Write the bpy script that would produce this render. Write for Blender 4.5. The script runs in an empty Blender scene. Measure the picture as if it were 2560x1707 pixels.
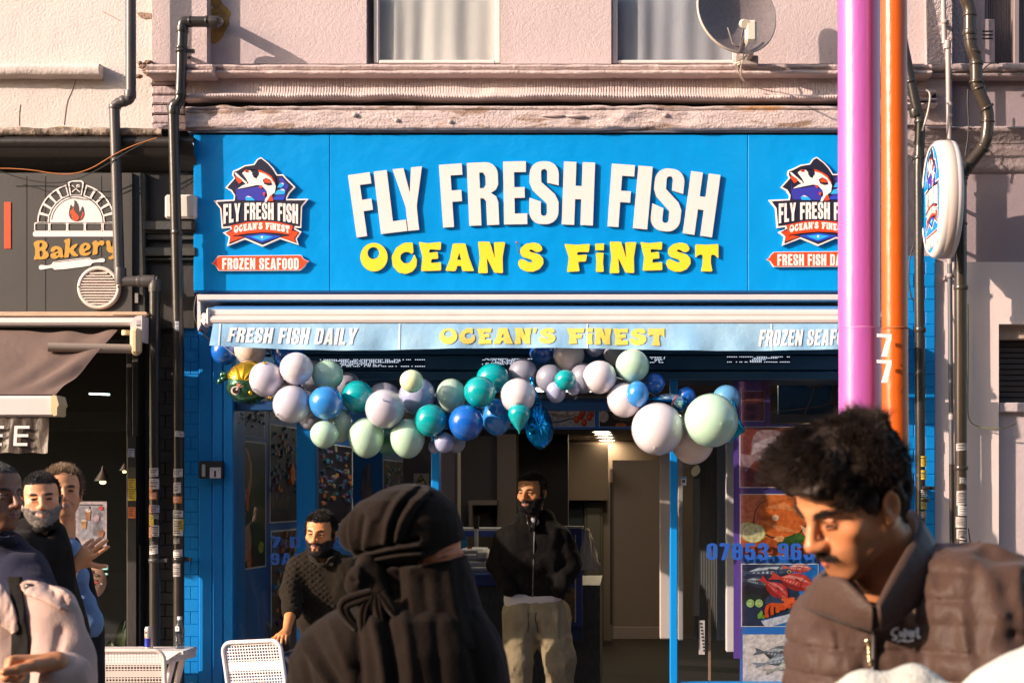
import bpy, bmesh, math, random
import numpy as np
from mathutils import Vector, Matrix, Euler
from mathutils.geometry import tessellate_polygon

random.seed(7); rng = np.random.default_rng(7)
SC = bpy.context.scene
COL = SC.collection
R = math.radians

# ------------------------------------------------------------------ camera
FPX, PPX, PPY, CAMZ = 3960.0, 1560.0, 1235.0, 1.6     # focal length and principal point in photograph pixels
cam_d = bpy.data.cameras.new('camera'); cam = bpy.data.objects.new('camera', cam_d); COL.objects.link(cam)
cam.location = (0, 0, CAMZ); cam.rotation_euler = (R(90), 0, 0)
cam_d.sensor_width = 36; cam_d.lens = FPX/2560*36
cam_d.shift_x = -(PPX-1280)/2560; cam_d.shift_y = (PPY-853.5)/2560
cam_d.clip_start = 0.1; cam_d.clip_end = 500
cam_d.dof.use_dof = True; cam_d.dof.focus_distance = 8.6; cam_d.dof.aperture_fstop = 8.0
SC.camera = cam

# ------------------------------------------------------------------ light
SUN_AZ, SUN_EL = R(62), R(20.5)                         # sun to the left behind the camera
sx, sy, sz = -math.sin(SUN_AZ)*math.cos(SUN_EL), -math.cos(SUN_AZ)*math.cos(SUN_EL), math.sin(SUN_EL)
wd = bpy.data.worlds.new('World'); SC.world = wd; wd.use_nodes = True
nt = wd.node_tree; bg = nt.nodes['Background']
sky = nt.nodes.new('ShaderNodeTexSky'); sky.sky_type = 'NISHITA'; sky.sun_disc = False
sky.sun_elevation = SUN_EL; sky.sun_rotation = math.atan2(sx, sy); sky.dust_density = 3.0; sky.air_density = 1.0; sky.ozone_density = 1.0
nt.links.new(sky.outputs[0], bg.inputs[0]); bg.inputs[1].default_value = 0.14
sun_d = bpy.data.lights.new('sun', 'SUN'); sun = bpy.data.objects.new('sun', sun_d); COL.objects.link(sun)
sun_d.energy = 4.5; sun_d.angle = R(0.5); sun_d.color = (1.0, 0.79, 0.66)
sun.rotation_euler = Vector((-sx, -sy, -sz)).to_track_quat('-Z', 'Y').to_euler()
sun.location = (sx*30, sy*30, sz*30)
SC.view_settings.view_transform = 'Standard'; SC.view_settings.look = 'None'
SC.view_settings.gamma = 1; SC.view_settings.use_curve_mapping = False
SC.view_settings.exposure = 0.88
SC.cycles.max_bounces = 8; SC.cycles.transparent_max_bounces = 16; SC.cycles.caustics_reflective = False; SC.cycles.caustics_refractive = False
SC.cycles.sample_clamp_indirect = 4; SC.cycles.use_denoising = True

# ------------------------------------------------------------------ helpers
def W(px, py, d):
    "photograph pixel at distance d from the camera plane -> point in the street"
    return Vector(((px-PPX)/FPX*d, d, CAMZ-(py-PPY)/FPX*d))
def X(px, d): return (px-PPX)/FPX*d
def Z(py, d): return CAMZ-(py-PPY)/FPX*d
def S(n, d): return n/FPX*d

def srgb(r, g, b):
    f = lambda c: (c/255/12.92) if c/255 <= .04045 else ((c/255+.055)/1.055)**2.4
    return (f(r), f(g), f(b))

MATS = {}
def mat(name, col, rough=.6, var=None, bump=None, metal=0, spec=.5, coat=0, emit=None, alpha=None, trans=0, sheen=0, wear=None, sss=0, attr=None, wave=None):
    """procedural material. var=(scale, second colour, contrast); bump=(scale, height, detail); wear=(scale, colour, threshold)"""
    if name in MATS: return MATS[name]
    m = bpy.data.materials.new(name); MATS[name] = m; m.use_nodes = True
    t = m.node_tree; N = t.nodes; L = t.links; b = N['Principled BSDF']
    b.inputs['Base Color'].default_value = (*col, 1); b.inputs['Roughness'].default_value = rough
    b.inputs['Metallic'].default_value = metal; b.inputs['Specular IOR Level'].default_value = spec
    b.inputs['Coat Weight'].default_value = coat; b.inputs['Coat Roughness'].default_value = .15
    b.inputs['Transmission Weight'].default_value = trans; b.inputs['Sheen Weight'].default_value = sheen
    b.inputs['Subsurface Weight'].default_value = sss
    if sss: b.inputs['Subsurface Radius'].default_value = (.012, .004, .002); b.inputs['Subsurface Scale'].default_value = .5
    if emit: b.inputs['Emission Color'].default_value = (*emit[0], 1); b.inputs['Emission Strength'].default_value = emit[1]
    if alpha is not None: b.inputs['Alpha'].default_value = alpha
    g = N.new('ShaderNodeNewGeometry'); pos = g.outputs['Position']
    def noise(scale, detail=5, sc3=None):
        n = N.new('ShaderNodeTexNoise'); n.inputs['Scale'].default_value = scale; n.inputs['Detail'].default_value = detail
        if sc3:
            mp = N.new('ShaderNodeMapping'); mp.inputs['Scale'].default_value = sc3; L.new(pos, mp.inputs[0]); L.new(mp.outputs[0], n.inputs['Vector'])
        else: L.new(pos, n.inputs['Vector'])
        return n.outputs['Fac']
    cur = None
    if attr:
        a = N.new('ShaderNodeAttribute'); a.attribute_name = attr; cur = a.outputs['Color']
    def mixin(cur, fac, c2):
        x = N.new('ShaderNodeMix'); x.data_type = 'RGBA'; L.new(fac, x.inputs[0])
        if cur is None: x.inputs[6].default_value = (*col, 1)
        else: L.new(cur, x.inputs[6])
        x.inputs[7].default_value = (*c2, 1); return x.outputs[2]
    def ramp(fac, a0, a1):
        r = N.new('ShaderNodeMapRange'); r.inputs[1].default_value = a0; r.inputs[2].default_value = a1; L.new(fac, r.inputs[0]); return r.outputs[0]
    if var:
        k = var[2] if len(var) > 2 else .25
        cur = mixin(cur, ramp(noise(var[0], 6, var[3] if len(var) > 3 else None), .5-k, .5+k), var[1])
    for wv in (wear if isinstance(wear, list) else [wear] if wear else []):
        cur = mixin(cur, ramp(noise(wv[0], 8, wv[3] if len(wv) > 3 else None), wv[2], wv[2]+.06), wv[1])
    if cur is not None: L.new(cur, b.inputs['Base Color'])
    hs = []
    if bump:
        for bp in (bump if isinstance(bump, list) else [bump]):
            hs.append((noise(bp[0], bp[2] if len(bp) > 2 else 4, bp[3] if len(bp) > 3 else None), bp[1]))
    if wave:
        for wv in (wave if isinstance(wave, list) else [wave]):
            w = N.new('ShaderNodeTexWave'); w.bands_direction = wv[2]; w.inputs['Scale'].default_value = wv[0]
            w.inputs['Distortion'].default_value = wv[3] if len(wv) > 3 else .6
            L.new(pos, w.inputs['Vector']); hs.append((w.outputs['Fac'], wv[1]))
    prev = None
    for h, d in hs:
        bn = N.new('ShaderNodeBump'); bn.inputs['Distance'].default_value = d; bn.inputs['Strength'].default_value = 1
        L.new(h, bn.inputs['Height'])
        if prev: L.new(prev, bn.inputs['Normal'])
        prev = bn.outputs[0]
    if prev: L.new(prev, b.inputs['Normal'])
    return m

def glass_mat(name, tint=(.9, .95, .95), refl=.08, ior=1.5):
    if name in MATS: return MATS[name]
    m = bpy.data.materials.new(name); MATS[name] = m; m.use_nodes = True
    t = m.node_tree; t.nodes.clear(); N = t.nodes; L = t.links
    o = N.new('ShaderNodeOutputMaterial'); mx = N.new('ShaderNodeMixShader'); tr = N.new('ShaderNodeBsdfTransparent'); gl = N.new('ShaderNodeBsdfGlossy')
    ge = N.new('ShaderNodeNewGeometry'); dt = N.new('ShaderNodeVectorMath'); dt.operation = 'DOT_PRODUCT'; L.new(ge.outputs['Normal'], dt.inputs[0]); L.new(ge.outputs['Incoming'], dt.inputs[1])
    def mth(op, a, b2):
        n = N.new('ShaderNodeMath'); n.operation = op
        for i, v in enumerate((a, b2)):
            if isinstance(v, (int, float)): n.inputs[i].default_value = v
            elif v is not None: L.new(v, n.inputs[i])
        return n.outputs[0]
    F = mth('MULTIPLY_ADD', mth('POWER', mth('SUBTRACT', 1., mth('ABSOLUTE', dt.outputs['Value'], None)), 5.), .96-refl); F.node.inputs[2].default_value = refl
    class ad: outputs = [F]
    tr.inputs[0].default_value = (*tint, 1); gl.inputs['Roughness'].default_value = .01
    L.new(ad.outputs[0], mx.inputs[0]); L.new(tr.outputs[0], mx.inputs[1]); L.new(gl.outputs[0], mx.inputs[2]); L.new(mx.outputs[0], o.inputs[0])
    return m

def tag(o, label=None, cat=None, group=None, kind=None):
    if label: o['label'] = label
    if cat: o['category'] = cat
    if group: o['group'] = group
    if kind: o['kind'] = kind
    return o

def thing(name, label, cat, loc=(0, 0, 0), group=None):
    o = bpy.data.objects.new(name, None); COL.objects.link(o); o.location = loc; o.empty_display_size = .1
    return tag(o, label, cat, group)

def adopt(o, parent):
    "parent o (built in street coordinates) to an un-rotated parent"
    o.parent = parent
    root = parent
    chain = []
    while root: chain.append(root); root = root.parent
    mw = Matrix.Identity(4)
    for c in reversed(chain):
        mw = mw @ (c.matrix_parent_inverse if c.parent else Matrix.Identity(4)) @ c.matrix_basis
    o.matrix_parent_inverse = mw.inverted()
    return o

def link_mesh(name, me, mats, parent=None, smooth=False):
    o = bpy.data.objects.new(name, me); COL.objects.link(o)
    for m in (mats if isinstance(mats, (list, tuple)) else [mats]): me.materials.append(m)
    if smooth:
        for p in me.polygons: p.use_smooth = True
    if parent is not None: adopt(o, parent)
    return o

class MB:
    "collects shapes into one mesh"
    def __init__(s): s.v = []; s.f = []; s.mi = []; s.sm = []
    def add(s, vs, fs, mi=0, sm=False):
        b = len(s.v); s.v += [tuple(v) for v in vs]
        for f in fs: s.f.append([b+i for i in f]); s.mi.append(mi); s.sm.append(sm)
        return s
    def box(s, x0, x1, y0, y1, z0, z1, mi=0, bev=0, M=None):
        if x0 > x1: x0, x1 = x1, x0
        if y0 > y1: y0, y1 = y1, y0
        if z0 > z1: z0, z1 = z1, z0
        if bev > 0:
            b = min(bev, (x1-x0)*.45, (y1-y0)*.45, (z1-z0)*.45)
            vs = []; idx = {}
            for ix in (0, 1):
                for iy in (0, 1):
                    for iz in (0, 1):
                        cx, cy, cz = (x0, x1)[ix], (y0, y1)[iy], (z0, z1)[iz]
                        sxn, syn, szn = 1-2*ix, 1-2*iy, 1-2*iz
                        for a in range(3):
                            p = [cx+sxn*b, cy+syn*b, cz+szn*b]; p[a] = (cx, cy, cz)[a]
                            idx[(ix, iy, iz, a)] = len(vs); vs.append(p)
            fs = []
            for a in range(3):
                u, w = [(1, 2), (2, 0), (0, 1)][a]
                for k in (0, 1):
                    q = []
                    for (i, j) in ((0, 0), (1, 0), (1, 1), (0, 1)):
                        c = [0, 0, 0]; c[a] = k; c[u] = i; c[w] = j; q.append(idx[(*c, a)])
                    fs.append(q if k else q[::-1])
            for a in range(3):
                u, w = [(1, 2), (2, 0), (0, 1)][a]
                for i in (0, 1):
                    for j in (0, 1):
                        c0 = [0, 0, 0]; c1 = [0, 0, 0]; c0[u] = c1[u] = i; c0[w] = c1[w] = j; c1[a] = 1
                        q = [idx[(*c0, u)], idx[(*c0, w)], idx[(*c1, w)], idx[(*c1, u)]]
                        fs.append(q if (i == j) else q[::-1])
            for ix in (0, 1):
                for iy in (0, 1):
                    for iz in (0, 1):
                        q = [idx[(ix, iy, iz, a)] for a in range(3)]
                        fs.append(q if (ix+iy+iz) % 2 else q[::-1])
        else:
            vs = [(x0, y0, z0), (x1, y0, z0), (x1, y1, z0), (x0, y1, z0), (x0, y0, z1), (x1, y0, z1), (x1, y1, z1), (x0, y1, z1)]
            fs = [(0, 3, 2, 1), (4, 5, 6, 7), (0, 1, 5, 4), (1, 2, 6, 5), (2, 3, 7, 6), (3, 0, 4, 7)]
        if M is not None: vs = [M @ Vector(v) for v in vs]
        return s.add(vs, fs, mi)
    def pbox(s, px0, py0, px1, py1, d0, d1, mi=0, bev=0):
        "box whose front face at distance d0 spans those photograph pixels"
        return s.box(X(px0, d0), X(px1, d0), d0, d1, Z(py1, d0), Z(py0, d0), mi, bev)
    def tube(s, pts, rad, n=12, mi=0, caps=True):
        pts = [Vector(p) for p in pts]; m = len(pts)
        rad = rad if isinstance(rad, (list, tuple)) else [rad]*m
        rings = []; t0 = (pts[1]-pts[0]).normalized()
        u = t0.orthogonal().normalized()
        vs = []
        for i, p in enumerate(pts):
            t = ((pts[min(i+1, m-1)]-p).normalized() + (p-pts[max(i-1, 0)]).normalized())
            t = t.normalized() if t.length > 1e-9 else t0
            u = (u - t*u.dot(t)); u = u.normalized() if u.length > 1e-6 else t.orthogonal().normalized()
            w = t.cross(u)
            for k in range(n):
                a = 2*math.pi*k/n; vs.append(p+(u*math.cos(a)+w*math.sin(a))*rad[i])
        fs = []
        for i in range(m-1):
            for k in range(n):
                fs.append((i*n+k, i*n+(k+1) % n, (i+1)*n+(k+1) % n, (i+1)*n+k))
        s.add(vs, fs, mi, True)
        if caps: s.add(vs[:n], [tuple(range(n))[::-1]], mi); s.add(vs[-n:], [tuple(range(n))], mi)
        return s
    def lathe(s, prof, c=(0, 0, 0), n=24, mi=0, M=None, sm=True):
        "profile [(radius, z)] turned about z at c"
        vs = []; m = len(prof)
        for r, z in prof:
            for k in range(n):
                a = 2*math.pi*k/n; v = Vector((r*math.cos(a), r*math.sin(a), z))
                v = (M @ v) if M is not None else v
                vs.append(v+Vector(c))
        fs = [(i*n+k, i*n+(k+1) % n, (i+1)*n+(k+1) % n, (i+1)*n+k) for i in range(m-1) for k in range(n)]
        return s.add(vs, fs, mi, sm)
    def ellipsoid(s, c, r, M=None, nu=24, nv=14, mi=0):
        prof = [(math.sin(math.pi*i/nv), -math.cos(math.pi*i/nv)) for i in range(nv+1)]
        vs = []
        for rr, z in prof:
            for k in range(nu):
                a = 2*math.pi*k/nu; v = Vector((rr*math.cos(a)*r[0], rr*math.sin(a)*r[1], z*r[2]))
                vs.append(((M @ v) if M is not None else v)+Vector(c))
        fs = [(i*nu+k, i*nu+(k+1) % nu, (i+1)*nu+(k+1) % nu, (i+1)*nu+k) for i in range(nv) for k in range(nu)]
        return s.add(vs, fs, mi, True)
    def island(s, loops, y0, y1, mi=0, mside=None, M=None, back=False):
        "extrude a flat outline (loops[0] outer, others holes; (x,z) points) from y0 (front) to y1"
        loops = [dedupe(l) for l in loops]
        pts = [p for l in loops for p in l]; n = len(pts)
        tris = tessellate_polygon([[Vector((p[0], p[1], 0)) for p in l] for l in loops])
        vs = [(p[0], y0, p[1]) for p in pts]+[(p[0], y1, p[1]) for p in pts]
        if M is not None: vs = [M @ Vector(v) for v in vs]
        fr = []; bk = []
        for t in tris:
            a, b, c = (pts[i] for i in t)
            cr = (b[0]-a[0])*(c[1]-a[1])-(b[1]-a[1])*(c[0]-a[0])
            if abs(cr) < 1e-14: continue
            f = tuple(t) if cr > 0 else tuple(t)[::-1]
            fr.append(f); bk.append(tuple(i+n for i in f[::-1]))
        s.add(vs, fr+(bk if back else []), mi)
        if y0 != y1:
            sd = []; o = 0
            for l in loops:
                k = len(l); ar = sum(l[i][0]*l[(i+1) % k][1]-l[(i+1) % k][0]*l[i][1] for i in range(k))
                outer = (o == 0)
                for i in range(k):
                    a, b = o+i, o+(i+1) % k
                    q = (a, a+n, b+n, b)
                    sd.append(q if ((ar > 0) == outer) else q[::-1])
                o += k
            b0 = len(s.v)-len(vs)
            for q in sd: s.f.append([b0+i for i in q]); s.mi.append(mi if mside is None else mside); s.sm.append(False)
        return s
    def grid(s, P, mi=0, sm=True, closed_u=False):
        "P[i][j] points"
        n, m = len(P), len(P[0]); vs = [p for r in P for p in r]
        fs = [(i*m+j, ((i+1) % n)*m+j, ((i+1) % n)*m+(j+1), i*m+j+1) for i in range(n if closed_u else n-1) for j in range(m-1)]
        return s.add(vs, fs, mi, sm)
    def build(s, name, mats, parent=None):
        me = bpy.data.meshes.new(name); me.from_pydata(s.v, [], s.f)
        o = link_mesh(name, me, mats, parent)
        me.polygons.foreach_set('material_index', s.mi); me.polygons.foreach_set('use_smooth', s.sm); me.update()
        return o

def dedupe(l):
    o = []
    for p in l:
        if not o or (abs(p[0]-o[-1][0])+abs(p[1]-o[-1][1])) > 1e-7: o.append((p[0], p[1]))
    if len(o) > 1 and abs(o[0][0]-o[-1][0])+abs(o[0][1]-o[-1][1]) < 1e-7: o.pop()
    return o

def arc(cx, cy, rx, ry, a0, a1, n=12):
    return [(cx+rx*math.cos(R(a0+(a1-a0)*i/n)), cy+ry*math.sin(R(a0+(a1-a0)*i/n))) for i in range(n+1)]
def rrect(x0, y0, x1, y1, r, n=5):
    r = min(r, (x1-x0)/2, (y1-y0)/2)
    return arc(x1-r, y0+r, r, r, -90, 0, n)+arc(x1-r, y1-r, r, r, 0, 90, n)+arc(x0+r, y1-r, r, r, 90, 180, n)+arc(x0+r, y0+r, r, r, 180, 270, n)
def smooth_path(pts, it=2, closed=False):
    for _ in range(it):
        o = [] if closed else [pts[0]]
        n = len(pts)
        for i in range(n if closed else n-1):
            a, b = pts[i], pts[(i+1) % n]
            o += [tuple(a[k]*.75+b[k]*.25 for k in range(len(a))), tuple(a[k]*.25+b[k]*.75 for k in range(len(a)))]
        if not closed: o.append(pts[-1])
        pts = o
    return pts
def stroke(pts, w):
    "outline of a thick open line; w number or list"
    n = len(pts); ws = w if isinstance(w, (list, tuple)) else [w]*n; Lf = []; Rt = []
    for i in range(n):
        a = pts[max(i-1, 0)]; b = pts[min(i+1, n-1)]
        tx, ty = b[0]-a[0], b[1]-a[1]; l = math.hypot(tx, ty) or 1; nx, ny = -ty/l, tx/l
        Lf.append((pts[i][0]+nx*ws[i]/2, pts[i][1]+ny*ws[i]/2)); Rt.append((pts[i][0]-nx*ws[i]/2, pts[i][1]-ny*ws[i]/2))
    return Rt+Lf[::-1]
def copy_tree(o, parent=None):
    c = o.copy(); COL.objects.link(c)
    if parent is not None: c.parent = parent
    for ch in list(o.children): copy_tree(ch, c)
    return c
def value_noise(p, seed=0):
    "p (...,3) -> smooth noise 0..1"
    p = np.asarray(p, float); i = np.floor(p).astype(np.int64); f = p-i; f = f*f*(3-2*f)
    def h(x, y, z):
        n = (x*374761393+y*668265263+z*2147483647+seed*974634777) & 0xffffffff
        n = ((n ^ (n >> 13))*1274126177) & 0xffffffff
        return ((n ^ (n >> 16)) & 0xffff)/65535.
    r = 0
    for a in (0, 1):
        for b in (0, 1):
            for c in (0, 1):
                w = (f[..., 0] if a else 1-f[..., 0])*(f[..., 1] if b else 1-f[..., 1])*(f[..., 2] if c else 1-f[..., 2])
                r = r+w*h(i[..., 0]+a, i[..., 1]+b, i[..., 2]+c)
    return r
def fbm(p, o=4, seed=0):
    r = 0; a = .5; p = np.asarray(p, float)
    for k in range(o): r = r+a*value_noise(p, seed+k*17); p = p*2.03; a *= .5
    return r/(1-.5**o)
def moulding(mb, prof, x0, x1, step=.03, amp=0., seed=1, mi=0, amp_fn=None):
    "sweep a (depth, height) profile along x, roughened by noise"
    n = max(2, int(abs(x1-x0)/step)); P = []
    for i in range(n+1):
        x = x0+(x1-x0)*i/n; row = []
        for (y, z) in prof:
            a = amp if amp_fn is None else amp_fn(x, y, z)
            dy = (fbm(np.array([x*9, y*30, z*30]), 3, seed)-.5)*2*a; dz = (fbm(np.array([x*7, y*30+9, z*30]), 3, seed+5)-.5)*2*a*.6
            row.append((x, y+float(dy), z+float(dz)))
        P.append(row)
    mb.grid(P, mi, True)
    return mb

# ------------------------------------------------------------------ lettering
def impact(ch):
    "condensed heavy capitals: width and islands in a unit-height cell"
    s, w = .2, .47
    P = lambda *l: [list(l)]
    if ch == 'F': return .42, [P((0, 0), (s, 0), (s, .4), (.38, .4), (.38, .58), (s, .58), (s, .82), (.42, .82), (.42, 1), (0, 1))]
    if ch == 'E': return .43, [P((0, 0), (.43, 0), (.43, .17), (s, .17), (s, .42), (.39, .42), (.39, .59), (s, .59), (s, .83), (.42, .83), (.42, 1), (0, 1))]
    if ch == 'L': return .4, [P((0, 0), (.4, 0), (.4, .18), (s, .18), (s, 1), (0, 1))]
    if ch == 'I': return .2, [P((0, 0), (.2, 0), (.2, 1), (0, 1))]
    if ch == 'T': return .46, [P((.13, 0), (.33, 0), (.33, .82), (.46, .82), (.46, 1), (0, 1), (0, .82), (.13, .82))]
    if ch == 'H': return .5, [P((0, 0), (s, 0), (s, .41), (.3, .41), (.3, 0), (.5, 0), (.5, 1), (.3, 1), (.3, .62), (s, .62), (s, 1), (0, 1))]
    if ch == 'N': return .5, [P((0, 0), (.17, 0), (.17, .5), (.31, 0), (.5, 0), (.5, 1), (.33, 1), (.33, .52), (.19, 1), (0, 1))]
    if ch == 'M': return .66, [P((0, 0), (.17, 0), (.17, .62), (.28, 0), (.38, 0), (.49, .62), (.49, 0), (.66, 0), (.66, 1), (.42, 1), (.33, .5), (.24, 1), (0, 1))]
    if ch == 'Y': return .54, [P((.17, 0), (.37, 0), (.37, .38), (.54, 1), (.34, 1), (.27, .6), (.2, 1), (0, 1), (.17, .38))]
    if ch == 'A': return .54, [[[(0, 0), (.19, 0), (.21, .17), (.33, .17), (.35, 0), (.54, 0), (.39, 1), (.15, 1)], [(.225, .33), (.27, .74), (.315, .33)]]]
    if ch == 'A': return .54, []
    if ch == 'Z': return .43, [P((0, 0), (.43, 0), (.43, .17), (.21, .17), (.42, .8), (.42, 1), (.02, 1), (.02, .83), (.2, .83), (0, .22))]
    if ch in 'O0': return w, [[rrect(0, 0, w, 1, .22), rrect(.19, .16, .28, .84, .045)]]
    if ch == 'D': return w, [[[(0, 0)]+arc(.27, .22, .2, .22, -90, 0)+arc(.27, .78, .2, .22, 0, 90)+[(0, 1)], [(.19, .16)]+arc(.22, .24, .07, .08, -90, 0, 4)+arc(.22, .76, .07, .08, 0, 90, 4)+[(.19, .84)]]]
    if ch == 'R': return .49, [[[(0, 0), (.19, 0), (.19, .43)]+[(.24, .43), (.28, .38), (.28, 0), (.47, 0), (.47, .36), (.44, .45), (.36, .51), (.44, .56)]+[(.48, .64)]+arc(.29, .81, .19, .19, 0, 90, 6)+[(0, 1)], [(.19, .59), (.25, .59), (.285, .64), (.285, .78), (.25, .84), (.19, .84)]]]
    if ch == 'S': return w, [[arc_s(w)]]
    if ch == '7': return .44, [P((.06, 0), (.26, 0), (.44, .78), (.44, 1), (0, 1), (0, .8), (.23, .8))]
    if ch == '8': return w, [[rrect(0, 0, w, 1, .2), rrect(.19, .14, .28, .41, .045), rrect(.19, .6, .28, .86, .045)]]
    if ch == '6': return w, [[arc(.2, .2, .2, .2, 180, 270, 5)+arc(.27, .2, .2, .2, 270, 360, 5)+[(.47, .45)]+arc(.33, .48, .14, .13, 0, 90, 5)+[(.19, .6), (.19, .82), (.23, .85), (.28, .82), (.28, .7), (.47, .7)]+arc(.25, .8, .22, .2, 0, 90, 5)+arc(.2, .8, .2, .2, 90, 180, 5), rrect(.19, .14, .28, .46, .045)]]
    if ch == '9':
        _, isl = impact('6'); return w, [[[(w-x, 1-y) for x, y in l] for l in i] for i in isl]
    if ch == '5': return w, [P((.02, 1), (.44, 1), (.44, .83), (.19, .83), (.19, .63), (.3, .65), (.42, .6), (.47, .45), (.47, .2), (.4, .04), (.28, 0), (.14, 0), (.04, .06), (0, .2), (0, .32), (.19, .32), (.19, .2), (.235, .14), (.28, .2), (.28, .42), (.235, .49), (.19, .46), (.02, .46))]
    if ch == '3': return w, [P((0, .7), (0, .8), (.04, .94), (.16, 1), (.32, 1), (.44, .93), (.47, .8), (.47, .66), (.42, .56), (.36, .52), (.43, .47), (.47, .37), (.47, .2), (.42, .05), (.3, 0), (.16, 0), (.04, .06), (0, .2), (0, .33), (.19, .33), (.19, .19), (.235, .14), (.28, .19), (.28, .38), (.24, .44), (.14, .44), (.14, .59), (.24, .59), (.28, .64), (.28, .82), (.235, .86), (.19, .82), (.19, .7))]
    if ch == "'": return .16, [P((.05, .7), (.11, .7), (.16, 1), (0, 1))]
    if ch == '-': return .3, [P((.02, .38), (.28, .38), (.28, .55), (.02, .55))]
    return .22, []
def arc_s(w):
    o = arc(w-.2, .8, .2, .2, 0, 90, 6)+arc(.2, .8, .2, .2, 90, 180, 6)          # over the top
    o = [(w, .62)]+o+[(0, .66), (.05, .54), (.28, .33), (.285, .19)]+arc(.235, .18, .05, .05, 0, -180, 5)+[(.185, .36), (0, .42), (0, .2)]
    o += arc(.2, .2, .2, .2, 180, 270, 6)+arc(w-.2, .2, .2, .2, 270, 360, 6)+[(w, .36), (w-.06, .48), (.19, .67), (.185, .82)]+arc(.235, .83, .05, .05, 180, 0, 5)+[(.285, .66)]
    return o
FUNK = {  # (traced cell, islands) photograph-zoom coordinates, y down
 'O': (137, 325, 122, 326, [[('e', 232, 225, 93, 100), ('e', 228, 197, 40, 42)]]),
 'C': (350, 528, 124, 342, [[[(497, 125), (440, 127), (385, 160), (352, 225), (362, 290), (400, 332), (450, 342), (495, 325), (522, 290), (526, 245), (508, 205), (492, 245), (470, 268), (435, 268), (412, 240), (415, 208), (440, 190), (470, 190), (490, 205), (503, 193)]]]),
 'E': (540, 692, 120, 323, [[[(540, 122), (600, 132), (692, 122), (688, 178), (612, 172), (610, 197), (668, 190), (672, 237), (625, 240), (622, 267), (690, 262), (692, 318), (555, 322), (565, 230)]]]),
 'A': (720, 915, 130, 323, [[[(772, 132), (857, 132), (880, 225), (915, 322), (835, 322), (828, 287), (803, 284), (790, 322), (720, 320), (752, 240)], [(815, 195), (828, 245), (800, 245)]]]),
 'N': (945, 1130, 120, 336, [[[(945, 120), (1025, 122), (1060, 235), (1052, 125), (1130, 124), (1112, 230), (1115, 335), (1055, 332), (1005, 230), (1012, 335), (945, 336), (957, 230)]]]),
 'S': (1218, 1393, 124, 328, [[[(1383, 160), (1365, 135), (1325, 125), (1270, 135), (1235, 165), (1232, 200), (1250, 225), (1300, 240), (1318, 250), (1315, 262), (1295, 262), (1262, 245), (1240, 238), (1222, 250), (1218, 275), (1235, 305), (1275, 325), (1320, 326), (1365, 308), (1392, 270), (1390, 235), (1365, 208), (1320, 195), (1296, 186), (1296, 176), (1312, 172), (1335, 188), (1360, 192), (1383, 178)]]]),
 'F': (1535, 1710, 133, 328, [[[(1535, 135), (1620, 142), (1710, 135), (1702, 192), (1625, 190), (1620, 213), (1690, 208), (1682, 255), (1628, 258), (1640, 322), (1553, 328), (1565, 230)]]]),
 'i': (1740, 1810, 131, 329, [[[(1743, 135), (1808, 133), (1805, 180), (1745, 180)]], [[(1747, 198), (1805, 196), (1800, 262), (1806, 328), (1747, 328), (1752, 262)]]]),
 'T': (104, 262, 135, 326, [[[(105, 137), (182, 141), (262, 135), (262, 235), (232, 207), (212, 212), (210, 265), (222, 325), (143, 325), (155, 265), (155, 210), (135, 207), (104, 230)]]]),
 "'": (0, 40, 0, 200, [[[(5, 0), (40, 5), (22, 70), (5, 65)]]]),
}
def funky(ch):
    if ch not in FUNK: return .4, []
    x0, x1, y0, y1, isl = FUNK[ch]; h = y1-y0; w = (x1-x0)/h
    out = []
    for i in isl:
        ls = []
        for l in i:
            if isinstance(l, tuple): l = arc(l[1], l[2], l[3], l[4], 0, 345, 23)
            elif len(l) > 4: l = round_corners(l, 6)
            ls.append([((x-x0)/h, (y1-y)/h) for x, y in l])
        out.append(ls)
    return w, out
def round_corners(l, r):
    o = []; n = len(l)
    for i in range(n):
        a, b, c = l[i-1], l[i], l[(i+1) % n]
        for q in (a, c):
            d = math.hypot(q[0]-b[0], q[1]-b[1]) or 1; k = min(r/d, .3); o.append((b[0]+(q[0]-b[0])*k, b[1]+(q[1]-b[1])*k))
    return o
def ring_sans(ch):
    "wide bold grotesque for the window vinyl: the condensed cut spread out"
    w, isl = impact(ch); return w*1.5, [[[(x*1.5, y) for x, y in l] for l in i] for i in isl]
def set_text(mb, text, x0, x1, z0, z1, y, depth=.0, font=impact, gap=.06, mi=0, warp=None, M=None, mside=None, shear=0):
    "fit a line of lettering into x0..x1, z0..z1 on the plane y"
    adv = []; t = 0
    for ch in text:
        w, isl = font(ch); adv.append((t, isl)); t += w+gap
    t -= gap; k = 0
    for o, isl in adv:
        for i in isl:
            ls = []
            for l in i:
                if warp: l = [q for a, b in zip(l, l[1:]+l[:1]) for q in (a, ((a[0]+b[0])/2, (a[1]+b[1])/2))]
                q = [((o+x)/t, zz) for x, zz in l]
                if warp: q = [warp(u, v) for u, v in q]
                ls.append([(x0+(x1-x0)*u+shear*(v-.5)*(z1-z0), z0+(z1-z0)*v) for u, v in q])
            k += 1
            mb.island(ls, y-depth-(k % 2)*.0003, y, mi, mside, M)
    return mb
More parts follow.
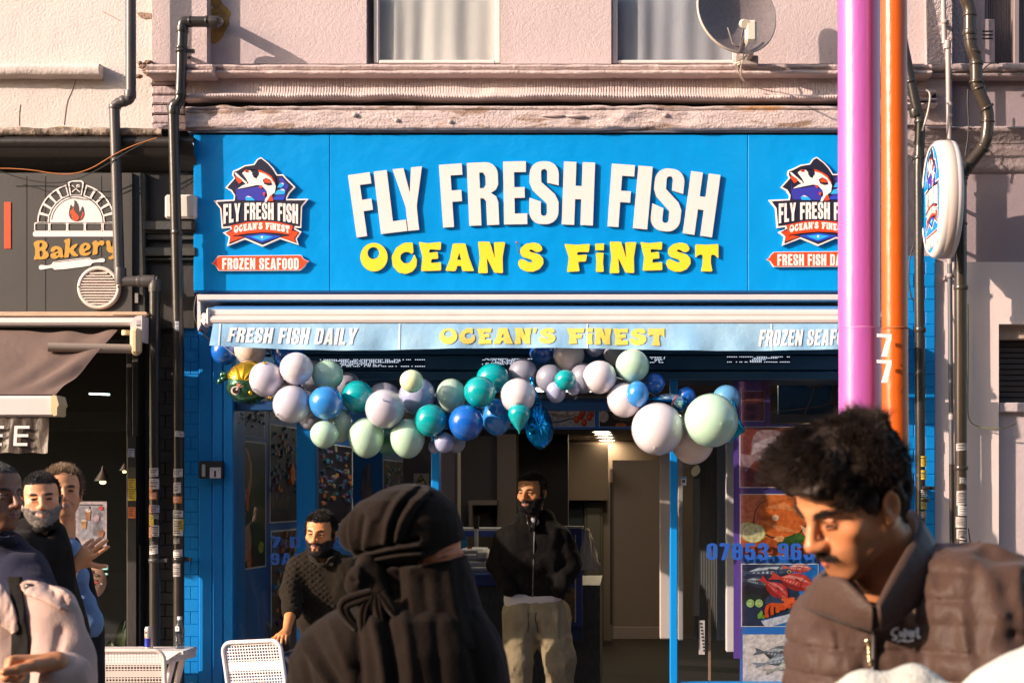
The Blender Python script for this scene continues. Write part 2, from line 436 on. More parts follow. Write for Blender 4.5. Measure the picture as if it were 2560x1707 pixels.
# ------------------------------------------------------------------ materials of the place
STUCCO = mat('pink_stucco', (.52, .42, .41), .85, var=(1.2, (.44, .365, .37), .3), bump=[(120, .0035, 6), (40, .0025, 4), (260, .0015, 3)], wear=[(2.2, (.46, .375, .37), .56, (1.6, 1, .3)), (16, (.42, .33, .31), .72)])
STUCCO2 = mat('cream_stucco', (.60, .53, .50), .85, var=(.9, (.53, .46, .43), .3), bump=[(70, .004, 6), (5, .006, 3)], wear=(3.1, (.55, .42, .35), .66))
PEBBLE = mat('pebbledash', (.47, .38, .38), .9, var=(4, (.38, .31, .32), .3), bump=[(48, .022, 3), (120, .008, 4)])
MAUVE = mat('mauve_render', (.30, .235, .25), .85, var=(2, (.24, .19, .20), .3), bump=[(90, .0015, 5), (6, .003, 3)])
TRIM = mat('painted_moulding', (.53, .42, .40), .75, var=(5, (.42, .33, .32), .3), bump=[(70, .005, 6), (24, .008, 6)], wear=[(11, (.22, .16, .13), .68), (7, (.62, .52, .49), .6)])
LEAD = mat('painted_flashing', (.56, .45, .42), .7, var=(4, (.45, .36, .35), .3), bump=[(60, .004, 5), (14, .006, 4)], wear=[(12, (.34, .24, .19), .70), (5, (.62, .52, .48), .6)])
OLDWOOD = mat('weathered_fascia', (.52, .43, .42), .8, var=(6, (.40, .32, .31), .25, (1, 3, 6)), bump=[(30, .010, 8, (.6, 1, 2)), (80, .006, 5)],
              wear=[(7, (.24, .16, .12), .575, (.5, 1, 2.6)), (5, (.42, .22, .10), .665, (.5, 1, 2.2))])
DARKGAP = mat('dark_recess', (.012, .010, .009), .9)
SLATE = mat('dark_grey_paint', (.042, .038, .034), .55, var=(3, (.034, .031, .028), .3), bump=[(60, .0004, 4)], wear=(60, (.16, .14, .12), .74))
SLATE2 = mat('black_brown_paint', (.016, .013, .011), .5, var=(3, (.024, .020, .017), .3), bump=[(30, .0015, 4)])
MOSS = mat('mossy_ledge', (.42, .33, .27), .9, var=(14, (.10, .075, .05), .12), bump=[(40, .015, 6)], wear=(22, (.38, .25, .04), .66))
BLUE = mat('blue_gloss_paint', (.0, .215, .60), .38, var=(5, (.0, .185, .52), .3), bump=[(28, .0012, 4), (120, .0004, 3)])
BLUEPANEL = mat('blue_sign_vinyl', (.0, .265, .66), .25, var=(1.6, (.0, .23, .60), .3), bump=[(5, .008, 4), (2.2, .010, 3, (1, 1, .4))], wear=(70, (.06, .30, .68), .72))
WHITEP = mat('white_powder_coat', (.62, .56, .54), .4, var=(5, (.55, .50, .48), .3))
PINKWALL = mat('pale_pink_wall', (.70, .60, .56), .8, var=(1.5, (.63, .53, .50), .3), bump=[(90, .0012, 5), (6, .003, 3)], wear=(9, (.5, .4, .36), .74))
UPVC = mat('window_frame_plastic', (.62, .55, .52), .5, bump=[(30, .002, 4)])
CURTAIN = mat('net_curtain', (.58, .54, .52), .95, var=(3, (.50, .465, .45), .3), bump=[(300, .002, 2)])
CURTAIN2 = mat('grey_net_curtain', (.36, .35, .39), .95, var=(3, (.29, .285, .33), .3), bump=[(300, .002, 2)])
GLASS = glass_mat('window_glass', (.95, .97, .97), .03)
SHOPGLASS = glass_mat('shopfront_glass', (.90, .93, .94), .035)
PAVE = mat('paving_stone', (.24, .21, .19), .85, var=(3, (.18, .16, .145), .3), bump=[(40, .003, 5)])
ASPHALT = mat('asphalt', (.05, .048, .045), .9, var=(30, (.065, .06, .055), .3), bump=[(120, .006, 4)])
JOINT = mat('pavement_bed', (.10, .09, .08), .95)

def part(name, parent, m, px0, py0, px1, py1, d0, d1, bev=0.0):
    return MB().pbox(px0, py0, px1, py1, d0, d1, 0, bev).build(name, m, parent)

# ------------------------------------------------------------------ ground
tag(MB().box(-60, 60, -60, 40, -.14, -.13).build('road', ASPHALT), kind='structure')
kerb = MB().box(-40, 40, .35, .5, -.13, .0, 0, .01); tag(kerb.build('kerb', mat('kerb_granite', (.3, .28, .26), .8, bump=[(60, .003, 4)])), kind='structure')
pav = tag(MB().box(-40, 40, .5, 9.35, -.12, -.012).build('pavement', JOINT), kind='structure')
slab_mesh = None
for r_ in range(9):
    for c_ in range(9):
        x = -4.6+c_*.91+(.45 if r_ % 2 else 0); y = .52+r_*.97
        if abs(x+.45) > (y*.42+1.2) and y > 3: continue
        if slab_mesh is None:
            o = MB().box(-.45, .45, 0, .96, -.011, 0, 0, .004).build('paving_slab', PAVE, pav); slab_mesh = o.data
        else:
            o = bpy.data.objects.new('paving_slab', slab_mesh); COL.objects.link(o); o.parent = pav
        o.location = (x, y, random.uniform(-.002, .002))

# ------------------------------------------------------------------ the fish shop's building (upper storey)
shop = thing('shop_building', 'pink stuccoed terrace house above the blue fish shop with two tall windows', 'building', (X(1330, 9.1), 9.1, 0))
WY = 9.12
def wall(px0, px1, py0, py1, m=STUCCO, d=WY, th=.25, par=None, name='wall'): return part(name, par or shop, m, px0, py0, px1, py1, d, d+th)
wall(517, 916, -420, 160); wall(1251, 1528, -420, 160); wall(1853, 2318, -420, 160)
wall(916, 1251, -420, -260); wall(1528, 1853, -420, -260)
wall(380, 517, -420, 160, STUCCO, 9.03, .34, name='pilaster')
wall(2318, 2380, -420, 162, PEBBLE, 9.04, .33, name='pilaster')
# yellow stain of damp beside the pipe, a thin crust on the wall
pts = [(525+10*math.sin(i*2.1), 0) for i in range(3)]
st = [(519, -5), (548, -8), (556, 10), (570, 22), (578, 34), (571, 50), (575, 62), (563, 78), (556, 96), (546, 104), (534, 112), (524, 104), (519, 80)]
MB().island([[(X(a, 9.117), Z(b, 9.117)) for a, b in smooth_path(st, 2, True)]], 9.117, 9.1225).build('damp_stain', mat('damp_stain', (.46, .24, .05), .95, var=(26, (.22, .12, .05), .18), bump=[(60, .006, 5)], wear=(16, (.55, .42, .36), .60)), shop)
# string course and pilaster cap
prof = [(9.13, 158), (9.0, 159), (8.975, 162), (8.975, 168), (8.995, 171), (8.99, 175), (8.965, 178), (8.965, 184), (8.985, 187), (9.13, 188)]
pf = [(y, Z(p, 8.97)) for y, p in prof]
moulding(MB(), pf, X(520, 8.97), X(2330, 8.97), .025, .008, 3).build('string_course', TRIM, shop)
pf = [(y-.07 if y < 9.1 else y, Z(p-1, 8.9)) for y, p in prof]
mb = MB(); moulding(mb, pf, X(366, 8.9), X(530, 8.9), .02, .009, 8)
for e in (366, 530): mb.add([(X(e, 8.9), y, z) for y, z in pf], [list(range(len(pf))) if e < 400 else list(range(len(pf)))[::-1]])
mb.build('pilaster_cap', TRIM, shop)
# ribbed lead flashing between string course and fascia board
seams = [X(p, 9.0) for p in (777, 905, 1178, 1330, 1557, 1770, 1945, 2080)]
x0, x1 = X(462, 9.0), X(2120, 9.0); nx = 900; P = []
for i in range(nx+1):
    x = x0+(x1-x0)*i/nx; pan = sum(x > s_ for s_ in seams)
    hsh = fbm(np.array([pan*3.7, 1.3, 0]), 1, 4); rough = .006*max(0, math.sin(x*2*math.pi/.0155))*(.35+1.1*float(fbm(np.array([x*3, 0, 2.]), 2, 9)))
    row = []
    for k, (y, p) in enumerate([(9.06, 186), (9.055, 196), (9.05, 206), (9.045, 216), (9.04, 226), (9.02, 236), (8.965, 240), (8.95, 244), (8.955, 250), (9.0, 251), (9.08, 250)]):
        z = Z(p, 9.0); a = float(fbm(np.array([x*4, z*14, 0]), 3, 2)-.5)
        lip = (k >= 6)
        row.append((x, y-rough-(.006*hsh)-.012*a-(.012 if lip else 0)*float(fbm(np.array([x*11, 0, 0]), 3, 6)), z+(.028*float(fbm(np.array([x*2.3, 5, 0]), 3, 11)-.5) if lip else 0)))
    P.append(row)
MB().grid(P).build('flashing', LEAD, shop)
part('recess', shop, DARKGAP, 470, 246, 2118, 345, 9.08, 9.3)  # near-black box supplies the shade in the gaps around the fascia board
# flat weathered fascia board with a lip, split by rot
def fascia_amp(x, y, z): return .004+.02*max(0, float(fbm(np.array([x*1.7, 0, 3.]), 2, 31))-.45)*2
pf = [(9.08, Z(263, 8.95)), (8.965, Z(264, 8.95)), (8.955, Z(267, 8.95)), (8.955, Z(271, 8.95)), (8.975, Z(273, 8.95))]+[(8.962-.0006*k, Z(275+k*5.2, 8.95)) for k in range(9)]+[(8.965, Z(321, 8.95)), (9.0, Z(325, 8.95)), (9.08, Z(326, 8.95))]
mb = MB(); moulding(mb, pf, X(462, 8.95), X(2115, 8.95), .012, 0, 21, amp_fn=fascia_amp)
mb.add([(X(462, 8.95), y, z) for y, z in pf], [list(range(len(pf)))])
mb.build('fascia_board', OLDWOOD, shop)
for (a, b, c, h) in ((1352, 285, 60, 9), (1415, 287, 52, 8), (880, 282, 14, 11), (1655, 282, 16, 12), (1120, 300, 12, 10), (985, 296, 14, 10)):
    MB().ellipsoid(W(a+c/2, b+h/2, 8.955), (S(c/2, 8.95), .012, S(h/2, 8.95)), nu=14, nv=8).build('filler_lump', TRIM, shop)
part('soffit_shadow', shop, mat('soffit_shade_blue_grey', (.10, .11, .14), .8), 470, 325, 2118, 331, 8.985, 9.08)  # blue-grey strip painted as the shadow gap under the fascia board
# brick quoins under the pilaster cap
mb = None
qm = mat('painted_brick_pink', (.45, .36, .37), .85, var=(6, (.36, .28, .29), .3), bump=[(40, .008, 5)])
for i, (py, w) in enumerate(((190, 78), (214, 80), (238, 79), (262, 80), (287, 84), (308, 90))):
    o = part('brick', shop, qm, 380-(i % 3), py+1, 380+w, py+(22 if i < 5 else 18), 9.05-.004*(i % 2), 9.2, .008)
part('mortar', shop, DARKGAP, 384, 186, 470, 330, 9.075, 9.25)
# rot and exposed lath at the left end of the course
mb = MB()
for i in range(16):
    a, b = random.uniform(345, 378), random.uniform(152, 196); mb.ellipsoid(W(a, b, 9.02), (random.uniform(.01, .03), .02, random.uniform(.006, .014)), nu=8, nv=5)
mb.build('broken_plaster', mat('broken_plaster', (.38, .26, .19), .9, var=(30, (.16, .10, .07), .2), bump=[(60, .01, 5)]), shop)

def folds(px0, px1, py0, py1, d, m, name, par, seed, amp=.008, n=90, freq=(2.3, 5.2)):
    P = []
    for i in range(n+1):
        u = i/n; px = px0+(px1-px0)*u; row = []
        for j in range(13):
            v = j/12; py = py0+(py1-py0)*v
            s_ = math.sin(u*freq[0]*2*math.pi+1.5*math.sin(v*1.3+seed)+seed)+.6*math.sin(u*freq[1]*2*math.pi+2*v*(u-.5)*3+seed*2)
            c = W(px, py, d); row.append((c.x+.02*math.sin(v*2+u*6)*v, d+amp*s_*(.5+.5*v), c.z))
        P.append(row)
    return MB().grid(P).build(name, m, par)
def upper_window(px0, px1, reveal, frame, seed, cm):
    w = MB()
    w.pbox(px0+reveal, -262, px0+reveal+frame, 159, 9.15, 9.21, 0, .006)
    w.pbox(px1-frame, -262, px1, 159, 9.15, 9.21, 0, .006)
    w.pbox(px0+reveal+frame, 150, px1-frame, 160, 9.15, 9.21, 0, .006)
    wo = w.build('window', UPVC, shop)
    part('pane', wo, GLASS, px0+reveal+frame-2, -262, px1-frame+2, 152, 9.18, 9.186)
    folds(px0+reveal, px1, -262, 165, 9.207, cm, 'curtain', wo, seed)
    part('dark_room', shop, DARKGAP, px0, -262, px1, 160, 9.45, 9.5)
upper_window(916, 1251, 18, 13, .7, CURTAIN)
upper_window(1528, 1853, 2, 14, 2.1, CURTAIN2)
part('mullion', shop, UPVC, 1832, -262, 1842, 159, 9.14, 9.2)

# ------------------------------------------------------------------ cream house over the bakery
bak = thing('bakery_building', 'cream stuccoed house over the dark bakery front, left edge of the row', 'building', (X(150, 9.1), 9.1, 0))
part('wall', bak, STUCCO2, -420, -420, 380, 322, 9.07, 9.35)
pf = [(9.08, Z(158, 9.0)), (9.01, Z(159, 9.0)), (8.985, Z(162, 9.0)), (8.98, Z(172, 9.0)), (8.985, Z(184, 9.0)), (9.0, Z(190, 9.0)), (9.08, Z(191, 9.0))]
mb = MB(); moulding(mb, pf, X(-300, 9.0), X(249, 9.0), .02, .009, 41); mb.add([(X(249, 9.0), y, z) for y, z in pf], [list(range(len(pf)))[::-1]])
mb.build('window_sill', STUCCO2, bak)
pf = [(9.08, Z(314, 8.95)), (9.0, Z(318, 8.95)), (8.93, Z(322, 8.95)), (8.915, Z(328, 8.95)), (8.92, Z(338, 8.95)), (8.95, Z(343, 8.95)), (9.08, Z(344, 8.95))]
moulding(MB(), pf, X(-400, 8.95), X(408, 8.95), .015, .022, 51).build('mossy_ledge', MOSS, bak)
# cracks in the render
for pts in ([(190, 200), (182, 222), (178, 232), (167, 255), (160, 312)], [(51, 262), (48, 285), (48, 315)], [(258, 30), (300, 52)]):
    MB().tube([W(a, b, 9.0685) for a, b in smooth_path(pts, 1)], .0016, 5).build('crack', mat('crack', (.25, .17, .13), .9), bak)
for pts in ([(342, 33), (352, 31), (378, 34), (378, 47), (360, 48), (350, 44)],):
    MB().island([[(X(a, 9.066), Z(b, 9.066)) for a, b in pts]], 9.066, 9.072).build('broken_plaster', mat('broken_plaster', ()), bak)
# bakery front: dark cornice, frieze, pilasters, brick pier
pf = [(9.1, Z(343, 8.95)), (8.93, Z(344, 8.95)), (8.92, Z(362, 8.95)), (8.945, Z(366, 8.95)), (8.945, Z(384, 8.95)), (8.985, Z(390, 8.95)), (9.01, Z(420, 8.95)), (9.1, Z(421, 8.95))]
moulding(MB(), pf, X(-400, 8.95), X(485, 8.95), .05, .002, 61).build('cornice', SLATE2, bak)
part('frieze', bak, SLATE2, -400, 420, 486, 820, 9.04, 9.3)
part('frieze', bak, mat('dark_green_paint', (.030, .031, .028), .55, bump=[(30, .002, 4)]), 331, 432, 363, 800, 8.99, 9.05, .004)
part('pier', bak, SLATE2, 363, 560, 457, 1945, 9.085, 9.35)
for py0, py1, d in ((552, 575, 8.97), (575, 582, 8.99), (582, 600, 9.01), (618, 640, 8.99), (645, 650, 9.0)): part('capital', bak, mat('dark_green_paint', ()), 358, py0, 489, py1, d, 9.09, .005)
bm_ = mat('black_brown_paint', ())
bmesh1 = None
for i in range(44):
    py = 655+i*29.5
    for (a, b) in (((372, 412), (414, 456)) if i % 2 else ((372, 392), (394, 434), (436, 456))):
        d = 9.075+random.uniform(-.003, .003)
        o = part('brick', bak, bm_, a, py, b, py+28.6, d, 9.12, .003)
part('door_post', bak, SLATE2, 316, 800, 330, 1945, 9.02, 9.2, .004)
part('door_post', bak, SLATE2, 330, 800, 346, 1945, 8.99, 9.2, .004)
part('door_post', bak, SLATE2, 346, 1360, 352, 1945, 8.98, 9.05, .003)

# dark bakery interior
DK = mat('dark_interior', (.006, .0045, .0035), .8)  # near-black colour stands in for the deep shade indoors
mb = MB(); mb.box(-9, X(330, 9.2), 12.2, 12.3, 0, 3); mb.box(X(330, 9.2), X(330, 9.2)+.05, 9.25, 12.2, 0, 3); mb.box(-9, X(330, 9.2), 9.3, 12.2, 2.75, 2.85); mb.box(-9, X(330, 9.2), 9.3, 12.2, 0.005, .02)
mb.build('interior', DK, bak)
part('lintel', bak, SLATE2, -400, 815, 330, 850, 9.05, 9.3)
part('pane', bak, SHOPGLASS, -400, 845, 316, 1945, 9.13, 9.136)
for py, m in ((1412, 0), (1432, 1)): part('counter_light', bak, mat('mint_tube', (.3, .5, .42), .4, emit=((.55, .9, .75), .35 if m == 0 else .1)), 225, py, 268, py+(12 if m == 0 else 5), 10.2, 10.22, .003)

# ------------------------------------------------------------------ right-hand neighbour
nb = thing('neighbour_building', 'mauve and pale pink house front right of the oval projecting sign', 'building', (X(2480, 9.1), 9.1, 0))
part('wall', nb, MAUVE, 2380, -420, 2462, 660, 9.16, 9.4)
part('wall', nb, MAUVE, 2462, 158, 2900, 660, 9.16, 9.4)
part('wall', nb, PEBBLE, 2380, -420, 2412, 160, 9.14, 9.3)
pf = [(9.17, Z(157, 9.05)), (9.06, Z(158, 9.05)), (9.04, Z(162, 9.05)), (9.05, Z(175, 9.05)), (9.08, Z(178, 9.05)), (9.06, Z(183, 9.05)), (9.09, Z(190, 9.05)), (9.17, Z(191, 9.05))]
moulding(MB(), pf, X(2320, 9.05), X(2900, 9.05), .03, .006, 71).build('string_course', mat('mauve_trim', (.36, .29, .29), .8, bump=[(40, .006, 5)], wear=(10, (.22, .17, .16), .66)), nb)
pf = [(9.17, Z(312, 9.0)), (9.02, Z(314, 9.0)), (9.0, Z(320, 9.0)), (9.03, Z(326, 9.0)), (9.05, Z(344, 9.0)), (9.08, Z(350, 9.0)), (9.07, Z(366, 9.0)), (9.12, Z(378, 9.0)), (9.12, Z(400, 9.0)), (9.15, Z(418, 9.0)), (9.17, Z(420, 9.0))]
moulding(MB(), pf, X(2290, 9.0), X(2900, 9.0), .03, .006, 75).build('cornice', mat('mauve_trim', ()), nb)
part('band', nb, mat('mauve_trim', ()), 2120, 186, 2380, 312, 9.10, 9.3)
part('band', nb, mat('mauve_trim', ()), 2120, 312, 2380, 1000, 9.13, 9.3)
# stepped end of the old fascia
for py0, py1, px1, d in ((225, 232, 2340, 8.99), (246, 250, 2345, 8.98), (256, 262, 2345, 9.0), (235, 246, 2330, 9.04)): part('rotten_board', nb, OLDWOOD, 2265, py0, px1, py1, d, 9.2, .003)
part('recess', nb, DARKGAP, 2266, 232, 2340, 247, 9.06, 9.2)
# lower wall, window opening far right
part('wall', nb, PINKWALL, 2338, 655, 2497, 1945, 9.10, 9.4)
part('wall', nb, PINKWALL, 2497, 655, 2900, 810, 9.10, 9.4)
part('wall', nb, mat('grey_pink_panel', (.50, .42, .42), .7, bump=[(40, .003, 4)]), 2497, 1012, 2900, 1945, 9.16, 9.4)
part('window_sill', nb, mat('grey_pink_panel', ()), 2497, 1006, 2900, 1030, 9.12, 9.3, .006)
part('lintel', nb, mat('old_cream_board', (.42, .33, .26), .8, bump=[(40, .003, 4)]), 2497, 812, 2900, 848, 9.17, 9.4, .005)
part('dark_room', nb, mat('dark_room', (.03, .022, .018), .7), 2495, 846, 2900, 1010, 9.25, 9.3)
for py in range(855, 1005, 14): part('blind_slat', nb, mat('dark_blind', (.05, .038, .032), .6), 2499, py, 2890, py+11, 9.235, 9.24)
# upper right window with a vent
wf = part('window', nb, mat('dull_window_frame', (.20, .16, .16), .6), 2535, -300, 2549, 160, 9.17, 9.25, .004)
part('window', nb, mat('dull_window_frame', ()), 2462, -300, 2470, 160, 9.19, 9.25, .004)
part('curtain', nb, mat('dull_curtain', (.17, .135, .135), .8, wave=[(22, .004, 'X')]), 2462, -300, 2900, 160, 9.27, 9.3)
v = part('vent', nb, MAUVE, 2454, 48, 2488, 158, 9.155, 9.2, .004)
for k in range(3): part('vent_slot', v, DARKGAP, 2456, 77+k*9, 2482, 80+k*9, 9.152, 9.16)

# blue pilasters either side of the shop front
bp = thing('blue_pilaster', 'blue painted brick pilaster and door jamb on the left side of the fish shop', 'pilaster', (X(520, 9.05), 9.05, 0))
part('mortar', bp, BLUE, 459, 640, 497, 1945, 9.0775, 9.35)
for i in range(41):
    py = 655+i*31.2; d = 9.072+random.uniform(-.003, .002)
    if i % 2: part('brick', bp, BLUE, 459, py, 496, py+30.6, d, 9.12, .0025)
    else:
        part('brick', bp, BLUE, 459, py, 476.3, py+30.6, d, 9.12, .0025); part('brick', bp, BLUE, 476.9, py, 496, py+30.6, d, 9.12, .0025)
part('post', bp, BLUE, 496, 640, 531, 1945, 9.055, 9.35, .006)
part('jamb', bp, BLUE, 531, 800, 557, 1945, 9.02, 9.3, .006)
part('jamb', bp, BLUE, 558.5, 800, 583, 1945, 9.012, 9.3, .006)
bp2 = thing('blue_pilaster', 'blue painted pilaster on the right behind the black drainpipe', 'pilaster', (X(2300, 9.05), 9.05, 0))
part('mortar', bp2, BLUE, 2230, 640, 2338, 1945, 9.0710, 9.35)
for i in range(41):
    py = 655+i*31.2; d = 9.066+random.uniform(-.003, .002)
    for a, b in (((2232, 2284), (2286, 2337)) if i % 2 else ((2232, 2258), (2260, 2312), (2314, 2337))): part('brick', bp2, BLUE, a, py, b, py+30.6, d, 9.12, .0025)
# ------------------------------------------------------------------ the shop sign
LETTERW = mat('letter_white', (.68, .60, .575), .5, bump=[(200, .0006, 2)])
LETTERS_ = mat('letter_side', (.50, .46, .46), .5)
LETTERY = mat('letter_yellow', (.80, .56, .02), .5, bump=[(200, .0006, 2)])
LETTERYS = mat('letter_yellow_side', (.42, .38, .30), .5)
sign = thing('shop_sign', 'wide blue fascia sign with raised white words FLY FRESH FISH and yellow OCEAN S FiNEST', 'shop sign', (X(1330, 9.0), 9.0, Z(530, 9.0)))
SD = 9.0
for a, b in ((484, 824), (825.2, 1869), (1870.2, 2195)):
    part('panel', sign, BLUEPANEL, a, 337, b, 727, SD, 9.10, .003)
part('edge_trim', sign, mat('sign_edge', (.02, .13, .42), .4), 486, 727.6, 2195, 731, SD+.01, 9.10)
# white letters on an arch
CX, RAD = 1337, 3060
for ch, px, w in zip('FLYFRESHFISH', (908, 976, 1026, 1131, 1209, 1288, 1360, 1446, 1553, 1607, 1669, 1754), (55, 66, 74, 57, 78, 58, 73, 78, 58, 36, 74, 74)):
    th = math.asin((px-CX)/RAD); mid = 482+RAD*(1-math.cos(th)); gw, isl = impact(ch); h = 157
    mb = MB()
    for i in isl:
        ls = []
        for l in i:
            q = []
            for x, y in l:
                u = (x/gw-.5)*w; v = (y-.5)*h
                pxx = px+u*math.cos(th)+v*math.sin(th); pyy = mid+u*math.sin(th)-v*math.cos(th)
                q.append((X(pxx, 8.982), Z(pyy, 8.982)))
            ls.append(q)
        mb.island(ls, 8.982, SD-.004, 0, 1)
    lo = mb.build('letter', [LETTERW, LETTERS_], sign)
    st_ = MB()
    st_.tube([W(px, mid, 8.99), W(px, mid, SD+.002)], .006, 6); st_.build('standoff', LETTERS_, lo)
# yellow letters
for ch, a, b, t, u in (('O', 900, 969, 606, 679), ('C', 978, 1043, 606, 685), ('E', 1047, 1103, 604, 678), ('A', 1113, 1185, 608, 678), ('N', 1195, 1263, 604, 683), ('S', 1295, 1359, 606, 680),
                       ('F', 1411, 1475, 609, 680), ('i', 1487, 1511, 608, 680), ('N', 1524, 1591, 604, 683), ('E', 1601, 1656, 604, 677), ('S', 1665, 1727, 606, 680), ('T', 1738, 1796, 610, 679)):
    gw, isl = funky(ch); mb = MB()
    for i in isl:
        mb.island([[(X(a+x/gw*(b-a), 8.984), Z(u-y*(u-t), 8.984)) for x, y in l] for l in i], 8.984, SD-.004, 0, 1)
    lo = mb.build('letter', [LETTERY, LETTERYS], sign)
MB().tube([W(a, b, 8.985) for a, b in smooth_path([(1291, 607), (1294, 615), (1295, 628), (1301, 634)], 1)], .0022, 6).build('loose_wire', mat('loose_wire', (.05, .03, .05), .5), sign)
MB().ellipsoid(W(1292, 606, 8.983), (.007, .006, .006), nu=10, nv=6).build('led', mat('led_red', (.5, .03, .05), .4), sign)

# badges
NAVY = mat('badge_navy', (.012, .012, .03), .4); INDIGO = mat('badge_indigo', (.035, .035, .33), .4); RED = mat('badge_red', (.80, .055, .005), .45)
FISHW = mat('badge_white', (.80, .72, .68), .45); CYAN = mat('badge_cyan', (.02, .36, .80), .4); BLUEB = mat('badge_blue', (.015, .06, .5), .4)
OUT = [(650, 65), (735, 130), (800, 200), (848, 278), (920, 275), (955, 318), (1070, 430), (1000, 500), (968, 560), (968, 578), (1230, 575), (1150, 670), (1140, 930), (1075, 930), (1042, 925), (1145, 975), (1085, 1065), (1110, 1140), (880, 1065), (665, 1160), (450, 1070), (232, 1155), (255, 1045), (180, 990), (280, 950), (268, 925), (168, 938), (150, 700), (68, 595), (310, 585), (320, 540), (280, 480), (210, 440), (318, 320), (295, 280), (305, 230), (350, 215), (450, 165), (560, 148), (600, 90)]
INN = [(650, 82), (725, 140), (785, 205), (838, 292), (912, 292), (945, 332), (1045, 428), (985, 495), (952, 555), (952, 594), (1195, 592), (1135, 665), (1125, 912), (1060, 905), (1035, 940), (1120, 982), (1065, 1062), (1086, 1118), (880, 1046), (665, 1138), (450, 1050), (258, 1130), (275, 1042), (215, 992), (300, 945), (285, 905), (185, 915), (166, 695), (105, 612), (326, 600), (335, 535), (295, 468), (235, 438), (334, 325), (312, 280), (322, 245), (360, 232), (455, 182), (570, 164), (612, 100)]
ART = [  # (layer, colour, outlines)
 (1, INDIGO, [[(345, 370), (340, 470), (360, 590), (690, 600), (720, 480), (640, 420), (480, 450), (350, 460)]]),
 (1, INDIGO, [[(866, 318), (905, 312), (990, 415), (960, 470), (940, 590), (810, 590), (850, 500), (900, 430)]]),
 (1, BLUEB, [[(560, 165), (700, 190), (820, 300), (840, 400), (815, 330), (740, 240), (640, 190)]]),
 (2, FISHW, [[(325, 262), (345, 255), (415, 320), (480, 375), (470, 400), (395, 335), (345, 290)]]),
 (2, FISHW, [[(420, 262), (452, 232), (520, 228), (545, 260), (560, 310), (600, 330), (622, 235), (720, 270), (800, 350), (832, 420), (820, 500), (790, 520), (752, 560), (718, 618), (695, 612), (705, 570), (730, 540), (720, 480), (660, 415), (600, 408), (470, 435), (362, 456), (430, 410), (500, 385), (470, 330)]]),
 (3, RED, [[(612, 222), (700, 240), (780, 300), (828, 390), (815, 385), (770, 320), (700, 270), (618, 245)]]),
 (3, NAVY, [[(360, 236), (455, 182), (570, 164), (700, 190), (820, 290), (840, 420), (805, 318), (720, 262), (640, 226), (545, 214), (470, 222), (420, 250)]]),
 (2, RED, [[(340, 290), (420, 345), (405, 380), (378, 388), (345, 340)]]),
 (3, RED, [[(450, 232), (475, 220), (503, 235), (495, 255), (465, 252)]]), (4, NAVY, [[(468, 232), (484, 230), (488, 243), (472, 246)]]),
 (3, NAVY, [[(545, 240), (620, 228), (622, 280), (585, 330), (590, 290), (560, 315), (563, 280), (545, 290)]]),
 (3, NAVY, [[(672, 345), (715, 320), (765, 345), (788, 405), (740, 415), (690, 395)]]), (4, RED, [[(692, 350), (720, 332), (772, 362), (768, 385), (700, 380)]]),
 (3, RED, [[(640, 420), (672, 430), (655, 452), (628, 432)]]), (3, RED, [[(676, 500), (706, 505), (695, 540), (680, 530)]]), (3, RED, [[(762, 535), (790, 545), (802, 600), (742, 608)]]),
 (2, CYAN, [[(455, 560), (490, 540), (540, 555), (580, 597), (470, 597)]]), (2, CYAN, [[(850, 440), (880, 385), (920, 380), (935, 410), (900, 440)]]), (2, CYAN, [[(815, 525), (850, 470), (920, 455), (952, 490), (930, 520)]]),
 (3, FISHW, [[(470, 548), (500, 541), (540, 560), (500, 556)]]), (3, FISHW, [[(895, 385), (925, 383), (934, 405), (915, 395)]]), (3, FISHW, [[(885, 462), (930, 458), (948, 482), (915, 474)]]),
 (2, BLUEB, [[(805, 555), (935, 555), (935, 590), (800, 590)]]),
 (2, RED, [[(285, 905), (480, 860), (665, 850), (850, 860), (1040, 905), (1022, 1018), (850, 992), (665, 985), (480, 1000), (310, 1028)]]),
 (1, RED, [[(300, 970), (225, 995), (285, 1042), (270, 1108), (440, 1045), (370, 1035), (310, 1040)]]), (1, RED, [[(1030, 965), (1110, 985), (1055, 1062), (1078, 1105), (895, 1045), (1000, 1030)]]),
 (1, BLUEB, [[(440, 1035), (665, 1000), (900, 1035), (665, 1110)]]), (2, CYAN, [[(530, 1040), (665, 1020), (800, 1040), (665, 1090)]]), (3, FISHW, [arc(665, 1045, 14, 14, 0, 345, 11)]),
]
